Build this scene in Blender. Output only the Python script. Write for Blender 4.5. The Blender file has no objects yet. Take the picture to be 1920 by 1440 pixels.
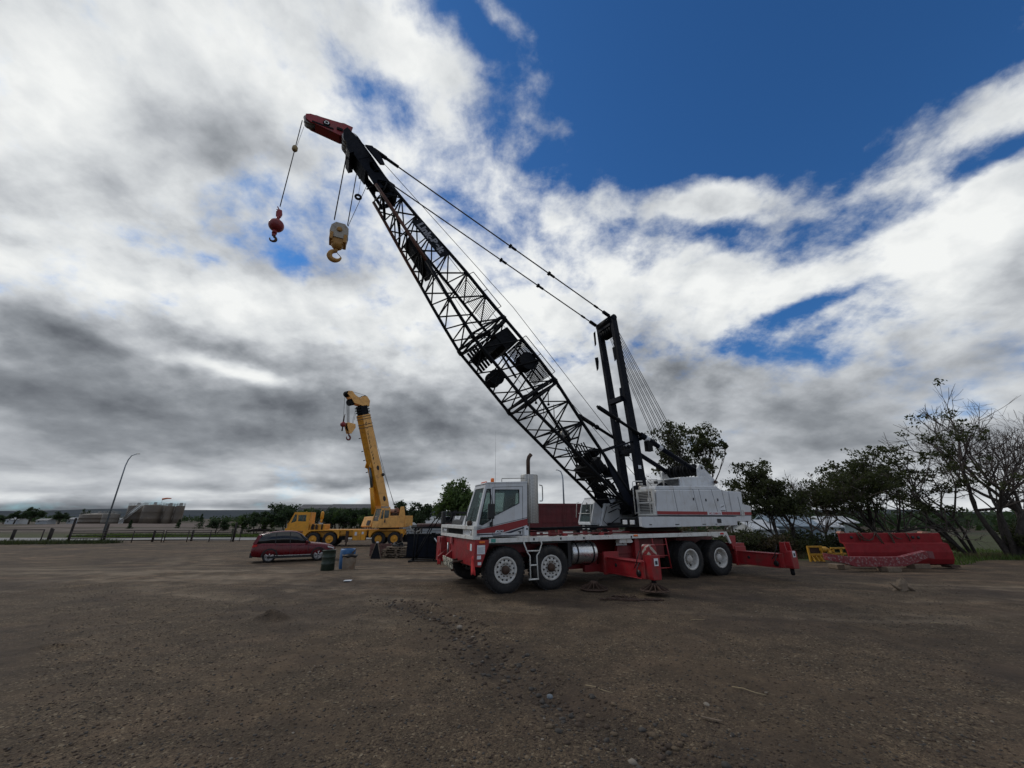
import bpy, bmesh, math, random
import numpy as np
from mathutils import Vector, Matrix, Euler, noise as mnoise
C = bpy.context.scene
COL = C.collection
R = math.radians
random.seed(7)
rng = np.random.default_rng(7)

# ------------------------------------------------------------------ camera
CAM_H = 1.87
PITCH = 19.3
cd = bpy.data.cameras.new('camera')
cd.sensor_width = 36.0
cd.lens = 36.0 * 720 / 1920
cd.clip_start = 0.05
cd.clip_end = 20000
camo = bpy.data.objects.new('camera', cd)
COL.objects.link(camo)
camo.location = (0, 0, CAM_H)
camo.rotation_euler = (R(90 + PITCH), 0, 0)
C.camera = camo
C.render.resolution_x = 1024
C.render.resolution_y = 768
C.view_settings.view_transform = 'Standard'
C.view_settings.look = 'None'
C.view_settings.exposure = 0.0
C.view_settings.gamma = 1.0
C.view_settings.use_curve_mapping = False
C.cycles.use_denoising = True
C.cycles.denoising_input_passes = 'RGB_ALBEDO_NORMAL'
C.cycles.denoising_prefilter = 'ACCURATE'
C.cycles.use_adaptive_sampling = False
C.cycles.max_bounces = 6
C.cycles.transparent_max_bounces = 12

# ------------------------------------------------------------------ sun and sky
SUN_EL, SUN_AZ = 42.0, -62.0      # degrees; azimuth measured from +Y (ahead) towards +X
sl = bpy.data.lights.new('sun', 'SUN')
sl.energy = 0.8
sl.angle = R(10)
sl.color = (1.0, 0.95, 0.88)
so = bpy.data.objects.new('sun', sl)
COL.objects.link(so)
sdir = Vector((math.sin(R(SUN_AZ)) * math.cos(R(SUN_EL)), math.cos(R(SUN_AZ)) * math.cos(R(SUN_EL)), math.sin(R(SUN_EL))))
so.rotation_euler = (-sdir).to_track_quat('-Z', 'Y').to_euler()
so.location = sdir * 60

W = bpy.data.worlds.new('World')
C.world = W
W.use_nodes = True
wt = W.node_tree
for n in list(wt.nodes):
    wt.nodes.remove(n)


class NT:
    """tiny helper that wires a node tree"""
    def __init__(s, t):
        s.t = t

    def n(s, typ, **kw):
        nd = s.t.nodes.new(typ)
        for k, v in kw.items():
            setattr(nd, k, v)
        return nd

    def put(s, sock, v):
        if hasattr(v, 'links') or isinstance(v, bpy.types.NodeSocket):
            s.t.links.new(v, sock)
        else:
            sock.default_value = v

    def m(s, op, a, b=None, c=None, clamp=False):
        nd = s.n('ShaderNodeMath', operation=op)
        nd.use_clamp = clamp
        s.put(nd.inputs[0], a)
        if b is not None:
            s.put(nd.inputs[1], b)
        if c is not None:
            s.put(nd.inputs[2], c)
        return nd.outputs[0]

    def v(s, op, a, b=None, scale=None):
        nd = s.n('ShaderNodeVectorMath', operation=op)
        s.put(nd.inputs[0], a)
        if b is not None:
            s.put(nd.inputs[1], b)
        if scale is not None:
            s.put(nd.inputs[3], scale)
        return nd.outputs['Value'] if op in ('DOT_PRODUCT', 'LENGTH', 'DISTANCE') else nd.outputs[0]

    def noise(s, vec, scale, detail=4, rough=0.5, dist=0.0, dims='3D'):
        nd = s.n('ShaderNodeTexNoise', noise_dimensions=dims)
        if vec is not None:
            s.put(nd.inputs['Vector'], vec)
        nd.inputs['Scale'].default_value = scale
        nd.inputs['Detail'].default_value = detail
        nd.inputs['Roughness'].default_value = rough
        nd.inputs['Distortion'].default_value = dist
        return nd

    def vor(s, vec, scale, feature='F1', rnd=1.0):
        nd = s.n('ShaderNodeTexVoronoi', feature=feature)
        if vec is not None:
            s.put(nd.inputs['Vector'], vec)
        nd.inputs['Scale'].default_value = scale
        nd.inputs['Randomness'].default_value = rnd
        return nd

    def ramp(s, fac, stops, interp='LINEAR'):
        nd = s.n('ShaderNodeValToRGB')
        nd.color_ramp.interpolation = interp
        els = nd.color_ramp.elements
        while len(els) > 1:
            els.remove(els[-1])
        for i, (p, c) in enumerate(stops):
            e = els[0] if i == 0 else els.new(p)
            e.position = p
            e.color = (c if isinstance(c, (tuple, list)) else (c, c, c)) + ((1,) if not (isinstance(c, (tuple, list)) and len(c) == 4) else ())
        s.put(nd.inputs[0], fac)
        return nd.outputs[0]

    def rng(s, x, a, b, c=0.0, d=1.0, smooth=True):
        nd = s.n('ShaderNodeMapRange')
        nd.interpolation_type = 'SMOOTHSTEP' if smooth else 'LINEAR'
        for i, q in enumerate((x, a, b, c, d)):
            s.put(nd.inputs[i], q)
        return nd.outputs[0]

    def mix(s, f, a, b, blend='MIX'):
        nd = s.n('ShaderNodeMix', data_type='RGBA', blend_type=blend)
        s.put(nd.inputs[0], f)
        for i, q in ((6, a), (7, b)):
            if isinstance(q, (tuple, list)) and len(q) == 3:
                q = tuple(q) + (1,)
            s.put(nd.inputs[i], q)
        return nd.outputs[2]


wn = NT(wt)
SKY_K = 0.12


def sky_plane(px, py):
    """the point of the cloud layer (in plan) that lies in a given sky direction"""
    p = R(PITCH)
    X, Y = (px - 960) / 720, (720 - py) / 720
    d = Vector((X, math.cos(p) - Y * math.sin(p), math.sin(p) + Y * math.cos(p))).normalized()
    return np.array([d.x, d.y]) / (max(d.z, 0) + SKY_K)


tc = wn.n('ShaderNodeTexCoord').outputs['Generated']
sp = wn.n('ShaderNodeSeparateXYZ')
wt.links.new(tc, sp.inputs[0])
zc = wn.m('ADD', wn.m('MAXIMUM', sp.outputs[2], 0.0), SKY_K)
cb = wn.n('ShaderNodeCombineXYZ')
wn.put(cb.inputs[0], wn.m('DIVIDE', sp.outputs[0], zc))
wn.put(cb.inputs[1], wn.m('DIVIDE', sp.outputs[1], zc))
cb.inputs[2].default_value = 1.0
Pp = cb.outputs[0]
# texture of the clouds: a steeper projection, so that they do not thin to streaks low down
zc2 = wn.m('ADD', wn.m('MAXIMUM', sp.outputs[2], 0.0), 0.42)
cb2 = wn.n('ShaderNodeCombineXYZ')
wn.put(cb2.inputs[0], wn.m('DIVIDE', sp.outputs[0], zc2))
wn.put(cb2.inputs[1], wn.m('DIVIDE', sp.outputs[1], zc2))
cb2.inputs[2].default_value = 1.0
Pq = cb2.outputs[0]
# irregular edges: the layout is read through turbulence
w1 = wn.noise(Pq, 2.6, 5, 0.55)
w1v = wn.v('SUBTRACT', w1.outputs['Color'], (0.5, 0.5, 0.5))
w1f = wn.v('MULTIPLY', w1v, (1, 1, 0))
Pw = wn.v('ADD', Pp, wn.v('SCALE', w1f, scale=wn.m('DIVIDE', 0.30, zc)))


def blob_sum(blobs, soft=(1.25, 0.25)):
    tot = None
    for (cx, cy, ax, ay, bx, by, w) in blobs:
        c = sky_plane(cx, cy)
        A = np.array([sky_plane(cx + ax, cy + ay) - c, sky_plane(cx + bx, cy + by) - c]).T
        Mi = np.linalg.inv(A)
        off = Mi @ c
        q1 = wn.v('DOT_PRODUCT', Pw, (Mi[0, 0], Mi[0, 1], -off[0]))
        q2 = wn.v('DOT_PRODUCT', Pw, (Mi[1, 0], Mi[1, 1], -off[1]))
        r2 = wn.m('MULTIPLY_ADD', q1, q1, wn.m('MULTIPLY', q2, q2))
        g = wn.m('MULTIPLY', wn.m('EXPONENT', wn.m('MULTIPLY', r2, -0.9)), w)
        tot = g if tot is None else wn.m('ADD', tot, g)
    return tot


# amount of cloud: negative entries are the blue openings
cover = blob_sum([
    (1190, 100, 340, -10, 20, -260, -1.4),
    (1600, 110, 400, 0, 0, -220, -1.6),
    (1850, 60, 200, 0, 0, -140, -0.7),
    (1290, 290, 280, 0, 0, -110, -1.1),
    (860, 30, 180, 0, 30, -110, -0.65),
    (1110, 330, 110, 60, 30, -50, -0.5),
    (690, 150, 110, 150, 45, -35, -0.42),
    (960, 180, 120, 150, 60, -50, -0.30),
    (1330, 480, 280, 20, 0, -100, -0.20),
    (1800, 130, 150, -60, 20, -60, -0.3),
    (1860, 318, 180, -80, 20, 30, -1.15),
    (1600, 330, 350, -140, 30, 60, -0.45),
    (1555, 445, 130, -50, 18, 36, -1.0),
    (1330, 440, 130, 5, 0, -34, -0.95),
    (1500, 592, 120, -38, 12, -28, -1.05),
    (1480, 655, 130, 10, 0, -30, -0.8),
    (562, 505, 55, 20, 12, -24, -0.8),
    (420, 500, 45, 10, 5, -16, -0.45),
    (1850, 765, 90, -15, 5, -18, -0.55),
    (200, 952, 420, 0, 0, -10, -0.22),
    (1160, 480, 160, 30, 0, -70, -0.22),
    (220, 700, 560, 0, 0, -130, 0.65),
    (480, 810, 420, 0, 0, -60, 0.55),
    (330, 240, 260, 120, -60, 90, 0.45),
    (1000, 760, 500, 0, 0, -90, 0.25),
    # clouds inside the blue
    (740, 75, 105, 80, -34, 40, 0.95),
    (930, 45, 40, 85, -28, 18, 0.95),
    (1030, 270, 80, 70, -30, 24, 0.75),
    (1180, 252, 32, 18, 10, -18, 1.15),
    (1340, 335, 110, -20, 10, -40, 0.66),
    (1280, 395, 120, -10, 10, -40, 0.95),
    (1640, 290, 210, -90, 40, 56, 0.66),
    (1850, 215, 150, -65, 40, 56, 0.62),
    (1850, 75, 130, -60, 25, 35, 0.85),
    (1780, 430, 300, -130, 60, 80, 0.6),
])
hz = wn.rng(sp.outputs[2], 0.02, 0.42)            # finer structure shows only well above the horizon
Pf = wn.v('ADD', Pq, wn.v('SCALE', w1f, scale=0.07))
f1 = wn.noise(Pf, 3.4, 9, 0.56, 0.0)
f1b = wn.noise(wn.v('ADD', Pf, (-0.045, 0.024, 0)), 3.4, 9, 0.56, 0.0)
f2 = wn.noise(wn.v('ADD', Pf, (3.7, 1.9, 0)), 11.0, 8, 0.62, 0.0)
f2c = wn.m('SUBTRACT', f2.outputs[0], 0.5)
behind = wn.rng(sp.outputs[1], 0.05, -0.6)  # unseen sky behind the camera, cloud thinned to weaken the fill light
fb = wn.m('ADD', wn.m('MULTIPLY', wn.m('SUBTRACT', f1.outputs[0], 0.5), 2.7), wn.m('MULTIPLY', f2c, wn.m('MULTIPLY_ADD', hz, 1.6, 0.25)))
dens = wn.m('ADD', wn.m('ADD', cover, fb), wn.m('MULTIPLY_ADD', behind, -0.45, wn.m('MULTIPLY_ADD', wn.m('SUBTRACT', 1.0, hz), 0.40, 0.86)))
alpha = wn.rng(dens, -0.05, 1.0)
# light in the cloud: bright where thin or towards the sun, grey under thick bases
lum = blob_sum([
    (110, 160, 260, 20, 0, -150, 0.28),
    (430, 90, 200, 120, 0, -90, 0.14),
    (750, 260, 200, 120, 60, -90, 0.10),
    (260, 560, 330, 20, 0, -55, 0.20),
    (620, 590, 250, 30, 0, -60, 0.20),
    (880, 400, 150, 130, 60, -60, 0.22),
    (1010, 560, 170, 60, 20, -90, 0.16),
    (1720, 450, 250, -100, 40, 60, 0.20),
    (1250, 560, 420, 0, 0, -120, 0.10),
    (1700, 620, 300, 0, 0, -80, 0.10),
    (1430, 540, 170, -20, 0, -40, 0.14),
    (455, 690, 60, 12, -5, -22, 0.42),
    (330, 660, 120, 25, -5, -20, 0.22),
    (900, 720, 120, 20, 0, -55, 0.14),
    (160, 926, 520, 0, 0, -10, 0.22),
    (200, 955, 500, 0, 0, -12, -0.34),
    (260, 890, 420, 0, 0, -14, 0.04),
    (600, 905, 700, 0, 0, -9, -0.14),
    (350, 920, 800, 0, 0, -30, -0.10),
    (700, 930, 300, 0, 0, -14, 0.06),
    (440, 280, 170, 135, -50, 55, -0.17),
    (330, 200, 130, 100, -40, 50, -0.10),
    (190, 400, 230, 70, -30, 45, -0.10),
    (60, 620, 160, 20, 0, -45, -0.30),
    (170, 735, 420, 20, 0, -70, -0.28),
    (130, 830, 420, 5, 0, -45, -0.20),
    (430, 650, 70, 18, -8, -22, -0.22),
    (560, 780, 230, 10, 0, -60, -0.22),
    (830, 800, 170, 0, 0, -48, -0.30),
    (1000, 860, 420, 0, 0, -40, -0.16),
    (1450, 770, 330, -10, 0, -60, -0.22),
    (1800, 690, 300, -20, 0, -50, -0.22),
    (1850, 560, 200, -70, 20, 50, -0.14),
    (1260, 670, 160, 30, 0, -60, -0.20),
    (1750, 830, 400, 0, 0, -40, -0.16),
    (1720, 260, 220, -90, 30, 50, -0.08),
])
l1 = wn.noise(wn.v('ADD', Pf, (8.1, 4.4, 0)), 3.2, 5, 0.48, 0.0)
l2 = wn.noise(wn.v('ADD', Pf, (1.3, 7.7, 0)), 10.0, 4, 0.5)
relief = wn.m('MULTIPLY', wn.m('SUBTRACT', f1.outputs[0], f1b.outputs[0]), 1.15)
ln = wn.m('ADD', wn.m('MULTIPLY', wn.m('SUBTRACT', l1.outputs[0], 0.5), 0.75), wn.m('MULTIPLY', wn.m('SUBTRACT', l2.outputs[0], 0.5), wn.m('MULTIPLY_ADD', hz, 0.20, 0.12)))
l3 = wn.noise(wn.v('ADD', Pp, (5.5, 2.2, 0)), 1.05, 4, 0.5, 0.2)
low = wn.m('SUBTRACT', 1.0, hz)
ln = wn.m('ADD', wn.m('MULTIPLY', wn.m('ADD', ln, relief), wn.m('MULTIPLY_ADD', hz, 0.55, 0.40)), wn.m('MULTIPLY', wn.m('SUBTRACT', l3.outputs[0], 0.5), wn.m('MULTIPLY', low, 0.62)))
thick = wn.m('MULTIPLY', wn.rng(dens, 0.6, 1.4), -0.12)
light = wn.m('ADD', wn.m('ADD', lum, ln), wn.m('ADD', thick, 0.78), clamp=True)
ccol = wn.ramp(light, [(0.0, (.080, .088, .102)), (0.22, (.135, .148, .168)), (0.42, (.260, .280, .306)), (0.62, (.470, .494, .524)), (0.80, (.70, .725, .74)), (1.0, (.90, .915, .905))])
sky = wn.n('ShaderNodeTexSky', sky_type='NISHITA')
sky.sun_disc = False
sky.sun_elevation = R(SUN_EL)
sky.sun_rotation = R(SUN_AZ)
sky.altitude = 600
sky.air_density = 1.0
sky.dust_density = 0.4
sky.ozone_density = 2.0
BG = 0.1
skyc = wn.mix(1.0, sky.outputs[0], (0.31, 0.70, 1.08), 'MULTIPLY')
cl10 = wn.v('SCALE', ccol, scale=1.0 / BG)
full = wn.mix(alpha, skyc, cl10)
bg = wn.n('ShaderNodeBackground')
wt.links.new(full, bg.inputs[0])
bg.inputs[1].default_value = BG
ow = wn.n('ShaderNodeOutputWorld')
wt.links.new(bg.outputs[0], ow.inputs[0])
W.cycles.sampling_method = 'MANUAL'
W.cycles.sample_map_resolution = 512
# ------------------------------------------------------------------ helpers
def tag(o, label=None, cat=None, group=None, kind=None):
    if label: o['label'] = label
    if cat: o['category'] = cat
    if group: o['group'] = group
    if kind: o['kind'] = kind
    return o


def thing(name, label, cat, loc=(0, 0, 0), rz=0.0, group=None):
    o = bpy.data.objects.new(name, None)
    o.empty_display_size = 0.3
    COL.objects.link(o)
    o.location = loc
    o.rotation_euler = (0, 0, rz)
    return tag(o, label, cat, group)


def dup(root, loc=None, rz=None, label=None, group=None, scale=None):
    """a copy of a thing with copies of its parts and sub-parts"""
    r = root.copy()
    COL.objects.link(r)
    if loc is not None: r.location = loc
    if rz is not None: r.rotation_euler = (0, 0, rz)
    if scale is not None: r.scale = (scale,) * 3 if not isinstance(scale, (tuple, list)) else scale
    if label: r['label'] = label
    if group: r['group'] = group

    def rec(src, dst):
        for ch in list(src.children):
            c = ch.copy()
            COL.objects.link(c)
            c.parent = dst
            rec(ch, c)
    rec(root, r)
    return r


class MB:
    """collects simple solids and builds them as one mesh object"""
    def __init__(s):
        s.V, s.F, s.M, s.S, s.mi, s.T = [], [], [], [], 0, Matrix.Identity(4)

    def mat(s, i):
        s.mi = i
        return s

    def add(s, vs, fs, smooth=False):
        b = len(s.V)
        s.V.extend([tuple(s.T @ Vector(v)) for v in vs])
        for f in fs:
            s.F.append(tuple(b + i for i in f))
            s.M.append(s.mi)
            s.S.append(smooth)
        return s

    def box(s, x0, y0, z0, x1, y1, z1, rot=None):
        c = Vector(((x0 + x1) / 2, (y0 + y1) / 2, (z0 + z1) / 2))
        h = Vector((abs(x1 - x0) / 2, abs(y1 - y0) / 2, abs(z1 - z0) / 2))
        vs = []
        for k in range(8):
            v = Vector((h.x * (1 if k & 1 else -1), h.y * (1 if k & 2 else -1), h.z * (1 if k & 4 else -1)))
            if rot is not None:
                v = rot @ v
            vs.append(c + v)
        return s.add(vs, [(0, 2, 3, 1), (4, 5, 7, 6), (0, 1, 5, 4), (2, 6, 7, 3), (0, 4, 6, 2), (1, 3, 7, 5)])

    def bar(s, p0, p1, w, h=None, up=(0, 0, 1)):
        """square bar between two points"""
        p0, p1 = Vector(p0), Vector(p1)
        h = w if h is None else h
        d = (p1 - p0).normalized()
        u = Vector(up)
        if abs(d.dot(u)) > 0.98:
            u = Vector((1, 0, 0))
        a = d.cross(u).normalized()
        b = a.cross(d).normalized()
        vs = []
        for p in (p0, p1):
            for i, j in ((-1, -1), (1, -1), (1, 1), (-1, 1)):
                vs.append(p + a * (i * w / 2) + b * (j * h / 2))
        return s.add(vs, [(3, 2, 1, 0), (4, 5, 6, 7), (0, 1, 5, 4), (1, 2, 6, 5), (2, 3, 7, 6), (3, 0, 4, 7)])

    def tube(s, pts, r, n=8, r1=None, cap=True, smooth=True):
        """round tube through points, radius may taper to r1 or be a list"""
        pts = [Vector(p) for p in pts]
        m = len(pts)
        vs = []
        a = None
        for i, p in enumerate(pts):
            d = (pts[min(i + 1, m - 1)] - pts[max(i - 1, 0)]).normalized()
            if a is None:
                u = Vector((0, 0, 1)) if abs(d.z) < 0.95 else Vector((1, 0, 0))
                a = d.cross(u).normalized()
            else:
                a = (a - d * a.dot(d)).normalized()
            b = d.cross(a)
            if isinstance(r, (list, tuple)):
                rr = r[i]
            else:
                rr = r if r1 is None else r + (r1 - r) * i / max(1, m - 1)
            for k in range(n):
                t = 2 * math.pi * k / n
                vs.append(p + a * (math.cos(t) * rr) + b * (math.sin(t) * rr))
        fs = []
        for i in range(m - 1):
            for k in range(n):
                k2 = (k + 1) % n
                fs.append((i * n + k, i * n + k2, (i + 1) * n + k2, (i + 1) * n + k))
        s.add(vs, fs, smooth)
        if cap:
            b = len(s.V) - m * n
            for ring in (list(range(n))[::-1], [(m - 1) * n + k for k in range(n)]):
                s.F.append(tuple(b + q for q in ring)); s.M.append(s.mi); s.S.append(False)
        return s

    def lathe(s, prof, c=(0, 0, 0), axis='Z', n=24, smooth=True, close=True):
        """profile [(radius, height)] turned about an axis through c"""
        c = Vector(c)
        vs = []
        for (r, h) in prof:
            for k in range(n):
                t = 2 * math.pi * k / n
                x, y = r * math.cos(t), r * math.sin(t)
                v = {'Z': (x, y, h), 'Y': (x, h, -y), 'X': (h, x, y)}[axis]
                vs.append(c + Vector(v))
        fs = []
        for i in range(len(prof) - 1):
            for k in range(n):
                k2 = (k + 1) % n
                fs.append((i * n + k, i * n + k2, (i + 1) * n + k2, (i + 1) * n + k))
        s.add(vs, fs, smooth)
        if close:
            b = len(s.V) - len(prof) * n
            if prof[0][0] > 1e-4:
                s.F.append(tuple(b + k for k in range(n))[::-1]); s.M.append(s.mi); s.S.append(False)
            if prof[-1][0] > 1e-4:
                s.F.append(tuple(b + (len(prof) - 1) * n + k for k in range(n))); s.M.append(s.mi); s.S.append(False)
        return s

    def prism(s, poly, a, b, plane='XZ'):
        """polygon (2D) pulled from a to b along the axis missing from plane"""
        def p3(q, t):
            return {'XZ': (q[0], t, q[1]), 'XY': (q[0], q[1], t), 'YZ': (t, q[0], q[1])}[plane]
        n = len(poly)
        area = sum(poly[i][0] * poly[(i + 1) % n][1] - poly[(i + 1) % n][0] * poly[i][1] for i in range(n))
        flip = (area > 0) == (plane == 'XZ')
        if b < a:
            flip = not flip
        vs = [p3(q, a) for q in poly] + [p3(q, b) for q in poly]
        f0, f1 = tuple(range(n))[::-1], tuple(range(n, 2 * n))
        fs = [f0, f1] + [(i, (i + 1) % n, n + (i + 1) % n, n + i) for i in range(n)]
        if flip:
            fs = [f[::-1] for f in fs]
        return s.add(vs, fs)

    def loft(s, rings, smooth=False, cap=True):
        n = len(rings[0])
        vs = [v for r in rings for v in r]
        fs = []
        for i in range(len(rings) - 1):
            for k in range(n):
                k2 = (k + 1) % n
                fs.append((i * n + k, i * n + k2, (i + 1) * n + k2, (i + 1) * n + k))
        s.add(vs, fs, smooth)
        if cap:
            b = len(s.V) - len(vs)
            s.F.append(tuple(b + k for k in range(n))[::-1]); s.M.append(s.mi); s.S.append(False)
            s.F.append(tuple(b + (len(rings) - 1) * n + k for k in range(n))); s.M.append(s.mi); s.S.append(False)
        return s

    def ball(s, c, r, n=16, m=10, sc=(1, 1, 1)):
        prof = [(r * math.sin(math.pi * i / m) * 1.0, -r * math.cos(math.pi * i / m)) for i in range(m + 1)]
        c = Vector(c)
        vs, fs = [], []
        for (q, h) in prof:
            for k in range(n):
                t = 2 * math.pi * k / n
                vs.append(c + Vector((q * math.cos(t) * sc[0], q * math.sin(t) * sc[1], h * sc[2])))
        for i in range(m):
            for k in range(n):
                k2 = (k + 1) % n
                fs.append((i * n + k, i * n + k2, (i + 1) * n + k2, (i + 1) * n + k))
        return s.add(vs, fs, True)

    def build(s, name, mats, parent=None, bevel=0.0, label=None, fixn=True, autosm=None):
        me = bpy.data.meshes.new(name)
        me.from_pydata(s.V, [], s.F)
        if not isinstance(mats, (list, tuple)):
            mats = [mats]
        for m in mats:
            me.materials.append(m)
        me.polygons.foreach_set('material_index', s.M)
        me.polygons.foreach_set('use_smooth', s.S)
        if fixn:
            bm = bmesh.new()
            bm.from_mesh(me)
            bmesh.ops.recalc_face_normals(bm, faces=bm.faces)
            bm.to_mesh(me)
            bm.free()
        me.update()
        o = bpy.data.objects.new(name, me)
        COL.objects.link(o)
        if parent is not None:
            o.parent = parent
        if bevel:
            md = o.modifiers.new('bevel', 'BEVEL')
            md.width = bevel
            md.segments = 2
            md.limit_method = 'ANGLE'
            md.angle_limit = R(40)
        if label:
            o['label'] = label
        return o


def text_mesh(name, body, size, mat, parent, mtx, extrude=0.002, bold=0.0, xs=1.0, shear=0.0):
    cu = bpy.data.curves.new(name, 'FONT')
    cu.body = body
    cu.size = size
    cu.extrude = extrude
    cu.offset = bold
    cu.shear = shear
    cu.align_x = 'CENTER'
    cu.align_y = 'CENTER'
    to = bpy.data.objects.new(name, cu)
    COL.objects.link(to)
    bpy.context.view_layer.update()
    me = bpy.data.meshes.new_from_object(to.evaluated_get(bpy.context.evaluated_depsgraph_get()))
    bpy.data.objects.remove(to)
    me.transform(Matrix.Diagonal((xs, 1, 1, 1)))
    me.transform(mtx)
    me.materials.clear()
    me.materials.append(mat)
    o = bpy.data.objects.new(name, me)
    COL.objects.link(o)
    o.parent = parent
    return o


# ------------------------------------------------------------------ materials
def pm(name, col, rough=0.5, metal=0.0, vary=0.15, scale=6.0, dirt=None, dirt_amt=0.35, dirt_scale=2.2, bump=0.0, bump_scale=60.0, spec=0.5, coat=0.0, chips=None, streak=None):
    """painted / plain surface with uneven colour, worn or dusty patches and slight relief"""
    m = bpy.data.materials.new(name)
    m.use_nodes = True
    t = NT(m.node_tree)
    b = m.node_tree.nodes['Principled BSDF']
    co = t.n('ShaderNodeTexCoord').outputs['Object']
    n1 = t.noise(co, scale, 6, 0.6)
    lo = tuple(max(0, c * (1 - vary)) for c in col)
    hi = tuple(min(1, c * (1 + vary)) for c in col)
    c1 = t.ramp(n1.outputs[0], [(0.3, lo), (0.7, hi)])
    if dirt is not None:
        n2 = t.noise(co, dirt_scale, 8, 0.68)
        f = t.rng(n2.outputs[0], 0.48, 0.72, 0.0, dirt_amt)
        c1 = t.mix(f, c1, dirt)
    if streak is not None:      # dirty runs down the sides
        mp = t.n('ShaderNodeMapping')
        mp.inputs['Scale'].default_value = (7, 7, .55)
        t.put(mp.inputs[0], co)
        ns = t.noise(mp.outputs[0], 1.6, 5, 0.65)
        c1 = t.mix(t.rng(ns.outputs[0], 0.53, 0.74, 0.0, 0.62), c1, streak)
    if chips is not None:       # flaked spots and scratches
        nc = t.noise(co, 13, 7, 0.72)
        c1 = t.mix(t.rng(nc.outputs[0], 0.60, 0.66, 0.0, 0.85), c1, chips)
    t.put(b.inputs['Base Color'], c1)
    n3 = t.noise(co, scale * 2.3, 5, 0.6)
    t.put(b.inputs['Roughness'], t.rng(n3.outputs[0], 0.3, 0.7, max(0.03, rough - 0.1), min(1, rough + 0.12)))
    b.inputs['Metallic'].default_value = metal
    b.inputs['Specular IOR Level'].default_value = spec
    if coat:
        b.inputs['Coat Weight'].default_value = coat
        b.inputs['Coat Roughness'].default_value = 0.12
    if bump:
        n4 = t.noise(co, bump_scale, 4, 0.6)
        bp = t.n('ShaderNodeBump')
        bp.inputs['Strength'].default_value = bump
        bp.inputs['Distance'].default_value = 0.01
        t.put(bp.inputs['Height'], n4.outputs[0])
        t.put(b.inputs['Normal'], bp.outputs[0])
    return m


def glass_mat(name, tint=(0.55, 0.62, 0.62), alpha=0.45, reflect_tint=(0.10, 0.135, 0.13)):
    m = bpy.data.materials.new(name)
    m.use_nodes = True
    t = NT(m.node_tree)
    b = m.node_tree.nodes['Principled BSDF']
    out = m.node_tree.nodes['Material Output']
    b.inputs['Base Color'].default_value = reflect_tint + (1,)  # sky reflection put into the base colour as a lighter tint
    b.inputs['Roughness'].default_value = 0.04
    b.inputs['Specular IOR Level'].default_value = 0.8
    tr = t.n('ShaderNodeBsdfTransparent')
    tr.inputs[0].default_value = tint + (1,)
    mx = t.n('ShaderNodeMixShader')
    mx.inputs[0].default_value = alpha
    t.t.links.new(tr.outputs[0], mx.inputs[1])
    t.t.links.new(b.outputs[0], mx.inputs[2])
    t.t.links.new(mx.outputs[0], out.inputs[0])
    return m


MT = {}
MT['black_steel'] = pm('black_steel', (0.006, 0.007, 0.009), 0.6, 0, 0.3, 5, dirt=(0.016, 0.013, 0.011), dirt_amt=0.35, spec=0.12)
MT['navy_steel'] = pm('navy_steel', (0.004, 0.006, 0.012), 0.6, 0, 0.3, 5, dirt=(0.012, 0.011, 0.010), dirt_amt=0.3, spec=0.12)
MT['rust_chord'] = pm('rust_chord', (0.10, 0.035, 0.02), 0.7, 0, 0.4, 9, dirt=(0.02, 0.018, 0.018), dirt_amt=0.9, dirt_scale=1.6)
MT['white'] = pm('white_paint', (0.54, 0.555, 0.57), 0.42, 0, 0.07, 3, dirt=(0.34, 0.31, 0.27), dirt_amt=0.5, dirt_scale=1.6, streak=(0.30, 0.26, 0.21))
MT['white_clean'] = pm('pale_trim_paint', (0.60, 0.60, 0.57), 0.5, 0, 0.08, 4, dirt=(0.34, 0.29, 0.23), dirt_amt=0.6, dirt_scale=2.4, chips=(0.22, 0.13, 0.08), streak=(0.28, 0.22, 0.16))
MT['red'] = pm('red_paint', (0.25, 0.010, 0.014), 0.42, 0, 0.16, 4, dirt=(0.11, 0.04, 0.032), dirt_amt=0.7, dirt_scale=2.6, chips=(0.10, 0.045, 0.03), streak=(0.13, 0.03, 0.026))
MT['red_dark'] = pm('red_frame_paint', (0.15, 0.008, 0.010), 0.5, 0, 0.2, 4, dirt=(0.07, 0.035, 0.03), dirt_amt=0.8, dirt_scale=2.0, chips=(0.05, 0.03, 0.022))
MT['rubber'] = pm('tyre_rubber', (0.011, 0.011, 0.012), 0.8, 0, 0.25, 7, dirt=(0.05, 0.041, 0.032), dirt_amt=0.7, dirt_scale=3.5, bump=0.25, bump_scale=40)
MT['rim'] = pm('wheel_paint', (0.50, 0.49, 0.46), 0.5, 0, 0.12, 7, dirt=(0.20, 0.14, 0.09), dirt_amt=0.65, dirt_scale=6)
MT['rust'] = pm('rusty_iron', (0.055, 0.030, 0.019), 0.8, 0, 0.4, 12, dirt=(0.04, 0.026, 0.02), dirt_amt=0.8, dirt_scale=5)
MT['alu'] = pm('bare_aluminium', (0.62, 0.62, 0.61), 0.32, 0.9, 0.08, 6, dirt=(0.3, 0.29, 0.27), dirt_amt=0.5, dirt_scale=3)
MT['dull_metal'] = pm('dull_metal', (0.30, 0.29, 0.27), 0.45, 0.7, 0.15, 8)
MT['plastic'] = pm('black_plastic', (0.008, 0.008, 0.009), 0.55, 0, 0.2, 6)
MT['rope'] = pm('wire_rope', (0.055, 0.05, 0.046), 0.6, 0.5, 0.3, 30)
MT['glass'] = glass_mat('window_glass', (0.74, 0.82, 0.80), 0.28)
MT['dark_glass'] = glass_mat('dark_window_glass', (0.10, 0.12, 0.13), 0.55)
MT['orange'] = pm('orange_lens', (0.75, 0.16, 0.02), 0.25, 0, 0.1, 20)
MT['red_lens'] = pm('red_lens', (0.45, 0.01, 0.012), 0.25, 0, 0.1, 20)
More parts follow.
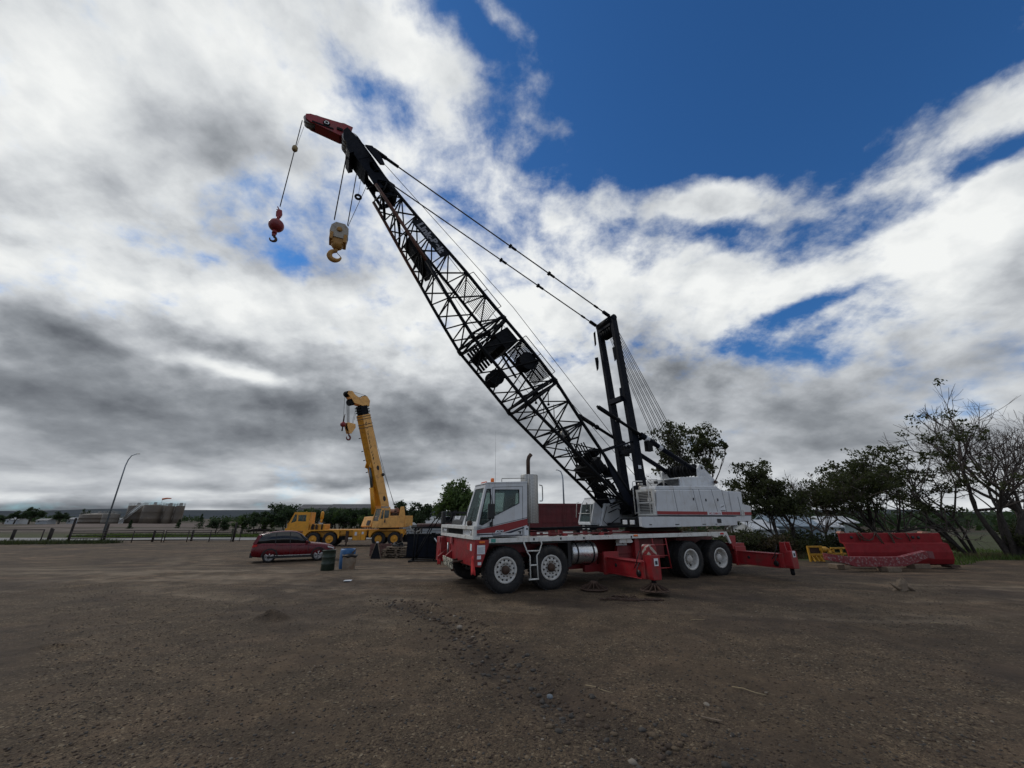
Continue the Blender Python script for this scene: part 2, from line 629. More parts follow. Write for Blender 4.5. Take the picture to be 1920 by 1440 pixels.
MT['lamp_glass'] = pm('lamp_glass', (0.75, 0.76, 0.76), 0.12, 0.3, 0.1, 20)
MT['sticker'] = pm('sticker_white', (0.62, 0.64, 0.66), 0.5, 0, 0.06, 15)
MT['sticker_grey'] = pm('sticker_grey', (0.30, 0.32, 0.35), 0.5, 0, 0.4, 60)
MT['stripe_blue'] = pm('dark_stripe', (0.010, 0.012, 0.030), 0.4, 0, 0.1, 6)
MT['teal'] = pm('teal_sticker', (0.06, 0.28, 0.24), 0.5, 0, 0.15, 12)
MT['seat'] = pm('cab_seat', (0.03, 0.03, 0.032), 0.8, 0, 0.2, 10)
MT['wood'] = pm('old_wood', (0.17, 0.125, 0.085), 0.85, 0, 0.35, 9, dirt=(0.07, 0.055, 0.045), dirt_amt=0.6, dirt_scale=4, bump=0.3, bump_scale=50)
MT['cloth_red'] = pm('red_rag', (0.50, 0.03, 0.03), 0.9, 0, 0.15, 10)
# ------------------------------------------------------------------ ground
def sst(a, b, x):
    t = np.clip((x - a) / (b - a), 0, 1)
    return t * t * (3 - 2 * t)


def gz_np(x, y):
    """height of the yard and the land beyond it (broad shape only)"""
    d = sst(15, 24, y) * sst(4.0, -3.0, x)
    far = sst(60, 140, y) * sst(4.0, -20.0, x)
    right = sst(19.5, 30, y) * sst(9, 13, x)
    return -0.60 * d - 0.6 * far - 0.9 * right


def gz(x, y):
    return float(gz_np(np.array([float(x)]), np.array([float(y)]))[0])


def axis_pts(lo, hi, fine_lo, fine_hi, step, grow):
    p = list(np.arange(fine_lo, fine_hi + 1e-6, step))
    s, x = step, fine_hi
    while x < hi:
        s *= grow
        x += s
        p.append(x)
    s, x = step, fine_lo
    while x > lo:
        s *= grow
        x -= s
        p.insert(0, x)
    return np.array(p)


def vnoise(x, y, s, seed=0):
    """smooth value noise on arrays"""
    x = x * s + seed * 17.3
    y = y * s + seed * 5.1
    xi, yi = np.floor(x).astype(np.int64), np.floor(y).astype(np.int64)
    xf, yf = x - xi, y - yi

    def h(a, b):
        q = (a * 374761393 + b * 668265263 + seed * 974711) & 0x7fffffff
        q = ((q ^ (q >> 13)) * 1274126177) & 0x7fffffff
        return ((q ^ (q >> 16)) & 0xffff) / 65535.0
    u, v = xf * xf * (3 - 2 * xf), yf * yf * (3 - 2 * yf)
    return (h(xi, yi) * (1 - u) + h(xi + 1, yi) * u) * (1 - v) + (h(xi, yi + 1) * (1 - u) + h(xi + 1, yi + 1) * u) * v


gx = axis_pts(-6000, 6000, -9, 9, 0.06, 1.024)
gy = axis_pts(-400, 9000, 3.0, 13, 0.06, 1.02)
GX, GY = np.meshgrid(gx, gy)


def seam_x(Y):
    return np.interp(Y, [3.2, 3.86, 4.53, 5.0, 5.95, 8.15, 9.25, 10.6, 12.4], [1.35, 1.22, .95, .62, -.08, -1.0, -2.0, -2.9, -4.4]) + 0.12 * np.sin(Y * 2.3) + 0.3 * (vnoise(Y, Y * 0, 0.9, 9) - 0.5)


# swept tyre tracks: centre, radius, start and end angle, width, strength
TRK = []
_r = np.random.default_rng(41)
for (ox, oy, rad, a0, a1) in ((-13, 27, 9.5, 3.5, 5.4), (-14, 21, 5.2, 4.3, 7.0), (-9, 31, 14, 3.9, 5.1), (-24, 30, 13, 4.2, 5.7), (-6, 34, 17.5, 4.2, 5.3), (-28, 20, 9, 4.8, 7.4), (2, 44, 28, 4.2, 4.9), (-18, 40, 22, 4.2, 5.3), (-2, 27, 14.5, 3.8, 4.9), (16, 30, 17.5, 4.2, 5.2), (10, 34, 23, 4.3, 5.1), (-38, 24, 14, 4.9, 6.9), (-17, 18.5, 3.4, 4.9, 8.2), (-4, 48, 35, 4.1, 4.8), (4, 28, 18.5, 3.9, 4.8)):
    for k in range(4):
        TRK.append((ox, oy, rad + (0, .55, 1.9, 2.4)[k] + .15 * _r.random(), a0 + .25 * _r.random(), a1 - .25 * _r.random(), .13 + .14 * _r.random(), .5 + .6 * _r.random()))


def track_mask(X, Y):
    tot = np.zeros_like(X)
    for (ox, oy, rad, a0, a1, w, amp) in TRK:
        rr = np.hypot(X - ox, Y - oy)
        an = np.mod(np.arctan2(Y - oy, X - ox) - a0, 2 * np.pi)
        L = a1 - a0
        ins = sst(0, .25, an) * sst(L, L - .25, an) * (an < L)
        wv = w * (1 + np.abs(Y) * .012)
        tot += amp * np.exp(-((rr - rad) / wv) ** 2) * ins * sst(.25, .7, vnoise(X, Y, .9, 31) * .6 + vnoise(X, Y, 2.7, 32) * .4)
    return np.clip(tot, 0, 1.2)


def ground_detail(X, Y):
    near = sst(30, 14, np.hypot(X, Y))
    z = 0.030 * (vnoise(X, Y, 0.45, 1) - 0.5) + 0.022 * (vnoise(X, Y, 1.3, 2) - 0.5) + 0.012 * (vnoise(X, Y, 4.1, 3) - 0.5)
    z += 0.010 * (vnoise(X, Y, 8.3, 4) - 0.5)
    # a shallow washed-out rut with broken edges that runs from the truck's front towards the camera
    cx = seam_x(Y)
    w = 0.35
    m = np.exp(-((X - cx) / w) ** 2) * sst(2.8, 4.0, Y) * sst(10.8, 9.2, Y)
    z -= 0.055 * m * (0.5 + vnoise(X, Y, 2.4, 5))
    z += 0.03 * np.exp(-((X - cx - 0.55) / 0.25) ** 2) * sst(2.8, 4.0, Y) * sst(10.8, 9.2, Y) * vnoise(X, Y, 3, 6)
    # tyre ruts curving across the middle of the yard
    for (ox, oy, rad, a0, a1, dep) in ((-1.2, 20.5, 7.6, 3.9, 5.3, 0.03), (-1.2, 20.5, 8.1, 3.9, 5.2, 0.03), (-22, 15.2, 8.0, -0.7, 0.9, 0.03), (-22, 15.2, 9.6, -0.7, 0.9, 0.03)):
        rr = np.hypot(X - ox, Y - oy)
        an = np.mod(np.arctan2(Y - oy, X - ox), 2 * np.pi)
        a0m, a1m = np.mod(a0, 2 * np.pi), np.mod(a1, 2 * np.pi)
        inside = ((an > a0m) & (an < a1m)) if a0m < a1m else ((an > a0m) | (an < a1m))
        g = np.exp(-((rr - rad) / 0.16) ** 2) - 0.6 * np.exp(-((rr - rad - 0.3) / 0.12) ** 2)
        z -= dep * g * inside
    z -= 0.022 * track_mask(X, Y)
    # two small scars: a heap of dug soil and a scrape
    z += 0.16 * np.exp(-((X + 4.72) / 0.26) ** 2 - ((Y - 8.65) / 0.16) ** 2) * (0.5 + vnoise(X, Y, 9, 7))
    z += 0.05 * np.exp(-((X + 7.0) / 0.32) ** 2 - ((Y - 6.9 - 0.25 * (X + 7)) / 0.07) ** 2)
    # berm of spoil at the left beyond the road
    return z * near


GZ = gz_np(GX, GY) + ground_detail(GX, GY)
ny, nx = GX.shape
vv = np.stack([GX.ravel(), GY.ravel(), GZ.ravel()], 1)
ii = np.arange(ny * nx).reshape(ny, nx)
ff = np.stack([ii[:-1, :-1].ravel(), ii[:-1, 1:].ravel(), ii[1:, 1:].ravel(), ii[1:, :-1].ravel()], 1)


def np_mesh(name, verts, faces, mat, smooth=True):
    me = bpy.data.meshes.new(name)
    me.vertices.add(len(verts))
    me.vertices.foreach_set('co', np.asarray(verts, np.float32).ravel())
    k = faces.shape[1]
    me.loops.add(faces.size)
    me.loops.foreach_set('vertex_index', faces.astype(np.int32).ravel())
    me.polygons.add(len(faces))
    me.polygons.foreach_set('loop_start', np.arange(0, faces.size, k, dtype=np.int32))
    me.polygons.foreach_set('loop_total', np.full(len(faces), k, np.int32))
    me.polygons.foreach_set('use_smooth', np.full(len(faces), smooth))
    for m in (mat if isinstance(mat, (list, tuple)) else [mat]):
        me.materials.append(m)
    me.update(calc_edges=True)
    me.validate()
    o = bpy.data.objects.new(name, me)
    COL.objects.link(o)
    return o


def ground_material():
    m = bpy.data.materials.new('gravel_yard')
    m.use_nodes = True
    t = NT(m.node_tree)
    b = m.node_tree.nodes['Principled BSDF']
    P = t.n('ShaderNodeNewGeometry').outputs['Position']
    # pebbles of two sizes, each with its own tone
    va = t.vor(P, 40.0)
    vb = t.vor(P, 90.0)
    sep = t.n('ShaderNodeSeparateColor')
    t.put(sep.inputs[0], va.outputs['Color'])
    sep2 = t.n('ShaderNodeSeparateColor')
    t.put(sep2.inputs[0], vb.outputs['Color'])
    ca = t.ramp(sep.outputs[0], [(0.0, (0.041, 0.029, 0.019)), (0.45, (0.077, 0.053, 0.034)), (0.8, (0.111, 0.081, 0.050)), (0.94, (0.169, 0.127, 0.082)), (1.0, (0.204, 0.170, 0.116))])
    cbb = t.ramp(sep2.outputs[0], [(0.0, (0.037, 0.027, 0.017)), (0.6, (0.078, 0.055, 0.035)), (1.0, (0.147, 0.109, 0.068))])
    big = t.noise(P, 0.8, 5, 0.6)
    peb = t.mix(t.rng(sep.outputs[1], 0.35, 0.55), ca, cbb)
    # fines between the stones
    fine = t.noise(P, 9.0, 8, 0.7)
    dirt = t.ramp(fine.outputs[0], [(0.3, (0.055, 0.037, 0.024)), (0.7, (0.099, 0.069, 0.041))])
    gapm = t.rng(va.outputs['Distance'], 0.55, 0.85)
    patch = t.noise(P, 0.55, 7, 0.62, 0.4)
    pf = t.rng(patch.outputs[0], 0.47, 0.62)
    col = t.mix(t.m('MAXIMUM', t.m('MULTIPLY', gapm, 0.7), t.m('MULTIPLY', pf, 0.75)), peb, dirt)
    # pale packed earth in streaks further out, where tyres have swept the stones aside
    sxyz = t.n('ShaderNodeSeparateXYZ')
    t.put(sxyz.inputs[0], P)
    st = t.n('ShaderNodeCombineXYZ')
    t.put(st.inputs[0], t.m('MULTIPLY', sxyz.outputs[0], 0.35))
    t.put(st.inputs[1], t.m('MULTIPLY', sxyz.outputs[1], 1.1))
    strk = t.noise(st.outputs[0], 0.75, 7, 0.66, 1.6)
    far = t.rng(sxyz.outputs[1], 9.0, 16.0)
    sf = t.m('MULTIPLY', t.rng(strk.outputs[0], 0.49, 0.64), t.m('MULTIPLY_ADD', far, 0.70, 0.22))
    col = t.mix(sf, col, (0.152, 0.101, 0.065))
    tk = t.n('ShaderNodeAttribute', attribute_name='track').outputs['Fac']
    col = t.mix(t.m('MULTIPLY', tk, t.m('MULTIPLY_ADD', fine.outputs[0], .8, .35), clamp=True), col, (.19, .145, .10))
    dkg = t.n('ShaderNodeAttribute', attribute_name='dark_ground').outputs['Fac']
    col = t.mix(t.m('MULTIPLY', t.m('MULTIPLY', dkg, t.m('MULTIPLY_ADD', fine.outputs[0], 1.8, -.40)), .48, clamp=True), col, (.030, .025, .022))
    # damp, darker areas
    dk = t.noise(P, 0.28, 5, 0.6)
    col = t.mix(t.rng(dk.outputs[0], 0.46, 0.64, 0.0, 0.6), col, (0.041, 0.029, 0.022))
    gm = t.rng(t.m('ADD', sxyz.outputs[1], t.m('MULTIPLY', t.m('SUBTRACT', big.outputs[0], 0.5), 3.0)), 19.3, 20.6)
    gm = t.m('MULTIPLY', gm, t.rng(sxyz.outputs[0], 8.0, 13.0))
    gcol = t.ramp(fine.outputs[0], [(0.3, (0.029, 0.034, 0.011)), (0.7, (0.059, 0.065, 0.020))])
    col = t.mix(gm, col, gcol)
    vg = t.m('MULTIPLY', t.rng(sxyz.outputs[1], 55.5, 57.0), t.rng(sxyz.outputs[0], 0.0, -16.0))
    col = t.mix(vg, col, gcol)
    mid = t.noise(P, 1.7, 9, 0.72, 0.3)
    col = t.mix(1.0, col, t.ramp(mid.outputs[0], [(.30, (.62, .62, .62)), (.5, (1, 1, 1)), (.68, (1.42, 1.40, 1.36))]), 'MULTIPLY')  # tone of lit and shaded bumps put into the colour
    # far land: fields and dry grass
    land = t.noise(P, 0.02, 6, 0.6)
    lc = t.ramp(land.outputs[0], [(0.35, (.042, .030, .021)), (0.5, (.056, .041, .027)), (0.62, (.034, .038, .017)), (0.75, (.050, .043, .024))])
    col = t.mix(t.rng(sxyz.outputs[1], 64, 80), col, lc)
    t.put(b.inputs['Base Color'], col)
    b.inputs['Roughness'].default_value = 0.92
    b.inputs['Specular IOR Level'].default_value = 0.25
    h = t.m('ADD', t.m('MULTIPLY', t.m('SUBTRACT', 1.0, va.outputs['Distance']), t.m('SUBTRACT', 1.0, t.m('MULTIPLY', pf, 0.7))), t.m('MULTIPLY', vb.outputs['Distance'], -0.35))
    h = t.m('ADD', h, t.m('MULTIPLY', big.outputs[0], 0.5))
    h = t.m('ADD', h, t.m('MULTIPLY', fine.outputs[0], 0.8))
    h = t.m('ADD', h, t.m('MULTIPLY', mid.outputs[0], 2.5))
    bp = t.n('ShaderNodeBump')
    bp.inputs['Strength'].default_value = 0.9
    bp.inputs['Distance'].default_value = 0.014
    t.put(bp.inputs['Height'], h)
    t.put(b.inputs['Normal'], bp.outputs[0])
    return m


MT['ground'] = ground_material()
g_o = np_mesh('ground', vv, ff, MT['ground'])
tag(g_o, kind='structure')
at_ = g_o.data.attributes.new('track', 'FLOAT', 'POINT')
at_.data.foreach_set('value', track_mask(GX, GY).ravel().astype(np.float32))
sm_ = np.exp(-((GX - seam_x(GY)) / (.14 + .22 * vnoise(GX, GY, 1.1, 51))) ** 2) * sst(2.8, 4.0, GY) * sst(13.0, 11, GY) * (.35 + .9 * vnoise(GX, GY, 1.7, 52))
for (bx_, by_, sx_, sy_, q_) in ((-4.72, 8.60, .30, .20, 1.6), (-7.35, 8.1, .42, .10, 1.1), (-4.3, 11.15, 1.2, .10, .9), (-3.3, 10.75, .9, .09, .9), (1.9, 9.6, 1.0, .16, .6), (6.3, 11.2, .7, .16, .5), (5.3, 12.6, 1.1, .3, .4), (3.4, 12.6, 1.2, .5, .45)):  # darker ground on the heap, scrape, ruts and other patches
    sm_ += q_ * np.exp(-((GX - bx_) / sx_) ** 2 - ((GY - by_ - .12 * np.sin((GX - bx_) * 3)) / sy_) ** 2) * (.5 + .8 * vnoise(GX, GY, 4, 53))
at_ = g_o.data.attributes.new('dark_ground', 'FLOAT', 'POINT')
at_.data.foreach_set('value', np.clip(sm_, 0, 1).ravel().astype(np.float32))


# loose stones lying on the yard, most of them near the camera
def scatter_stones(name, n, y0, y1, spread, smin, smax, mats, seed, power=1.6, where=None):
    r = np.random.default_rng(seed)
    base = []
    for q in range(6):
        bm = bmesh.new()
        bmesh.ops.create_icosphere(bm, subdivisions=1, radius=1.0)
        for v in bm.verts:
            v.co *= 1 + 0.28 * (r.random() - 0.5) * 2
        base.append((np.array([v.co[:] for v in bm.verts]), np.array([[v.index for v in f.verts] for f in bm.faces])))
        bm.free()
    nv = len(base[0][0])
    V = np.zeros((n, nv, 3), np.float32)
    F = np.zeros((n, len(base[0][1]), 3), np.int32)
    y = y0 + (y1 - y0) * r.random(n) ** power
    x = (r.random(n) * 2 - 1) * spread * y
    if where is not None:
        x, y = where(r, x, y)
    s = smin + (smax - smin) * r.random(n) ** 3.2
    z = gz_np(x, y) + ground_detail(x, y)
    for i in range(n):
        bv, bf = base[i % 6]
        a = r.random() * 6.283
        sc = s[i] * np.array([1.0, 0.65 + 0.35 * r.random(), 0.38 + 0.3 * r.random()])
        p = bv * sc
        ca, sa = math.cos(a), math.sin(a)
        V[i, :, 0] = p[:, 0] * ca - p[:, 1] * sa + x[i]
        V[i, :, 1] = p[:, 0] * sa + p[:, 1] * ca + y[i]
        V[i, :, 2] = p[:, 2] + z[i] + s[i] * 0.12
        F[i] = bf + i * nv
    o = np_mesh(name, V.reshape(-1, 3), F.reshape(-1, 3), mats, smooth=True)
    o.data.polygons.foreach_set('material_index', np.repeat(r.choice(len(mats), n, p=[0.58, 0.30, 0.11, 0.01]), len(base[0][1])).astype(np.int32))
    return o


SM = [pm('stone_brown', (.064, .046, .034), .9, 0, .4, 18, spec=.25), pm('stone_grey', (.062, .056, .050), .9, 0, .4, 18, spec=.25),
      pm('stone_tan', (.115, .085, .056), .9, 0, .35, 18, spec=.25), pm('stone_pale', (.22, .19, .155), .9, 0, .25, 18, spec=.25)]
tag(scatter_stones('gravel', 32000, 3.2, 13.0, 1.05, 0.005, 0.019, SM, 11), kind='stuff')


def rut_where(r, x, y):
    n = len(x)
    y = 3.6 + 7.0 * r.random(n)
    t = np.clip((y - 3.5) / 7.5, 0, 1)
    x = seam_x(y) + r.normal(0, 0.36, n)
    return x, y


tag(scatter_stones('loose_stones', 900, 3.4, 11.0, 1.0, 0.013, 0.046, SM, 12, where=rut_where), kind='stuff')
# ------------------------------------------------------------------ the lattice boom truck crane
# its own frame: x runs from the front axle to the rear, y from the near side to the far side, z up
def holed(mb, outer, holes, a, b, fmap):
    """a flat panel with openings, given thickness between a and b; fmap(p, q, t) places it"""
    from mathutils.geometry import tessellate_polygon
    loops = [outer] + list(holes)
    pts = [Vector((p[0], p[1], 0)) for l in loops for p in l]
    tri = tessellate_polygon([[Vector((p[0], p[1], 0)) for p in l] for l in loops])
    n = len(pts)
    vs = [fmap(p.x, p.y, a) for p in pts] + [fmap(p.x, p.y, b) for p in pts]
    fs = [tuple(t) for t in tri] + [tuple(i + n for i in t)[::-1] for t in tri]
    k = 0
    for l in loops:
        m = len(l)
        for i in range(m):
            j = (i + 1) % m
            fs.append((k + i, k + j, n + k + j, n + k + i))
        k += m
    return mb.add(vs, fs)


def fXZ(p, q, t):
    return (p, t, q)


crane = thing('lattice_boom_crane', 'white and red truck crane with tall black lattice boom raised over its cab', 'crane', (-0.209, 11.31, 0), R(24.5))
WID = 3.35


def make_wheel(u, z, front, side):
    """side 0: near face at y=0, side 1: far face at y=WID"""
    r = 0.575
    w = 0.40 if front else 0.36
    sg = 1 if side == 0 else -1
    y0 = 0.0 if side == 0 else WID

    def Y(h):
        return y0 + sg * h
    hub_c = (u, 0, z)
    t = MB()
    prof = [(0.325, .03), (0.36, .012), (0.46, -0.006), (0.53, .012), (0.562, .045), (0.575, .09), (0.575, w - .09), (0.562, w - .045), (0.53, w - .012), (0.46, w), (0.325, w - .03)]
    t.lathe([(q, Y(h)) for q, h in prof], hub_c, 'Y', 44, close=False)
    nb = 40
    for k in range(nb):
        a0 = 2 * math.pi * k / nb
        for (h0, h1, da) in ((.03, .12, 0), (.135, w - .135, .06), (w - .12, w - .03, 0.0)):
            ca, sa = math.cos(a0 + da), math.sin(a0 + da)
            rot = Matrix.Rotation(-(a0 + da), 3, 'Y')
            t.box(u + .573 * ca - .014, Y(h0), z + .573 * sa - .030, u + .573 * ca + .010, Y(h1), z + .573 * sa + .030, rot)
    rim = MB()
    if front:
        pr = [(0.0, .055), (0.15, .05), (0.17, .035), (0.235, .03), (0.262, .05), (0.27, .03), (0.30, .015), (0.328, .012), (0.332, .04)]
        rim.lathe([(q, Y(h)) for q, h in pr], hub_c, 'Y', 40, close=False)
        rim.mat(1)
        for k in range(12):
            a = 2 * math.pi * (k + .3) / 12
            rim.lathe([(0.0, Y(.022)), (.024, Y(.022)), (.024, Y(.06))], (u + .243 * math.cos(a), 0, z + .243 * math.sin(a)), 'Y', 10)
        rim.mat(2)
        for k in range(10):
            a = 2 * math.pi * k / 10
            rim.lathe([(0.0, Y(.005)), (.014, Y(.005)), (.016, Y(.05))], (u + .155 * math.cos(a), 0, z + .155 * math.sin(a)), 'Y', 6)
    else:
        pr = [(0.332, .05), (0.33, .012), (0.30, .012), (0.275, .03), (0.268, .20), (0.255, .215), (0.19, .205), (0.18, .19), (0.0, .19)]
        rim.lathe([(q, Y(h)) for q, h in pr], hub_c, 'Y', 40, close=False)
        rim.mat(1)
        for k in range(5):
            a = 2 * math.pi * (k + .2) / 5
            rim.lathe([(0.0, Y(.185)), (.034, Y(.19)), (.036, Y(.22))], (u + .225 * math.cos(a), 0, z + .225 * math.sin(a)), 'Y', 10)
        rim.mat(2)
        for k in range(10):
            a = 2 * math.pi * k / 10
            rim.lathe([(0.0, Y(.165)), (.015, Y(.165)), (.016, Y(.2))], (u + .155 * math.cos(a), 0, z + .155 * math.sin(a)), 'Y', 6)
    whl = rim.build('wheel', [MT['rim'], MT['plastic'], MT['rust']], crane)
    t.build('tyre', MT['rubber'], whl)
    h = MB()
    if front:
        h.lathe([(.115, Y(.05)), (.11, Y(-.01)), (.085, Y(-.035)), (.08, Y(-.05)), (0.0, Y(-.055))], hub_c, 'Y', 20)
    else:
        h.lathe([(.125, Y(.19)), (.12, Y(.08)), (.10, Y(.055)), (0.0, Y(.05))], hub_c, 'Y', 20)
    h.build('hub', MT['rust'] if front else MT['rim'], whl)
    if not front:      # the inner twin
        t2 = MB()
        t2.lathe([(q, Y(h + .40)) for q, h in prof], hub_c, 'Y', 36, close=False)
        t2.build('inner_tyre', MT['rubber'], whl)


for u in (0.055, 1.46):
    for sd in (0, 1):
        make_wheel(u, 0.565, True, sd)
for u in (6.9, 8.33):
    for sd in (0, 1):
        make_wheel(u, 0.565, False, sd)

# chassis ---------------------------------------------------------
m = MB()
m.box(-.55, .95, .62, 9.15, 1.10, 1.22).box(-.55, 2.25, .62, 9.15, 2.40, 1.22)
for u in (-.5, .8, 2.2, 3.0, 4.3, 5.7, 7.6, 9.0):
    m.box(u, 1.10, .70, u + .12, 2.25, 1.15)
m.box(-.4, .62, .93, 2.1, .66, 1.24)                     # inner wings over the steering axles
m.box(4.15, .40, .62, 6.1, .46, 1.22)
m.box(2.0, .55, .42, 3.25, .95, .60)
m.build('chassis', MT['red_dark'], crane)
for u in (0.055, 1.46, 6.9, 8.33):
    m = MB()
    m.tube([(u, .45, .565), (u, WID - .45, .565)], .085, 12)
    m.ball((u, 1.68, .58), .24, 14, 8)
    m.build('axle', MT['black_steel'], crane)
for u in (.75, 7.6):
    for y in (.72, WID - .84):
        m = MB()
        m.box(u - .7, y, .70, u + .7, y + .12, .80)
        m.build('leaf_spring', MT['black_steel'], crane)
# deck
m = MB()
m.prism([(-.42, 1.30), (8.70, 1.345), (8.70, 1.385), (-.42, 1.345)], .03, WID - .03)
m.build('deck', MT['dull_metal'], crane)
for y0, y1 in ((-.03, .03), (WID - .03, WID + .03)):
    m = MB()
    m.prism([(-.45, 1.245), (8.72, 1.295), (8.86, 1.02), (8.94, 1.03), (8.78, 1.42), (-.45, 1.362)], y0, y1)
    m.build('deck_edge_rail', MT['white_clean'], crane, bevel=.006)
m = MB()
for u in (0.06, 1.46):
    m.box(u - .62, .05, 1.20, u + .62, .5, 1.235)
m.build('mudguard', MT['plastic'], crane)
m = MB()
m.box(-.40, -.036, 1.262, -.27, -.031, 1.352)
m.build('rail_sticker', MT['teal'], crane)
for u in (.87, 1.75, 2.55, 4.35):
    m = MB()
    m.box(u, -.036, 1.29, u + .05, -.031, 1.35)
    m.build('rail_notch', MT['plastic'], crane)
for u, mt in ((4.47, 'orange'), (8.42, 'red_lens')):
    m = MB()
    m.box(u, -.055, 1.33, u + .16, -.031, 1.385)
    m.build('marker_light', MT[mt], crane, bevel=.01)

# front end -------------------------------------------------------
m = MB()
m.prism([(-.83, .68), (-.83, 1.33), (-.40, 1.33), (-.66, .665)], 0, .04)
m.box(-.85, 0, .68, -.81, 2.25, 1.33)
m.box(-1.02, 2.78, .58, -.81, 3.35, 1.30)
m.box(-.86, 2.25, 1.16, -.81, 2.78, 1.33)
m.box(-.87, 2.25, .72, -.81, 2.36, 1.16).box(-.87, 2.66, .72, -.81, 2.78, 1.16)
m.prism([(-.85, .70), (-.85, .95), (-1.12, .74), (-1.12, .66)], 2.1, 2.18).prism([(-.85, .70), (-.85, .95), (-1.12, .74), (-1.12, .66)], 2.7, 2.78)
m.box(-.86, 2.25, .60, -.81, 2.78, .72)
m.prism([(-.83, .58), (-.83, 1.33), (-.40, 1.33), (-.66, .6)], WID - .04, WID)
m.build('bumper', MT['red'], crane, bevel=.008)
m = MB()
m.box(-.92, 1.98, 1.14, -.86, 2.10, 1.34).box(-1.06, 2.86, 1.14, -1.03, 2.98, 1.32)
m.build('tow_lug', pm('faded_red', (.32, .08, .08), .6), crane, bevel=.01)
m = MB()
m.box(-.80, 2.36, .72, -.77, 2.66, 1.16)
m.build('bumper_recess', MT['plastic'], crane)
m = MB()
m.tube([(-.86, 2.52, .78), (-.86, 2.52, 1.14)], .025, 8)
m.build('tow_pin', MT['alu'], crane)
# the plate hung below the bumper, cream with dark blotches
mm = bpy.data.materials.new('camouflage_plate')
mm.use_nodes = True
t = NT(mm.node_tree)
co = t.n('ShaderNodeTexCoord').outputs['Object']
nz = t.noise(co, 11, 3, .5, 1.2)
t.put(mm.node_tree.nodes['Principled BSDF'].inputs['Base Color'], t.ramp(nz.outputs[0], [(.40, (.035, .034, .028)), (.47, (.05, .048, .04)), (.50, (.48, .45, .34)), (.56, (.55, .52, .41)), (.60, (.22, .20, .14)), (.68, (.5, .47, .36))]))
mm.node_tree.nodes['Principled BSDF'].inputs['Roughness'].default_value = .8
m = MB()
m.loft([[(-1.20, 1.72, .62), (-1.25, .70, .58), (-1.25, .70, .82), (-1.22, 1.78, .84)], [(-1.16, 1.72, .62), (-1.21, .70, .58), (-1.21, .70, .82), (-1.18, 1.78, .84)]])
m.build('tow_plate', mm, crane, bevel=.01)
m = MB()
m.tube([(-.84, 1.0, .74), (-1.18, 1.0, .72)], .03, 8).tube([(-.84, 1.5, .74), (-1.16, 1.5, .72)], .03, 8)
m.ball((-1.15, .95, .55), .05).tube([(-1.15, .95, .6), (-1.15, .95, .5)], .03)
m.build('tow_bracket', MT['rust'], crane)
for (y, z0) in ((-.02, .83), (2.98, .80)):        # red warning rags tied to the corners
    m = MB()
    n = 7
    rings = []
    for k in range(6):
        q = k / 5
        zz = z0 + .10 - q * .42
        ring = []
        for i in range(n * 2):
            a = 2 * math.pi * i / (2 * n)
            rr = (.035 + .045 * q) * (1 + .35 * math.sin(a * 3 + q * 2 + y))
            ring.append((-.90 - (.12 if y > 1 else 0) + rr * math.cos(a) * .6 + .02 * q, y + rr * math.sin(a) + .02 * math.sin(q * 5), zz + .02 * math.sin(a * 2)))
        rings.append(ring)
    m.loft(rings, True)
    m.build('warning_rag', MT['cloth_red'], crane)
m = MB()
m.box(-.78, -.006, .98, -.56, -.001, 1.20).box(-.78, -.006, .86, -.67, -.001, .95).box(-.755, -.006, .72, -.66, -.001, .79)
m.box(-.858, .22, 1.05, -.851, .36, 1.22)
m.build('warning_sticker', MT['sticker'], crane)
m = MB()
for k in range(7):
    m.box(-.765, -.009, 1.005 + k * .022, -.575 - .03 * (k % 2), -.006, 1.013 + k * .022)
m.build('sticker_print', MT['sticker_grey'], crane)
m = MB()
m.box(-.858, .36, 1.06, -.851, .62, 1.22)
m.build('bumper_patch', pm('red_patch', (.34, .008, .010), .4), crane)
m = MB()
m.box(-.73, -.03, 1.245, -.57, -.001, 1.30)
m.build('turn_light', MT['orange'], crane, bevel=.01)
# grille surround
m = MB()
m.box(-.90, 0, 1.585, -.66, WID, 1.68).box(-.90, 0, 1.335, -.70, WID, 1.425).box(-.90, 0, 1.425, -.70, .13, 1.585).box(-.90, WID - .13, 1.425, -.70, WID, 1.585)
m.build('grille_frame', MT['white_clean'], crane, bevel=.008)
m = MB()
m.box(-.74, .13, 1.425, -.71, WID - .13, 1.585)
for k in range(15):
    y = .75 + k * .14
    m.box(-.79, y, 1.43, -.745, y + .03, 1.58)
m.build('grille', MT['plastic'], crane)
for y in (.17, WID - .50):
    m = MB()
    m.box(-.83, y, 1.432, -.745, y + .33, 1.578)
    h = m.build('headlight', MT['dull_metal'], crane, bevel=.01)
    m = MB()
    for q in (.085, .245):
        m.lathe([(.062, -.832), (.06, -.845), (.0, -.852)], (0, y + q, 1.505), 'X', 16)
    m.build('lens', MT['lamp_glass'], h)
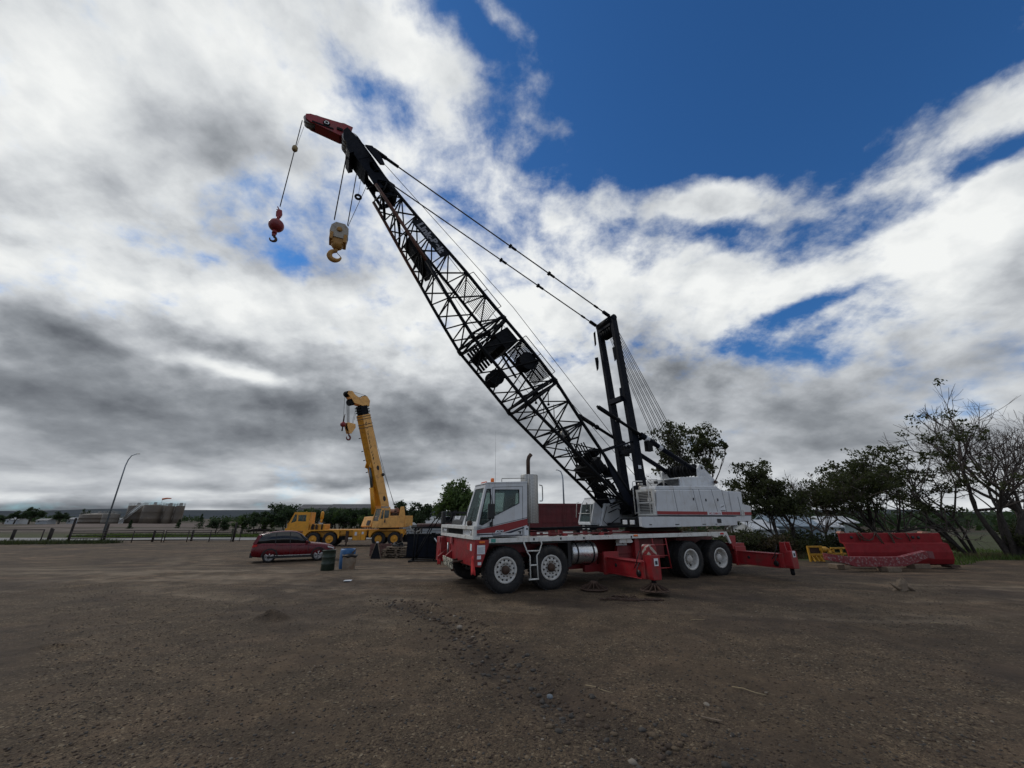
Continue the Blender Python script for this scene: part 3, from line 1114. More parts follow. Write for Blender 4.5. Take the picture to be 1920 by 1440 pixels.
# raised engine hood on the far half
m = MB()
m.prism([(-.58, 1.68), (-.50, 1.95), (1.2, 1.97), (1.2, 1.38), (-.58, 1.38)], 1.72, 3.22)
m.build('engine_hood', MT['white'], crane, bevel=.02)
m = MB()
m.prism([(-.60, 1.69), (-.515, 1.95), (-.50, 1.95), (-.585, 1.69)], 2.02, 3.2)
hf = m.build('hood_front', pm('charcoal_panel', (.045, .048, .055), .5), crane)
m = MB()
m.prism([(-.607, 1.70), (-.575, 1.795), (-.56, 1.795), (-.592, 1.70)], 2.08, 3.14)
m.build('hood_vent', MT['plastic'], hf)
tx = Matrix.Translation((-.556, 2.62, 1.88)) @ Matrix(((0, -.30, -.954, 0), (-1, 0, 0, 0), (0, .954, -.30, 0), (0, 0, 0, 1))).to_4x4()
tx = Matrix.Translation((-.560, 2.62, 1.885)) @ Matrix(((0, .30, -.954, 0), (-1, 0, 0, 0), (0, .954, .30, 0), (0, 0, 0, 1)))
text_mesh('hood_lettering', 'MAAM', .17, MT['sticker'], hf, tx, .003, .004, 1.25)

# driver's cab ------------------------------------------------------
CW = 1.18


def wsx(z):
    return -.81 + (z - 1.70) * .24 / 1.09


cab = MB()
outer = [(-.81, 1.40), (.70, 1.40), (.72, 2.86), (-.57, 2.79), (-.81, 1.70)]
door_win = [(-.30, 1.93), (.46, 2.28), (.46, 2.66), (-.30, 2.64)]
vent_win = [(-.745, 1.72), (-.66, 1.69), (-.40, 1.83), (-.42, 2.66), (-.545, 2.65)]
holed(cab, outer, [door_win[::-1], vent_win[::-1]], 0, .05, fXZ)
rwin = [(-.45, 2.0), (.40, 2.0), (.40, 2.62), (-.42, 2.60)]


def fR(p, q, t):
    return (p, CW - max(0, q - 1.7) * .25 - t, q)


holed(cab, outer, [rwin[::-1]], 0, .05, fR)


def fB(p, q, t):
    return (.70 - t, .05 + p * (CW - .10 - max(0, q - 1.7) * .25), q)


holed(cab, [(0, 1.40), (1, 1.40), (1, 2.84), (0, 2.84)], [[(.2, 2.1), (.8, 2.1), (.8, 2.6), (.2, 2.6)][::-1]], 0, .05, fB)
cab.box(-.81, .05, 1.40, -.77, CW - .05, 1.71)


def fW(p, q, t):
    z = 1.70 + q * 1.09
    return (wsx(z) + t, .05 + p * (CW - .10 - (z - 1.7) * .25), z)


holed(cab, [(0, 0), (1, 0), (1, 1), (0, 1)], [[(.07, .08), (.93, .08), (.93, .90), (.07, .90)][::-1]], 0, .05, fW)
cab.prism([(-.60, 2.79), (-.56, 2.83), (.72, 2.90), (.72, 2.855)], -.01, CW - .27)
cabo = cab.build('driver_cab', MT['white'], crane, bevel=.006)


def pane(name, poly, fmap, t0, t1, mat, parent):
    mb = MB()
    holed(mb, poly, [], t0, t1, fmap)
    return mb.build(name, mat, parent)


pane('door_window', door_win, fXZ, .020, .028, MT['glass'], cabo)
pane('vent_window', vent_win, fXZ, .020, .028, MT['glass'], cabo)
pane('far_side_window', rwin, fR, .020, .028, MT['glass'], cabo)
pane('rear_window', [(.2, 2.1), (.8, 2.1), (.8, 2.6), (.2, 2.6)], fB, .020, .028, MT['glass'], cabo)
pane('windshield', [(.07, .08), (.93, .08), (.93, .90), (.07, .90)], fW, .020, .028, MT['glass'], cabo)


def frame_loop(mb, poly, wdt, t0, t1, fmap):
    c = Vector((sum(p[0] for p in poly) / len(poly), sum(p[1] for p in poly) / len(poly)))
    n = len(poly)
    inner = []
    for i in range(n):
        p0, p1, p2 = Vector(poly[i - 1]), Vector(poly[i]), Vector(poly[(i + 1) % n])
        d1, d2 = (p1 - p0).normalized(), (p2 - p1).normalized()
        n1, n2 = Vector((-d1.y, d1.x)), Vector((-d2.y, d2.x))
        b = (n1 + n2).normalized()
        k = wdt / max(.35, b.dot(n1))
        q = p1 + b * k
        if (q - c).length > (p1 - c).length:
            q = p1 - b * k
        inner.append((q.x, q.y))
    holed(mb, list(poly), [inner[::-1]], t0, t1, fmap)


m = MB()
frame_loop(m, vent_win, .022, -.008, .03, fXZ)
frame_loop(m, door_win, .014, -.006, .03, fXZ)
m.build('window_seal', MT['plastic'], cabo)
# door seams as thin grooves filled with dark rubber, proud by 2 mm
m = MB()
for p0, p1 in (((-.345, 1.42), (-.365, 2.70)), ((.56, 1.44), (.565, 2.76)), ((-.365, 2.70), (.565, 2.755)), ((-.345, 1.43), (.555, 1.445))):
    m.bar((p0[0], 0, p0[1]), (p1[0], 0, p1[1]), .004, .010, (0, 1, 0)) if False else m.bar((p0[0], -.001, p0[1]), (p1[0], -.001, p1[1]), .010, .004, (0, 1, 0))
m.build('door_seam', MT['plastic'], cabo)
m = MB()
m.prism([(-.805, 1.575), (.715, 1.87), (.715, 1.70), (-.02, 1.515), (-.805, 1.49)], -.004, -.001)
m.build('red_stripe', pm('stripe_red', (.22, .010, .013), .4, 0, .1), cabo)
m = MB()
m.prism([(-.8, 1.59), (.71, 1.888), (.71, 1.902), (-.8, 1.60)], -.004, -.001)
m.prism([(-.8, 1.445), (-.1, 1.462), (-.1, 1.485), (-.8, 1.475)], -.004, -.001)
m.prism([(-.02, 1.49), (.71, 1.672), (.71, 1.645), (.2, 1.49)], -.004, -.001)
m.prism([(-.33, 1.405), (.55, 1.415), (.55, 1.432), (-.33, 1.425)], -.007, -.0045)
m.build('dark_stripe', MT['stripe_blue'], cabo)
m = MB()
m.prism([(-.29, 1.485), (-.06, 1.50), (-.02, 1.57), (-.25, 1.565)], -.008, -.005)
m.box(.60, -.03, 1.42, .73, -.006, 1.66)
m.build('door_badge', MT['sticker'], cabo)
text_mesh('badge_lettering', 'ACM', .07, MT['stripe_blue'], cabo, Matrix.Translation((-.155, -.0095, 1.53)) @ Matrix.Rotation(R(90), 4, 'X'), .001, .002, 1.2, .3)
m = MB()
m.box(.655, -.035, 1.57, .705, -.031, 1.62)
m.box(.46, -.012, 1.47, .50, -.001, 1.54).tube([(.42, -.012, 1.53), (.52, -.012, 1.54)], .008, 6)
m.build('door_handle', MT['plastic'], cabo)
m = MB()      # seat, dashboard and wheel seen through the glass
m.box(-.15, .35, 1.75, .35, .85, 1.88).prism([(.25, 1.85), (.38, 1.85), (.50, 2.45), (.40, 2.45)], .35, .85)
m.prism([(-.76, 1.72), (-.45, 1.72), (-.50, 1.92), (-.72, 1.86)], .08, CW - .1)
m.build('cab_seat', MT['seat'], cabo)
m = MB()
ring = [(-.38 + .05 * math.cos(a), .6 + .21 * math.cos(a + 1.57), 2.02 + .18 * math.sin(a + 1.57)) for a in [i * 2 * math.pi / 20 for i in range(21)]]
ring = [(-.36 + .10 * math.sin(i * .314), .6 + .21 * math.cos(i * .314), 2.0 + .12 * math.sin(i * .314)) for i in range(21)]
m.tube(ring, .014, 6, cap=False).tube([(-.36, .6, 2.0), (-.55, .6, 1.85)], .02, 6)
m.build('steering_wheel', MT['plastic'], cabo)
m = MB()
for y in (.12, .26, .40):
    m.lathe([(.045, 2.80), (.045, 2.83), (.03, 2.86), (0, 2.865)], (-.53, y, .0), 'Z', 12)
m.build('roof_marker_light', pm('amber_lens', (.62, .10, .03), .25), cabo)
m = MB()
m.lathe([(.05, 2.85), (.052, 2.95), (.045, 2.98), (0, 2.985)], (-.24, .35, 0), 'Z', 14)
m.build('beacon', MT['orange'], cabo)
m = MB()
m.tube([(-.12, .42, 2.85), (-.13, .42, 4.4)], .004, 5, r1=.0015)
m.build('antenna', MT['plastic'], cabo)
m = MB()
m.tube([(-.05, .1, 2.96), (.68, .1, 3.0)], .012, 6).tube([(-.05, .1, 2.96), (-.05, .1, 2.86)], .01, 6).tube([(.60, .1, 2.99), (.60, .1, 2.88)], .01, 6)
m.build('roof_rail', MT['dull_metal'], cabo)
m = MB()
m.box(-.60, -.30, 1.86, -.41, -.22, 2.25)
mi = m.build('mirror', MT['plastic'], crane, bevel=.025)
m = MB()
m.tube([(-.42, -.02, 1.72), (-.45, -.20, 1.80), (-.46, -.25, 1.90)], .014, 6).tube([(-.42, -.02, 2.5), (-.46, -.25, 2.2)], .01, 6)
m.box(-.44, -.03, 1.66, -.37, 0, 1.78)
m.build('mirror_arm', MT['plastic'], mi)
m = MB()
m.box(-.86, 3.40, 1.68, -.74, 3.62, 2.10)
mi = m.build('mirror', MT['plastic'], crane, bevel=.03)
m = MB()
m.tube([(-.80, 3.2, 1.68), (-.80, 3.5, 1.66), (-.80, 3.5, 1.70)], .015, 6)
m.build('mirror_arm', MT['plastic'], mi)
m = MB()
m.tube([(-.86, .86, 1.68), (-.80, .93, 2.0), (-.76, .9, 2.22)], .012, 6).tube([(-.84, .55, 1.70), (-.72, .5, 2.15)], .008, 6)
m.build('wiper', MT['plastic'], cabo)
m = MB()
m.lathe([(.0, -.93), (.055, -.925), (.07, -.90), (.075, -.82)], (0, .45, 1.745), 'X', 14)
m.build('work_light', MT['rust'], cabo)
# air cleaner / muffler behind the cab
chk = bpy.data.materials.new('chequer_plate')
chk.use_nodes = True
t = NT(chk.node_tree)
co = t.n('ShaderNodeTexCoord').outputs['Object']
bb = chk.node_tree.nodes['Principled BSDF']
mp = t.n('ShaderNodeMapping')
mp.inputs['Rotation'].default_value = (0, R(45), 0)
t.put(mp.inputs[0], co)
ck = t.n('ShaderNodeTexChecker')
t.put(ck.inputs[0], mp.outputs[0])
ck.inputs['Scale'].default_value = 34
t.put(bb.inputs['Base Color'], t.mix(ck.outputs[1], (.50, .49, .46), (.24, .235, .22)))
bb.inputs['Metallic'].default_value = .4
bb.inputs['Roughness'].default_value = .45
m = MB()
m.lathe([(.25, 1.74), (.26, 1.76), (.26, 3.10), (.25, 3.12), (0, 3.14)], (.93, .28, 0), 'Z', 28)
mf = m.build('air_cleaner', chk, crane)
m = MB()
m.tube([(.90, .28, 3.10), (.90, .28, 3.55), (.93, .28, 3.66), (1.0, .26, 3.75)], .06, 14)
m.build('exhaust_stack', MT['rust'], mf)
m = MB()
m.tube([(1.18, .1, 2.82), (1.27, .1, 2.80), (1.28, .1, 2.74), (1.28, .1, 2.42), (1.26, .1, 2.36), (1.18, .1, 2.36)], .016, 6)
m.tube([(.78, .02, 1.40), (.78, .02, 3.0)], .014, 6)
m.build('grab_rail', MT['dull_metal'], mf)
# step ladder between the front wheels
m = MB()
for pts in ([(.575, -.03, 1.26), (.575, -.06, 1.20), (.67, -.07, .98), (.74, -.07, .90), (.75, -.07, .30)], [(1.125, -.03, 1.26), (1.125, -.06, 1.20), (1.03, -.07, .98), (.955, -.07, .90), (.985, -.07, .30)]):
    m.tube(pts, .019, 8)
m.tube([(.66, -.07, 1.02), (1.04, -.07, 1.02)], .019, 8).tube([(.75, -.07, .66), (.96, -.07, .66)], .019, 8).tube([(.70, -.07, .31), (1.0, -.07, .31)], .022, 8)
m.build('step_ladder', MT['white_clean'], crane)
# fuel tank
m = MB()
m.lathe([(0, 2.22), (.27, 2.22), (.30, 2.26), (.305, 2.30), (.305, 3.02), (.30, 3.07), (.27, 3.10), (0, 3.12)], (0, .31, .895), 'X', 36)
ft = m.build('fuel_tank', MT['alu'], crane)
m = MB()
for u in (2.36, 2.92):
    m.lathe([(.30, u), (.314, u), (.314, u + .05), (.30, u + .05)], (0, .31, .895), 'X', 36, close=False)
m.box(2.80, .15, 1.185, 2.9, .25, 1.24)
m.build('tank_strap', MT['plastic'], ft)
m = MB()
m.box(2.05, .05, .55, 2.15, .6, 1.24)
m.build('mud_flap', MT['plastic'], crane)

# outriggers --------------------------------------------------------
strp = bpy.data.materials.new('hazard_stripes')
strp.use_nodes = True
t = NT(strp.node_tree)
co = t.n('ShaderNodeTexCoord').outputs['Object']
sx = t.n('ShaderNodeSeparateXYZ')
t.put(sx.inputs[0], co)
wv = t.m('FRACT', t.m('MULTIPLY', t.m('ADD', t.m('ADD', sx.outputs[1], sx.outputs[0]), sx.outputs[2]), 4.3))
nn = t.noise(co, 7, 5, .6)
fz = t.rng(t.m('ADD', wv, t.m('MULTIPLY', t.m('SUBTRACT', nn.outputs[0], .5), 1.1)), .56, .64)
t.put(strp.node_tree.nodes['Principled BSDF'].inputs['Base Color'], t.mix(fz, (.22, .014, .016), (.36, .31, .26)))


def outrigger(u0, rear):
    m = MB()
    # housing across the chassis
    m.box(u0, .03, .33, u0 + .44, WID - .02, .86)
    m.box(u0 - .05, WID - .10, .30, u0 + .50, WID, .90)
    if not rear:
        m.box(u0 + .44, .30, .55, u0 + 1.55, .42, .80)
        m.prism([(u0 + .7, .8), (u0 + .75, 1.05), (u0 + 1.35, 1.05), (u0 + 1.5, .8)], .28, .42)
        m.box(u0 - .55, .25, .35, u0, .40, .55).box(u0 - .35, .25, .55, u0 - .1, .40, .75)
    else:
        m.prism([(u0 - .25, 1.28), (u0 + .1, 1.28), (u0 + .02, .82), (u0 - .12, .82)], -.03, .10)
        m.box(u0 + .05, .05, .86, u0 + .6, .5, 1.02)
    hs = m.build('outrigger_housing', MT['red_dark'] if not rear else MT['red'], crane, bevel=.01)
    # sliding beam, run out on the near side
    m = MB()
    m.loft([[(u0 + .07, .1, .36), (u0 + .37, .1, .36), (u0 + .37, .1, .76), (u0 + .07, .1, .76)], [(u0 + .07, -1.5, .37), (u0 + .37, -1.5, .37), (u0 + .37, -1.5, .75), (u0 + .07, -1.5, .75)]])
    m.box(u0 + .03, -1.60, .75, u0 + .41, .0, .775).box(u0 + .03, -1.50, .345, u0 + .41, .0, .365)
    m.box(u0 - .06, -.06, .30, u0 + .50, .02, .92)
    bm_ = m.build('outrigger_beam', MT['red'], crane, bevel=.008)
    m = MB()
    m.lathe([(.0, u0 + .063), (.05, u0 + .063), (.055, u0 + .07)], (0, -.42, .585), 'X', 14)
    m.lathe([(.0, u0 + .058), (.09, u0 + .058), (.09, u0 + .07)], (0, -1.36, .47), 'X', 18)
    m.build('beam_hole', MT['plastic'], bm_)
    # jack at the end
    m = MB()
    zt = .96 if not rear else .88
    m.prism([(u0 + .08, .36), (u0 + .34, .36), (u0 + .36, .44), (u0 + .36, zt), (u0 + .06, zt), (u0 + .06, .44)], -1.90, -1.58)
    m.box(u0 + .02, -1.66, .36, u0 + .40, -1.52, .80)
    jk = m.build('jack_box', MT['red'], bm_, bevel=.015)
    m = MB()
    if not rear:
        m.box(u0 + .05, -1.84, .96, u0 + .33, -1.58, 1.16)
        m.prism([(u0 + .05, 1.16), (u0 + .33, 1.16), (u0 + .29, 1.21), (u0 + .09, 1.21)], -1.84, -1.58)
    else:
        m.prism([(-1.80, .80), (-1.56, .80), (-1.60, 1.14), (-1.76, 1.14)], u0 + .05, u0 + .09, 'YZ')
        m.prism([(-1.80, .80), (-1.56, .80), (-1.60, 1.14), (-1.76, 1.14)], u0 + .31, u0 + .35, 'YZ')
    m.build('jack_cover', MT['red'] if rear else strp, bm_, bevel=.012)
    m = MB()
    m.lathe([(.06, .24), (.06, .36)] if not rear else [(.045, .16), (.06, .20), (.06, .36)], (u0 + .21, -1.74, 0), 'Z', 16)
    m.build('jack_rod', MT['black_steel'], bm_)
    m = MB()
    m.box(u0 + .14, -1.908, .70, u0 + .28, -1.901, .88)
    m.build('jack_sticker', MT['sticker'], bm_)
    m = MB()
    m.box(u0 + .17, -1.912, .73, u0 + .25, -1.909, .82)
    m.build('sticker_mark', MT['stripe_blue'], bm_)
    m = MB()
    m.tube([(u0 + .0, -1.55, 1.05), (u0 - .06, -1.50, .85), (u0 - .03, -1.40, .70), (u0 - .02, -1.3, .6)], .014, 6)
    m.tube([(u0 + .05, -1.46, .76), (u0 - .035, -1.42, .60), (u0 - .035, -1.44, .45)], .016, 6)
    m.build('hydraulic_hose', MT['plastic'], bm_)
    return bm_


OB1 = outrigger(3.30, False)
OB2 = outrigger(9.10, True)


def float_pad(mb, cx, cy, z0):
    """a round outrigger float with radial ribs"""
    mb.lathe([(0, z0), (.36, z0), (.37, z0 + .012), (.36, z0 + .025), (.10, z0 + .035), (.09, z0 + .03)], (cx, cy, 0), 'Z', 28)
    mb.lathe([(.10, z0 + .02), (.10, z0 + .17), (.075, z0 + .19), (.06, z0 + .15)], (cx, cy, 0), 'Z', 20)
    for k in range(14):
        a = 2 * math.pi * k / 14
        ca, sa = math.cos(a), math.sin(a)
        n = (-sa * .008, ca * .008)
        p = [(.09, z0 + .02), (.35, z0 + .02), (.35, z0 + .045), (.09, z0 + .165)]
        vs = [(cx + r * ca + n[0], cy + r * sa + n[1], z) for r, z in p] + [(cx + r * ca - n[0], cy + r * sa - n[1], z) for r, z in p]
        mb.add(vs, [(0, 1, 2, 3), (7, 6, 5, 4), (0, 4, 5, 1), (1, 5, 6, 2), (2, 6, 7, 3), (3, 7, 4, 0)])
    return mb


m = MB()
float_pad(m, 3.51, -1.74, .10)
m.build('float_pad', MT['rust'], OB1)
# the little lettered plate, brackets and red access ladder amidships
m = MB()
m.box(4.0, .27, 1.06, 4.42, .276, 1.16)
pl = m.build('number_plate', MT['sticker'], crane)
text_mesh('plate_number', '47', .10, MT['stripe_blue'], pl, Matrix.Translation((4.27, .268, 1.11)) @ Matrix.Rotation(R(90), 4, 'X'), .001, .002, 1.1)
m = MB()
m.prism([(3.95, 1.14), (4.45, 1.14), (4.50, 1.18), (4.42, 1.27), (3.98, 1.27)], .05, .25)
m.box(4.2, .05, 1.27, 4.42, .2, 1.33)
m.build('filter_housing', MT['white_clean'], crane, bevel=.01)
m = MB()
m.box(3.05, .45, 1.0, 3.28, .455, 1.14)
m.build('warning_sticker', MT['sticker'], crane)
m = MB()
m.box(4.62, .12, .45, 4.80, .30, 1.26)
m.build('bracket_post', MT['red'], crane, bevel=.01)
m = MB()
m.tube([(5.22, -.02, 1.26), (5.30, -.05, .36)], .02, 6).tube([(5.80, -.02, 1.26), (5.88, -.05, .34)], .022, 6)
for k, z in enumerate((1.06, .73, .37)):
    f = (1.26 - z) / .9 * .08
    m.tube([(5.22 + f, -.03, z), (5.80 + f, -.03, z)], .017, 6)
m.build('red_ladder', MT['red'], crane)
m = MB()
m.lathe([(.20, .45), (.30, .44), (.40, .43), (.46, .46), (.48, .52), (.48, .66), (.44, .70), (.2, .70)], (5.35, 0, .60), 'Y', 32)
sw = m.build('spare_wheel', MT['rubber'], crane)
m = MB()
m.lathe([(0, .30), (.16, .30), (.18, .34), (.20, .46)], (5.35, 0, .60), 'Y', 24)
m.build('spare_drum', MT['dull_metal'], sw)
m = MB()      # pipes, fittings and odds and ends lying along the deck
rr = np.random.default_rng(5)
for k in range(26):
    u = 1.2 + 3.2 * rr.random()
    y = .25 + 1.2 * rr.random()
    s = .05 + .09 * rr.random()
    m.mat(int(rr.integers(0, 3))).box(u, y, 1.36, u + s * 1.3, y + s, 1.36 + s * (1.0 + rr.random()))
m.mat(1).tube([(.95, .3, 1.58), (2.6, .3, 1.61), (4.6, .35, 1.62)], .035, 8)
m.mat(1).tube([(1.0, .5, 1.5), (2.0, .55, 1.56), (4.0, .5, 1.5)], .02, 6)
m.mat(0).tube([(1.1, .2, 1.42), (4.5, .2, 1.46)], .025, 6)
m.build('deck_fittings', [MT['red_dark'], MT['black_steel'], MT['rust']], crane)
m = MB()
for u in (1.95, 3.3):
    m.box(u, .1, 1.38, u + .12, .22, 1.46)
m.build('lashing_eye', MT['red'], crane)
# ------------------------------------------------------------------ superstructure
BV = 1.68
m = MB()
m.lathe([(.95, 1.36), (.98, 1.40), (.98, 1.52), (.90, 1.54), (.90, 1.60)], (6.85, BV, 0), 'Z', 40)
m.build('turntable', MT['rust'], crane)
m = MB()
m.lathe([(.6, 1.0), (1.15, 1.34), (1.18, 1.37), (1.0, 1.44)], (6.85, BV, 0), 'Z', 40)
m.build('turntable_base', MT['red_dark'], crane)
# bed frame (white apron)
m = MB()
m.prism([(4.90, 1.93), (4.90, 1.62), (5.05, 1.585), (9.46, 1.63), (9.53, 1.93)], 0, .14)
m.prism([(4.90, 1.93), (4.90, 1.62), (5.05, 1.585), (9.46, 1.63), (9.53, 1.93)], WID - .14, WID)
m.box(9.40, .14, 1.65, 9.52, WID - .14, 1.93)
m.prism([(9.50, 1.77), (10.28, 1.785), (10.34, 1.99), (9.5, 1.97)], .0, WID)
m.build('bed_frame', MT['white'], crane, bevel=.008)
m = MB()
m.box(5.9, .14, 1.66, 9.40, WID - .14, 1.86)
m.box(4.93, .14, 1.60, 5.9, .84, 1.88)
m.box(5.2, .84, 1.60, 5.9, 2.2, 1.72)
m.build('bed_plate', MT['black_steel'], crane)
for y in (.35, .72):
    m = MB()
    m.box(4.88, y, 1.68, 4.925, y + .22, 1.82)
    m.build('work_light', MT['lamp_glass'], crane, bevel=.012)
m = MB()
m.box(8.42, -.012, 1.72, 8.62, -.001, 1.86)
m.build('hook_pocket', MT['plastic'], crane)
m = MB()
for u0, w in ((5.2, .10), (6.35, .18), (7.65, .16), (8.3, .08)):
    m.box(u0, -.010, 1.665, u0 + w, -.001, 1.69)
m.build('bed_bracket', MT['plastic'], crane)
# machinery house, near half: front louvre face, doors, sloping rear
HP = [(5.58, 1.955), (5.72, 2.88), (5.80, 2.945), (8.72, 3.03), (9.22, 2.98), (9.30, 2.85), (9.50, 1.96)]
m = MB()
m.prism([(5.58, 1.955), (5.70, 2.80), (8.95, 2.90), (9.27, 2.84), (9.30, 1.96)], 0, .85)
m.prism([(5.70, 2.80), (5.74, 2.94), (8.75, 3.03), (8.95, 2.90)], .05, .85)
m.prism([(7.2, 1.96), (7.2, 2.98), (8.9, 3.02), (9.3, 2.84), (9.3, 1.96)], .85, 2.55)
m.prism([(6.1, 1.955), (6.15, 2.93), (8.75, 3.03), (9.27, 2.84), (9.30, 1.96)], 2.55, WID)
hs = m.build('machinery_house', MT['white'], crane, bevel=.03)
m = MB()
m.prism([(9.31, 1.97), (9.31, 2.86), (10.02, 2.85), (9.97, 2.40), (10.40, 2.32), (10.36, 1.99)], .0, WID)
cw = m.build('counterweight', MT['white'], crane, bevel=.02)
m = MB()
for p0, p1 in (((6.55, 1.97), (6.47, 2.86)), ((7.55, 1.97), (7.42, 2.88)), ((7.84, 1.97), (7.72, 2.89)), ((8.55, 1.97), (8.37, 2.90)), ((9.01, 1.97), (8.93, 2.88))):
    m.bar((p0[0], -.001, p0[1]), (p1[0], -.001, p1[1]), .014, .004, (0, 1, 0))
m.bar((9.76, -.001, 2.66), (9.80, -.001, 2.05), .02, .004, (0, 1, 0))
m.build('door_seam', MT['stripe_blue'], hs)
m = MB()
for u, z in ((7.36, 2.48), (7.98, 2.46), (8.60, 2.48)):
    m.box(u, -.015, z, u + .05, -.001, z + .09)
m.build('door_latch', MT['plastic'], hs)
m = MB()
m.box(5.60, -.004, 2.0, 7.98, -.001, 2.105).box(8.72, -.004, 2.0, 9.30, -.001, 2.105).box(9.312, -.004, 2.0, 9.72, -.001, 2.105).box(9.86, -.004, 2.0, 10.36, -.001, 2.105)
m.build('red_stripe', pm('house_stripe_red', (.26, .011, .014), .4, 0, .08), hs)
m = MB()
m.box(5.60, -.004, 1.962, 9.30, -.001, 1.988).box(9.312, -.004, 1.965, 9.74, -.001, 1.985).box(9.86, -.004, 1.995 - .02, 10.36, -.001, 1.992)
m.build('dark_stripe', MT['stripe_blue'], hs)
m = MB()
m.box(7.985, -.005, 1.99, 8.715, -.001, 2.092)
lp = m.build('model_plate', MT['sticker'], crane)
text_mesh('model_lettering', 'HC-238H II', .098, pm('plate_red', (.36, .014, .018), .4), lp, Matrix.Translation((8.35, -.0065, 2.04)) @ Matrix.Rotation(R(90), 4, 'X'), .001, .002, 1.3)
m = MB()
m.box(8.68, -.005, 2.12, 8.95, -.001, 2.36)
wd = m.build('load_chart', MT['sticker'], crane)
m = MB()
m.prism([(8.71, 2.27), (8.73, 2.25), (8.92, 2.31), (8.90, 2.33)], -.008, -.0055)
m.box(8.70, -.008, 2.13, 8.94, -.0055, 2.155)
m.build('chart_mark', MT['stripe_blue'], wd)
m = MB()
m.box(9.76, -.06, 1.97, 9.80, -.001, 2.2).box(9.86, -.06, 1.97, 9.89, -.001, 2.2)
m.build('latch_bar', MT['white_clean'], cw)
# louvre on the front face of the near half
lv = MB()
lv.box(5.52, .02, 1.965, 5.60, .10, 2.84).box(5.52, .76, 1.965, 5.60, .84, 2.84).box(5.52, .10, 2.76, 5.60, .76, 2.84).box(5.52, .10, 1.965, 5.60, .76, 2.03).box(5.515, .10, 2.36, 5.60, .76, 2.42)
for k in range(14):
    z = 2.05 + k * .052
    if .30 < (z - 2.05) and 2.33 < z < 2.42:
        continue
    lv.loft([[(5.53, .10, z), (5.56, .10, z + .006), (5.56, .10, z + .018), (5.53, .10, z + .012)], [(5.53, .76, z), (5.56, .76, z + .006), (5.56, .76, z + .018), (5.53, .76, z + .012)]])
lo = lv.build('louvre_frame', MT['white_clean'], crane)
m = MB()
m.box(5.562, .08, 2.0, 5.574, .78, 2.80)
m.build('louvre_dark', MT['plastic'], lo)
m = MB()
m.box(5.50, .12, 2.43, 5.512, .28, 2.55)
m.build('louvre_plate', MT['white_clean'], lo)
# handrails
m = MB()
for y, u in ((.06, 5.38), (.72, 5.30)):
    m.tube([(u, y, 2.0), (u, y, 3.08), (u + .04, y, 3.13), (u + .45, y, 3.15)], .018, 7)
m.tube([(5.38, .06, 2.35), (5.55, .06, 2.35)], .014, 6).tube([(5.30, .72, 2.05), (5.55, .72, 2.05)], .014, 6)
m.tube([(6.25, .2, 2.95), (6.25, .2, 3.12), (6.28, .2, 3.15), (5.95, .25, 3.15)], .014, 6).tube([(6.25, .2, 3.1), (6.25, .9, 3.1)], .012, 6)
m.build('handrail', MT['white_clean'], hs)
m = MB()
m.box(5.92, .22, 3.03, 6.02, .32, 3.12)
m.build('lamp', MT['plastic'], hs)
m = MB()
m.tube([(6.2, .12, 2.93), (6.2, .12, 3.16), (6.24, .16, 3.2), (6.27, .2, 3.16), (6.27, .2, 2.93)], .022, 6)
m.build('lifting_loop', MT['dull_metal'], hs)
# rear hood with louvre and gantry ears
m = MB()
m.prism([(7.52, 2.98), (7.56, 3.36), (8.88, 3.43), (9.32, 3.20), (9.36, 2.95)], .60, 2.75)
rh = m.build('hoist_hood', MT['white'], crane, bevel=.02)
m = MB()
for k in range(6):
    z = 3.06 + k * .045
    m.box(7.50, .68, z, 7.545, 1.55, z + .018)
m.build('hood_louvre', MT['plastic'], rh)
for y in (.66, 2.58):
    m = MB()
    m.prism([(8.62, 3.42), (8.66, 3.76), (8.74, 3.88), (8.88, 3.92), (8.98, 3.86), (9.02, 3.74), (9.55, 3.30), (9.62, 3.18), (9.3, 3.18)], y, y + .10)
    ea = m.build('gantry_ear', MT['white'], crane, bevel=.01)
    m = MB()
    m.lathe([(0, y - .012), (.06, y - .012), (.065, y), (.065, y + .10), (.06, y + .112), (0, y + .112)], (8.85, 0, 3.78), 'Y', 18)
    m.build('pivot_pin', MT['plastic'], ea)
m = MB()
m.tube([(9.28, .45, 3.22), (9.45, .62, 3.25), (9.55, .9, 3.25)], .06, 12)
m.build('muffler_pipe', MT['rust'], rh)
m = MB()
for k in range(4):
    m.lathe([(.30, 0), (.30, .05), (.24, .06), (.24, .12), (.30, .13), (.30, .17)], (8.95, 1.05 + k * .36, 3.74), 'Y', 22) if False else m.lathe([(.24, .0 + .36 * k + 1.0), (.24, .36 * k + 1.06), (.18, .36 * k + 1.08), (.18, .36 * k + 1.14), (.24, .36 * k + 1.16), (.24, .36 * k + 1.2)], (8.85, 0, 3.74), 'Y', 22)
m.tube([(8.85, .70, 3.76), (8.85, 2.62, 3.76)], .05, 10)
m.build('sheave_set', MT['black_steel'], crane)
# operator's cab on the far side
oc = MB()
OU = [(4.62, 1.70), (6.05, 1.66), (6.05, 2.62), (4.98, 2.62), (4.82, 2.42)]
sidew = [(4.74, 1.98), (5.35, 1.96), (5.35, 2.50), (5.02, 2.52), (4.86, 2.38)]
holed(oc, OU, [], 2.42, 2.46, fXZ)
holed(oc, OU, [sidew[::-1]], 3.26, 3.30, fXZ)
oc.box(6.0, 2.46, 1.66, 6.05, 3.26, 2.60).box(4.98, 2.42, 2.60, 6.05, 3.30, 2.66).box(4.62, 2.46, 1.64, 6.0, 3.26, 1.70)


def fO(p, q, t):
    u0 = 4.62 + (q - 1.70) * .20 / .72 if q < 2.42 else 4.82 + (q - 2.42) * .8
    return (u0 + t, 2.46 + p * .80, q)


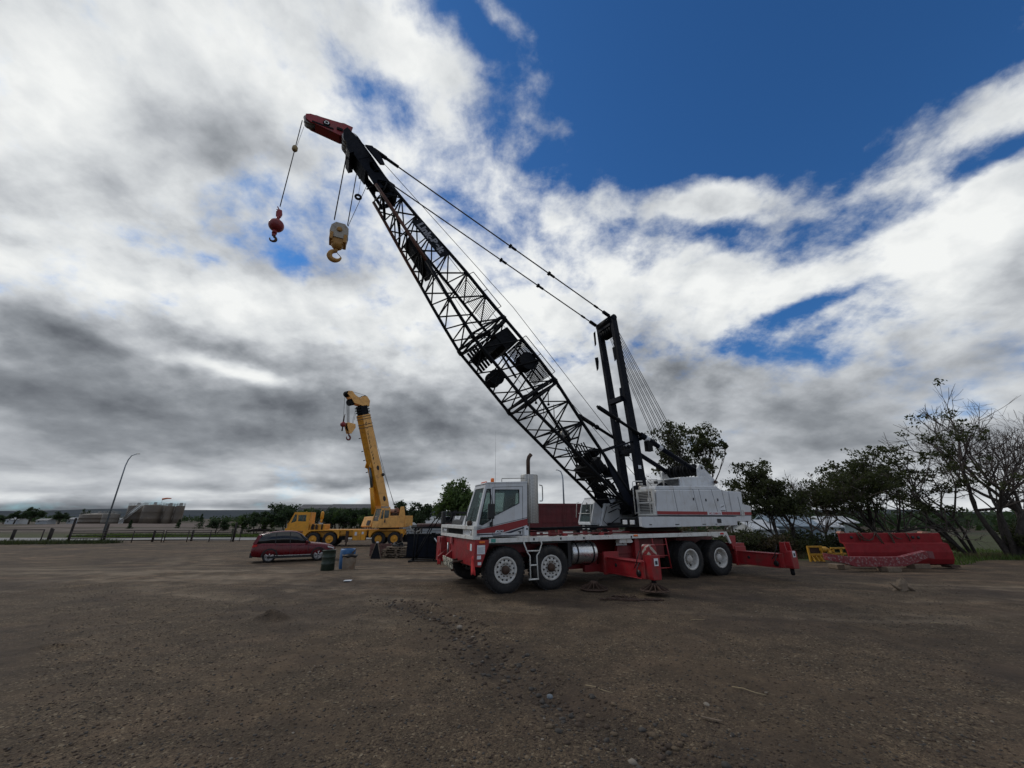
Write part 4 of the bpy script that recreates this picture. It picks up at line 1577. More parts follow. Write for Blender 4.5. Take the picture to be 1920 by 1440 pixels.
holed(oc, [(0, 1.70), (1, 1.70), (1, 2.60), (0, 2.60)], [[(.05, 1.75), (.95, 1.75), (.95, 2.40), (.05, 2.40)][::-1]], 0, .03, fO)
oco = oc.build('operator_cab', MT['white'], crane, bevel=.006)
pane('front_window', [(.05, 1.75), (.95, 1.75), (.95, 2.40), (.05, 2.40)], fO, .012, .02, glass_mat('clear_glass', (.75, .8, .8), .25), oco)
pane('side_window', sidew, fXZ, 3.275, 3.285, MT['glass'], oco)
m = MB()
m.tube([(4.60, 2.44, 1.72), (4.66, 2.44, 2.36), (4.74, 2.44, 2.40)], .014, 6).tube([(4.56, 3.32, 1.90), (4.62, 3.32, 2.46), (4.72, 3.32, 2.48)], .014, 6).tube([(4.60, 2.44, 2.05), (4.66, 3.28, 2.06)], .012, 6)
m.build('cab_rail', MT['white_clean'], oco)
m = MB()
m.tube([(4.80, 2.9, 2.46), (4.70, 2.75, 2.06)], .016, 6)
m.build('wiper', MT['plastic'], oco)
m = MB()
m.box(4.66, 2.5, 1.42, 4.95, 3.2, 1.64)
m.build('cab_support', MT['black_steel'], crane)
for y in (2.56, 2.86):
    m = MB()
    m.box(4.62, y, 1.48, 4.655, y + .16, 1.60)
    m.build('work_light', MT['lamp_glass'], crane, bevel=.012)
m = MB()      # lower body below the operator's cab and towards the boom foot
m.prism([(4.95, 1.57), (5.22, 2.42), (6.1, 2.42), (7.2, 2.2), (7.2, 1.57)], 2.28, 2.41)
m.build('cab_skirt', MT['white'], crane, bevel=.01)
m = MB()
m.box(4.74, 2.75, 2.14, 4.75, 2.88, 2.19)
m.build('cab_sticker', MT['sticker'], oco)
# hoist drums, engine and pipes between the two halves
m = MB()
for u, z in ((6.2, 2.35), (7.0, 2.75)):
    m.lathe([(.42, .95), (.42, 1.0), (.28, 1.02), (.28, 2.33), (.42, 2.35), (.42, 2.4)], (u, 0, z), 'Y', 26)
for k in range(24):
    u, y, z = 5.5 + 1.6 * rr.random(), .95 + 1.3 * rr.random(), 1.9 + .7 * rr.random()
    s = .08 + .16 * rr.random()
    m.box(u, y, z, u + s, y + s * 1.3, z + s)
for k in range(10):
    y = 1.0 + 1.3 * rr.random()
    z = 2.0 + .8 * rr.random()
    m.tube([(5.3, y, z), (5.8, y + .1, z + .15), (6.6, y - .1, z - .1)], .02, 6)
m.build('hoist_machinery', MT['black_steel'], crane)
m = MB()
m.lathe([(.11, 2.2), (.11, 2.62), (.07, 2.70), (.07, 3.0), (.10, 3.02), (.10, 3.12), (0, 3.13)], (6.05, 1.15, 0), 'Z', 16)
m.lathe([(.15, 2.55), (.16, 2.60), (.16, 2.95), (.13, 3.0), (0, 3.02)], (5.95, .92, 0), 'Z', 18)
m.build('engine_stack', MT['dull_metal'], crane)
m = MB()
m.tube([(5.05, 1.95, 2.3), (4.95, 2.1, 1.8), (5.2, 2.15, 1.62), (5.6, 2.0, 1.9)], .014, 6)
m.build('electric_cable', MT['plastic'], crane)

# ------------------------------------------------------------------ boom
BA = R(130)
BD = Vector((math.cos(BA), 0, math.sin(BA)))
BN = Vector((math.sin(BA), 0, -math.cos(BA)))
BO = Vector((5.4, 0, 2.1))


def bp(s, n, v):
    return BO + BD * s + BN * n + Vector((0, v, 0))


ST = [(0.15, -.03, .33, 1.5), (1.2, -.18, .37, 1.5), (2.4, -.42, .42, 1.5), (3.6, -.62, .47, 1.5), (4.5, -.78, .53, 1.5), (5.4, -.94, .59, 1.5), (6.35, -1.0, .55, 1.5), (7.3, -1.07, .47, 1.5), (8.3, -1.145, .37, 1.5),
      (9.35, -1.06, .28, 1.48), (10.4, -.95, .22, 1.44), (11.4, -.84, .13, 1.38), (12.3, -.76, .05, 1.27), (13.15, -.68, .0, 1.14), (14.0, -.60, -.03, 1.0), (14.8, -.54, -.05, .88)]


def sti(s):
    for a, b in zip(ST, ST[1:]):
        if a[0] <= s <= b[0]:
            f = (s - a[0]) / (b[0] - a[0])
            return [a[i] + (b[i] - a[i]) * f for i in range(4)]
    return list(ST[0] if s < ST[0][0] else ST[-1])


def corner(s, near, top):
    _, nb, nt, w = sti(s)
    return bp(s, nt if top else nb, BV + (-w / 2 if near else w / 2))


boom = MB()
for near in (True, False):
    for top in (True, False):
        boom.tube([corner(q[0], near, top) for q in ST[:12]], .060, 8)
mboom = boom.build('boom', MT['black_steel'], crane)
m = MB()
for near in (True, False):
    m.tube([corner(s, near, False) for s in (11.4, 12.3, 13.15, 14.0, 14.8)], .060, 8)
m.build('lower_chord', MT['rust_chord'], mboom)
m = MB()
for near in (True, False):
    m.tube([corner(s, near, True) for s in (11.4, 12.3, 13.15, 14.0, 14.8)], .058, 8)
m.build('upper_chord', MT['black_steel'], mboom)
m = MB()
lace = [(q[0]) for q in ST]
for i in range(len(lace) - 1):
    s0, s1 = lace[i], lace[i + 1]
    sm = (s0 + s1) / 2
    for near in (True, False):          # side faces: zigzag
        m.tube([corner(s0, near, True), corner(sm, near, False)], .029, 6)
        m.tube([corner(sm, near, False), corner(s1, near, True)], .029, 6)
    for top in (True, False):           # top and bottom faces
        a, b = (s0, sm) if top else (sm, s1)
        if top:
            m.tube([corner(s0, True, True), corner(sm, False, True)], .026, 6)
            m.tube([corner(sm, False, True), corner(s1, True, True)], .026, 6)
            m.tube([corner(s0, True, True), corner(s0, False, True)], .026, 6)
        else:
            m.tube([corner(s0 if i else s1, False, False), corner(sm, True, False)], .026, 6)
            m.tube([corner(sm, True, False), corner(s1, False, False)], .026, 6)
            m.tube([corner(sm, True, False), corner(sm, False, False)], .026, 6)
for s in (3.6, 5.3, 5.5, 8.2, 8.4):
    c = [corner(s, True, True), corner(s, False, True), corner(s, False, False), corner(s, True, False)]
    for k in range(4):
        m.tube([c[k], c[(k + 1) % 4]], .042 if s != 3.6 else .034, 8)
    m.tube([c[0], c[2]], .024, 6).tube([c[1], c[3]], .022, 6)
m.build('boom_lacing', MT['black_steel'], mboom)
m = MB()
for s in (5.4, 8.3):
    for near in (True, False):
        for top in (True, False):
            p = corner(s, near, top)
            m.tube([p - BD * .10, p + BD * .10], .075, 10).tube([p - Vector((0, .11, 0)), p + Vector((0, .11, 0))], .035, 8)
m.build('joint_pin', MT['black_steel'], mboom)
# foot plates and the machinery in the lower boom
m = MB()


def bplate(mb, poly, v0, v1):
    """polygon in boom (s, n) coordinates between two lateral positions"""
    n = len(poly)
    vs = [bp(s, q, v0) for s, q in poly] + [bp(s, q, v1) for s, q in poly]
    mb.add(vs, [tuple(range(n)), tuple(range(2 * n - 1, n - 1, -1))] + [(i, n + i, n + (i + 1) % n, (i + 1) % n) for i in range(n)])


for v in (.90, 2.40):
    bplate(m, [(-.1, .0), (-.1, .34), (1.9, .42), (2.2, .38), (1.3, .1), (.4, -.06)], v, v + .06)
    bplate(m, [(-.22, .08), (-.15, .30), (.25, .33), (.25, .0), (-.1, .0)], v - .05, v + .11)
m.build('boom_foot', MT['navy_steel'], mboom)
m = MB()
for k in range(30):
    s = .7 + 1.7 * rr.random()
    _, nb, nt, w = sti(s)
    n = nb + .05 + (nt - nb - .15) * rr.random()
    v = BV - .65 + 1.2 * rr.random()
    q = .06 + .10 * rr.random()
    bplate(m, [(s, n), (s + q * 2, n), (s + q * 2, n + q), (s, n + q)], v, v + q * 2.2)
for k in range(9):
    v = BV - .6 + 1.2 * k / 8
    m.tube([bp(.6, .05, v), bp(1.8, -.05, v + .05), bp(3.0, .1, v)], .024, 6)
bplate(m, [(1.7, -.22), (1.7, .34), (2.2, .36), (2.2, -.26)], BV - .5, BV + .5)
m.build('boom_foot_machinery', MT['black_steel'], mboom)
# plates, reels and fairlead in the middle section
m = MB()
bplate(m, [(7.35, -.25), (7.35, .40), (8.0, .34), (8.0, -.3)], BV - .62, BV + .70)
bplate(m, [(7.55, -.95), (7.55, -.25), (7.85, -.25), (7.85, -1.0)], BV - .60, BV + .72)
for k in range(5):
    v = BV - .5 + .25 * k
    m.tube([bp(7.2, -1.0, v), bp(8.1, -1.02, v)], .05, 8)
m.lathe([(.0, 0)], (0, 0, 0)) if False else None
for (s, n, v0, v1, r) in ((6.55, .18, .98, 1.40, .33), (6.75, -.78, 1.85, 2.30, .30)):
    c = bp(s, n, 0)
    m.lathe([(r, v0), (r, v0 + .04), (r * .62, v0 + .06), (r * .62, v1 - .06), (r, v1 - .04), (r, v1)], (c.x, 0, c.z), 'Y', 22)
m.tube([bp(7.2, -.6, 1.0), bp(6.3, -.6, 1.1)], .04, 6).tube([bp(7.3, .2, 1.0), bp(5.7, .3, 1.05)], .03, 6).tube([bp(7.3, .2, 1.25), bp(5.7, .3, 1.3)], .03, 6)
m.tube([bp(5.6, .25, 1.2), bp(4.6, -.55, 1.2)], .012, 5)
for (s, n, v) in ((5.3, .3, 1.2), (4.7, .2, 1.35), (5.6, .1, 1.5)):
    m.tube([bp(s, n, v), bp(s, n, v) - Vector((0, 0, .55))], .016, 5).ball(bp(s, n, v) - Vector((0, 0, .6)), .05, 8, 6)
m.build('cable_reel', MT['black_steel'], mboom)
c = bp(3.55, -.02, 0)
m = MB()
m.lathe([(.0, 1.50), (.16, 1.50), (.19, 1.54), (.165, 1.58), (.19, 1.62), (.16, 1.66), (0, 1.66)], (c.x, 0, c.z), 'Y', 24)
m.build('idler_sheave', MT['dull_metal'], mboom)
m = MB()
bplate(m, [(3.25, -.12), (3.25, .02), (4.1, .03), (4.1, -.02)], 1.46, 1.49)
bplate(m, [(3.25, -.12), (3.25, .02), (4.1, .03), (4.1, -.02)], 1.68, 1.71)
m.tube([bp(3.3, -.05, .95), bp(3.3, -.05, 2.4)], .035, 8)
m.build('sheave_bracket', MT['black_steel'], mboom)


def catwalk(s0, s1, step, name, fine):
    m = MB()
    _, a0, t0, w0 = sti(s0)
    _, a1, t1, w1 = sti(s1)
    v0, v1 = BV - .66, BV + .66
    k = 0
    v = v0
    while v <= v1:
        m.bar(bp(s0, t0 + .06, v), bp(s1, t1 + .06, v), .006, .02)
        v += step
    s = s0
    while s <= s1 + 1e-3:
        q = sti(s)[2]
        m.bar(bp(s, q + .06, v0), bp(s, q + .06, v1), .008 if fine else .02, .02)
        s += .06 if fine else (s1 - s0) / 3
    # upstand along the near edge
    for dn in (.10, .30):
        m.bar(bp(s0, t0 + dn, v0), bp(s1, t1 + dn, v0), .02, .02)
    for s in (s0, (s0 + s1) / 2, s1):
        q = sti(s)[2]
        m.bar(bp(s, q + .04, v0), bp(s, q + .30, v0), .02, .02)
    if fine:
        s = s0
        while s < s1:
            q = sti(s)[2]
            m.bar(bp(s, q + .10, v0), bp(s + .03, q + .30, v0), .006, .006)
            s += .05
    return m.build(name, MT['black_steel'], mboom)


catwalk(8.75, 10.35, .11, 'boom_grating', False)
catwalk(5.65, 7.35, .05, 'boom_grating', True)
# name board between the near chords
nbm = MB()
bplate(nbm, [(11.25, -.36), (11.25, .02), (12.85, -.10), (12.85, -.48)], .855, .875)
nb_o = nbm.build('name_board', MT['navy_steel'], crane)
# text runs downwards along the boom: first letter at the top
xdir = (bp(11.25, -.17, 0) - bp(12.85, -.29, 0)).normalized()
ydir = Vector((0, -1, 0)).cross(xdir).normalized()
ydir = BN - xdir * BN.dot(xdir)
ydir.normalize()
zdir = xdir.cross(ydir)
cen = bp(12.05, -.23, .851)
tm = Matrix((xdir.to_4d(), ydir.to_4d(), zdir.to_4d(), Vector((0, 0, 0, 1)))).transposed()
for i in range(3):
    tm[3][i] = 0
    tm[i][3] = cen[i]
text_mesh('name_lettering', 'Link-Belt', .36, MT['sticker_grey'] if False else pm('letter_grey', (.22, .225, .25), .6), nb_o, tm, .003, .016, .98)
m = MB()
bplate(m, [(11.15, -.80), (11.15, -.60), (12.65, -.52), (12.65, -.70)], 1.45, 2.0)
m.build('boom_plate', MT['black_steel'], mboom)
for s in (10.5, 11.0, 12.7, 13.0, 14.0):
    pass
for s0 in (11.2, 12.9, 14.0):       # curved gussets on the lower face
    m = MB()
    p0, p1 = corner(s0, False, False), corner(s0 + .45, True, False)
    mid = (p0 + p1) / 2 + BD * .12 * -1 + BN * .05
    pts = []
    for k in range(7):
        f = k / 6
        pts.append(p0 * (1 - f) ** 2 + mid * 2 * f * (1 - f) + p1 * f * f)
    m.tube(pts, [.05, .045, .04, .04, .05, .06, .07], 6)
    m.build('boom_gusset', MT['black_steel'], mboom)
# boom head
m = MB()
hp = [(14.3, -.56), (14.3, .0), (15.2, .06), (15.9, .10), (16.35, .10), (16.9, .04), (17.35, -.02), (17.25, -.25), (16.95, -.42), (16.3, -.45), (15.6, -.47)]
hh = [[(14.45, -.44), (14.45, -.12), (14.95, -.10), (15.05, -.30), (14.9, -.42)], [(15.35, -.22), (15.3, -.04), (15.75, .0), (15.8, -.14), (15.6, -.24)]]
for v in (1.34, 1.90):
    holed(m, hp, [q[::-1] for q in hh], v, v + .05, lambda p, q, t: tuple(bp(p, q, t)))
bplate(m, [(14.3, .0), (14.3, .05), (16.9, .10), (16.9, .05)], 1.33, 2.02)
bplate(m, [(15.5, -.49), (15.5, -.45), (16.7, -.45), (16.7, -.49)], 1.33, 2.02)
bplate(m, [(16.0, -.46), (16.0, .05), (16.1, .05), (16.1, -.46)], 1.33, 2.02)
for n0 in (14.4, 14.9, 15.4):
    m.tube([bp(n0, -.5, 1.3), bp(n0 + .4, -.05, 2.02)], .03, 6).tube([bp(n0, -.05, 1.3), bp(n0 + .4, -.5, 2.02)], .03, 6)
for k in range(14):
    s = 14.3 + 1.6 * rr.random()
    n = -.46 + .46 * rr.random()
    v = 1.33 + .6 * rr.random()
    q = .05 + .1 * rr.random()
    bplate(m, [(s, n), (s + q * 2, n), (s + q * 2, n + q), (s, n + q)], v, v + q)
for v in (1.10, 2.06):               # pendant lugs
    bplate(m, [(15.45, .05), (15.4, .20), (15.7, .27), (16.2, .22), (16.3, .0)], v, v + .08)
bplate(m, [(16.2, -.68), (16.2, -.50), (16.45, -.48), (16.45, -.64)], 1.2, 2.15)
bh = m.build('boom_head', MT['navy_steel'], crane)
m = MB()
for k, v in enumerate((1.45, 1.60, 1.75, 1.90)):
    c = bp(16.95, -.14, 0)
    m.lathe([(.0, v - .03), (.26, v - .03), (.30, v - .03), (.26, v), (.30, v + .03), (.0, v + .03)], (c.x, 0, c.z), 'Y', 24)
    c = bp(16.45, -.36, 0)
    m.lathe([(.0, v - .03), (.2, v - .03), (.24, v - .03), (.2, v), (.24, v + .03), (.0, v + .03)], (c.x, 0, c.z), 'Y', 24)
m.build('head_sheave', MT['dull_metal'], bh)
# red auxiliary nose
m = MB()
nose = [(-5.60, 15.60), (-5.66, 15.10), (-5.98, 15.00), (-6.95, 15.14), (-7.12, 15.24), (-7.14, 15.42), (-7.0, 15.50), (-6.4, 15.56), (-5.8, 15.62)]
for v in (1.46, 1.80):
    m.prism(nose, v, v + .05)
m.prism([(-5.98, 15.0), (-6.8, 15.12), (-6.8, 15.16), (-5.98, 15.04)], 1.51, 1.80)
m.prism([(-5.9, 15.54), (-6.3, 15.52), (-6.3, 15.55), (-5.9, 15.57)], 1.51, 1.80)
no = m.build('nose_frame', MT['red'], crane, bevel=.006)
m = MB()
for v in (1.58, 1.75):
    m.lathe([(.0, v - .04), (.17, v - .04), (.20, v - .04), (.17, v), (.20, v + .04), (.0, v + .04)], (-7.00, 0, 15.32), 'Y', 24)
    m.lathe([(.0, v - .04), (.14, v - .04), (.18, v - .04), (.14, v), (.18, v + .04), (.0, v + .04)], (-5.9, 0, 15.55), 'Y', 20)
m.prism([(-6.25, 15.50), (-6.3, 15.60), (-6.85, 15.60), (-6.9, 15.50)], 1.52, 1.80)
m.build('nose_sheave', MT['dull_metal'], no)
m = MB()
m.lathe([(.0, 1.43), (.11, 1.43), (.12, 1.455)], (-6.45, 0, 15.32), 'Y', 20)
m.box(-6.1, 1.42, 15.2, -5.9, 1.455, 15.3).box(-6.9, 1.44, 15.14, -6.2, 1.455, 15.20)
m.build('nose_fitting', MT['black_steel'], no)
m = MB()
m.lathe([(.05, 1.418), (.08, 1.418), (.08, 1.429), (.05, 1.429)], (-6.45, 0, 15.32), 'Y', 20, close=False)
no_p = 0
m.build('nose_plate', MT['alu'], no)

# ------------------------------------------------------------------ mast, backstops, pendants, ropes
m = MB()
for v in (1.08, 2.03):
    m.loft([[(6.02, v, 2.2), (6.36, v, 2.2), (6.36, v + .24, 2.2), (6.02, v + .24, 2.2)], [(5.86, v, 5.0), (6.16, v, 5.0), (6.16, v + .22, 5.0), (5.86, v + .22, 5.0)], [(5.42, v, 10.02), (5.66, v, 10.06), (5.66, v + .18, 10.06), (5.42, v + .18, 10.02)]])
    m.lathe([(0, v - .02), (.13, v - .02), (.13, v + .2), (0, v + .2)], (5.54, 0, 10.03), 'Y', 18)
mast = m.build('mast', MT['navy_steel'], crane, bevel=.01)
m = MB()
m.box(5.42, 1.26, 9.70, 5.72, 2.03, 9.84).box(5.60, 1.26, 6.35, 5.78, 2.03, 6.55).box(5.55, 1.14, 6.5, 5.62, 1.22, 6.85)
m.box(5.95, 1.30, 4.3, 6.10, 2.03, 4.45)
m.build('mast_crossbar', MT['navy_steel'], mast, bevel=.008)
m = MB()
for k in range(5):
    v = 1.32 + k * .14
    m.lathe([(.0, v), (.20, v), (.25, v), (.21, v + .04), (.25, v + .08), (.0, v + .08)], (5.68, 0, 9.58), 'Y', 20)
m.lathe([(.0, 1.26), (.17, 1.26), (.17, 2.05), (0, 2.05)], (5.50, 0, 9.98), 'Y', 20)
m.build('mast_sheave', MT['black_steel'], mast)
m = MB()
for v in (1.06, 2.26):
    for z in (8.55, ):
        x = 5.30
        m.prism([(x, z), (x + .14, z + .05), (x + .16, z - .15), (x + .12, z - .5), (x + .06, z - .6)], v, v + .06)
m.prism([(5.30, 9.75), (5.38, 9.85), (5.38, 9.2), (5.32, 9.1)], 2.23, 2.28)
m.build('mast_bracket', MT['black_steel'], mast)
m = MB()
m.box(5.98, 1.072, 3.65, 6.12, 1.078, 3.78)
m.build('mast_sticker', MT['sticker'], mast)
# telescopic backstops
for v in (1.0, 2.34):
    p0, p1 = Vector((8.85, v, 3.72)), Vector((4.28, v, 5.84))
    d = (p1 - p0)
    m = MB()
    m.tube([p0, p0 + d * .46], .095, 12).tube([p0 + d * .44, p0 + d * .58], .115, 12)
    m.tube([p0 + d * .1, p0 + d * .12], .10, 12)
    bs = m.build('backstop', MT['navy_steel'], crane)
    m = MB()
    m.tube([p0 + d * .58, p0 + d * .85], .062, 10).tube([p0 + d * .84, p1], .085, 10).tube([p1 - d * .03, p1 + d * .015], .05, 8)
    m.tube([p0 + d * .80, p0 + d * .82], .10, 10)
    m.build('backstop_rod', MT['black_steel'], bs)
    m = MB()
    q = p0 + d * .5
    m.box(q.x - .15, v - .09, q.z - .45, q.x + .1, v + .1, q.z - .05)
    m.build('backstop_valve', MT['black_steel'], bs)
    for f in (.36, .50):
        m = MB()
        a, b = p0 + d * f, p0 + d * (f + .035)
        m.tube([a, b], .118 if f > .45 else .098, 12)
        m.build('backstop_label', MT['sticker'], bs)
for v in (1.15, 2.15):
    m = MB()
    a = Vector((6.35, v, 4.85))
    b = bp(2.3, .42, v)
    m.tube([a, b], .034, 8).tube([a, a + (b - a) * .05], .07, 8)
    m.build('stay_rod', MT['navy_steel'], crane)
# pendants from mast head to boom head
for v0, v1 in ((1.17, 1.17), (2.12, 2.13)):
    a, b = Vector((5.50, v0, 10.0)), bp(16.05, .24, v1)
    m = MB()
    m.tube([a, b], .026, 7)
    pe = m.build('pendant', MT['rope'], crane)
    m = MB()
    d = b - a
    L = d.length
    dn = d / L
    for c, ln, r in ((.03, .35, .075), (.08, .2, .045), (.285, .22, .05), (.30, .10, .085), (.455, .22, .05), (.47, .10, .085)):
        p = a + d * c
        m.tube([p - dn * ln / 2, p + dn * ln / 2], r, 8)
    m.tube([b - dn * .95, b - dn * .40], .055, 8).tube([b - dn * .45, b + dn * .05], .075, 8)
    m.build('pendant_link', MT['black_steel'], pe)
# boom hoist reeving from the mast head down to the gantry sheaves
m = MB()
for k in range(10):
    v0 = 1.32 + .068 * k
    v1 = 1.02 + .15 * k
    m.tube([(5.86, v0, 9.60), (8.72 + .06 * (k % 2), v1, 3.86)], .013, 5)
m.build('boom_hoist_rope', MT['rope'], crane)
m = MB()
for v, n0 in ((1.5, .62), (1.86, .55)):
    m.tube([Vector((7.0, v, 3.0)), bp(8.6, 1.42 if v < 1.7 else .75, v), bp(15.6, n0 - .15, v), bp(17.1, .1, v)], .011, 5)
m.tube([bp(17.1, .1, 1.6), Vector((-6.0, 1.6, 15.68)), Vector((-6.9, 1.6, 15.48))], .011, 5)
m.tube([bp(14.2, -.45, 1.4), bp(8.8, -.6, 1.35), bp(3.6, -.1, 1.6)], .008, 5).tube([bp(13.4, -.3, 2.0), bp(8, -.5, 2.1), bp(3.0, .0, 1.9)], .008, 5)
m.build('hoist_rope', MT['rope'], crane)
# falls to the main block and to the overhaul ball
BX, BZ = -5.43, 11.45
m = MB()
for v in (1.60, 1.66):
    m.tube([(BX - .22, v, 14.3), (BX - .22, v, BZ)], .017, 5)
for v in (1.70, 1.76):
    m.tube([(BX + .20, v, 13.7), (BX + .20, v, BZ)], .015, 5)
m.tube([bp(15.35, -.45, 1.8), Vector((BX + .22, 1.74, BZ - .05))], .010, 5)
m.build('main_fall_rope', MT['rope'], crane)
m = MB()
m.tube([(-7.22, 1.60, 15.2), (-7.24, 1.62, 11.35)], .016, 5)
m.tube([(-7.16, 1.74, 15.1), (-7.22, 1.66, 13.85)], .006, 4)
m.build('whip_rope', MT['rope'], crane)
m = MB()
m.lathe([(.0, -.10), (.06, -.10), (.09, -.05), (.09, .05), (.06, .10), (0, .10)], (-7.23, 1.6, 13.85), 'Z', 14)
m.build('limit_switch_weight', pm('yellowed', (.30, .22, .10), .6), crane)
m = MB()
ring = [(-5.05 + .09 * math.cos(a), 1.72, 12.75 + .09 * math.sin(a)) for a in [i * 2 * math.pi / 16 for i in range(17)]]
m.tube(ring, .042, 8, cap=False).tube([(-5.06, 1.72, 13.85), (-5.05, 1.72, 12.86)], .006, 4)
m.build('limit_switch_ring', MT['black_steel'], crane)

CRM = Matrix.Translation((-0.209, 11.31, 0)) @ Matrix.Rotation(R(24.5), 4, 'Z')


def to_world(p):
    return CRM @ Vector(p)


# main hook block (hangs on the falls)
def hook_curve(R0, sx=1.0):
    pts = []
    for a in np.linspace(95, -205, 22):
        pts.append((R0 * math.cos(R(a)) * sx, 0, R0 * math.sin(R(a))))
    return pts


w = to_world((BX, 1.68, 10.95))
hb = thing('hook_block', 'scuffed yellow sheave block with big hook hanging from the black lattice boom', 'hook block', w, R(24.5))
m = MB()
cp = [(.30 * math.cos(a), .30 * math.sin(a) + .02) for a in [i * 2 * math.pi / 14 for i in range(14)]]
cheek = [(-.30, -.30), (.30, -.30), (.33, -.05), (.30, .22), (.16, .38), (-.16, .38), (-.30, .22), (-.33, -.05)]
for y in (-.20, .15):
    m.prism(cheek, y, y + .05)
hm = pm('worn_yellow', (.42, .22, .04), .6, 0, .2, 6, dirt=(.34, .31, .26), dirt_amt=1.0, dirt_scale=5)
hm2 = pm('dirty_yellow', (.36, .18, .035), .6, 0, .2, 6, dirt=(.12, .08, .05), dirt_amt=.7, dirt_scale=5)
hmc = pm('chipped_white', (.36, .33, .28), .7, 0, .2, 9, dirt=(.14, .09, .06), dirt_amt=.9, dirt_scale=9)
m.build('cheek_plate', hmc, hb, bevel=.015)
m = MB()
for k in range(4):
    y = -.12 + k * .08
    m.lathe([(0, y - .03), (.28, y - .03), (.31, y - .03), (.27, y), (.31, y + .03), (0, y + .03)], (0, 0, .06), 'Y', 26)
m.build('sheave', MT['dull_metal'], hb)
m = MB()
m.box(-.22, -.16, -.52, .22, .16, -.26).box(-.30, -.24, -.44, -.18, .24, -.12).box(.18, -.24, -.48, .30, .24, -.12)
m.lathe([(0, -.26), (.09, -.26), (.10, -.22), (.10, .22), (.09, .26), (0, .26)], (0, 0, .06), 'Y', 18)
m.lathe([(.10, -.70), (.18, -.62), (.22, -.52)], (0, 0, 0), 'Z', 18)
m.build('block_yoke', hm2, hb, bevel=.02)
m = MB()
hc = [(0, 0, -.62), (0, 0, -.72), (-.01, 0, -.80)]
for a in np.linspace(100, 355, 20):
    hc.append((.20 * math.cos(R(a)) - .0, 0, -1.00 + .20 * math.sin(R(a))))
rad = [.055, .055, .065] + list(np.interp(np.linspace(0, 1, 20), [0, .35, .65, 1], [.07, .10, .09, .03]))
m.tube(hc, rad, 12)
m.build('hook', hm2, hb)
m = MB()
m.tube([(.02, .02, -.82), (.19, .02, -.98)], .012, 6)
m.build('safety_latch', MT['rust'], hb)
hb.scale = (.88, .88, .88)
# overhaul ball
w = to_world((-7.22, 1.64, 10.62))
ob = thing('overhaul_ball', 'dark red headache ball with small hook hanging from the red nose of the boom', 'overhaul ball', w, R(24.5))
mr = pm('ball_red', (.22, .018, .022), .5, 0, .2, 6, dirt=(.09, .03, .03), dirt_amt=.6)
m = MB()
m.ball((0, 0, 0), .22, 24, 14, (1, 1, .95))
m.build('ball', mr, ob)
m = MB()
m.tube([(0, 0, .18), (0, 0, .34)], .05, 10).tube([(0, 0, -.18), (0, 0, -.32)], .07, 10)
m.box(-.05, -.04, -.40, .05, .04, -.28)
m.build('swivel', mr, ob)
m = MB()
m.prism([(-.07, .34), (-.09, .50), (-.03, .62), (.06, .60), (.09, .46), (.06, .33)], -.04, .04)
m.tube([(-.03, 0, .62), (-.09, 0, .72)], .02, 6).tube([(-.02, 0, .60), (-.10, 0, .60)], .018, 6)
m.build('wedge_socket', mr, ob, bevel=.01)
m = MB()
hc = [(0, 0, -.34), (.0, 0, -.40), (.03, 0, -.45)]
for a in np.linspace(70, -190, 16):
    hc.append((.085 * math.cos(R(a)), 0, -.52 + .085 * math.sin(R(a))))
m.tube(hc, [.03, .03, .035] + list(np.interp(np.linspace(0, 1, 16), [0, .4, 1], [.035, .042, .015])), 10)
m.build('hook', MT['rust'], ob)
# ------------------------------------------------------------------ the yellow telescopic crane
MT['yellow'] = pm('yellow_paint', (.68, .30, .016), .5, 0, .12, 3, dirt=(.26, .13, .04), dirt_amt=.6, dirt_scale=1.6)
MT['yellow_pale'] = pm('pale_yellow', (.74, .39, .11), .55, 0, .1, 3, dirt=(.25, .12, .05), dirt_amt=.6, dirt_scale=1.8)  # paler yellow for the upper works and boom sides
MT['yellow_deep'] = pm('deep_yellow', (.62, .27, .012), .5, 0, .12, 3, dirt=(.20, .10, .03), dirt_amt=.5, dirt_scale=1.8)
yc = thing('telescopic_crane', 'yellow telescopic truck crane parked beyond the dark red car, boom raised steeply', 'crane', (-11.34, 39.74, -.60), R(8.8))
for i, u in enumerate((-7.37, -5.90, -1.46, 0.0)):
    for sd in (0, 1):
        y0, sg = (0.0, 1) if sd == 0 else (2.55, -1)
        rm = MB()
        if i < 2 or i == 3:
            rm.lathe([(.0, y0 + sg * -.02), (.12, y0 + sg * -.02), (.14, y0 + sg * .03), (.27, y0 + sg * .05), (.32, y0 + sg * .0), (.36, y0 + sg * .03)], (u, 0, .62), 'Y', 26)
        else:
            rm.lathe([(.0, y0 + sg * .16), (.27, y0 + sg * .16), (.29, y0 + sg * .02), (.36, y0 + sg * .02)], (u, 0, .62), 'Y', 26)
        wo = rm.build('wheel', MT['yellow_deep'], yc)
        ty = MB()
        ty.lathe([(.34, y0 + sg * .02), (.42, y0 - sg * .005), (.55, y0 + sg * .01), (.615, y0 + sg * .06), (.625, y0 + sg * .12), (.625, y0 + sg * .36), (.55, y0 + sg * .44), (.34, y0 + sg * .44)], (u, 0, .62), 'Y', 32, close=False)
        for k in range(26):
            a = 2 * math.pi * k / 26
            ty.box(u + .62 * math.cos(a) - .02, y0 + sg * .06, .62 + .62 * math.sin(a) - .035, u + .62 * math.cos(a) + .02, y0 + sg * .40, .62 + .62 * math.sin(a) + .035, Matrix.Rotation(-a, 3, 'Y'))
        ty.build('tyre', MT['rubber'], wo)


def arch(u0, u1, zt, r, y0, y1, mb):
    """skirt with two wheel openings between u0 and u1"""
    pass


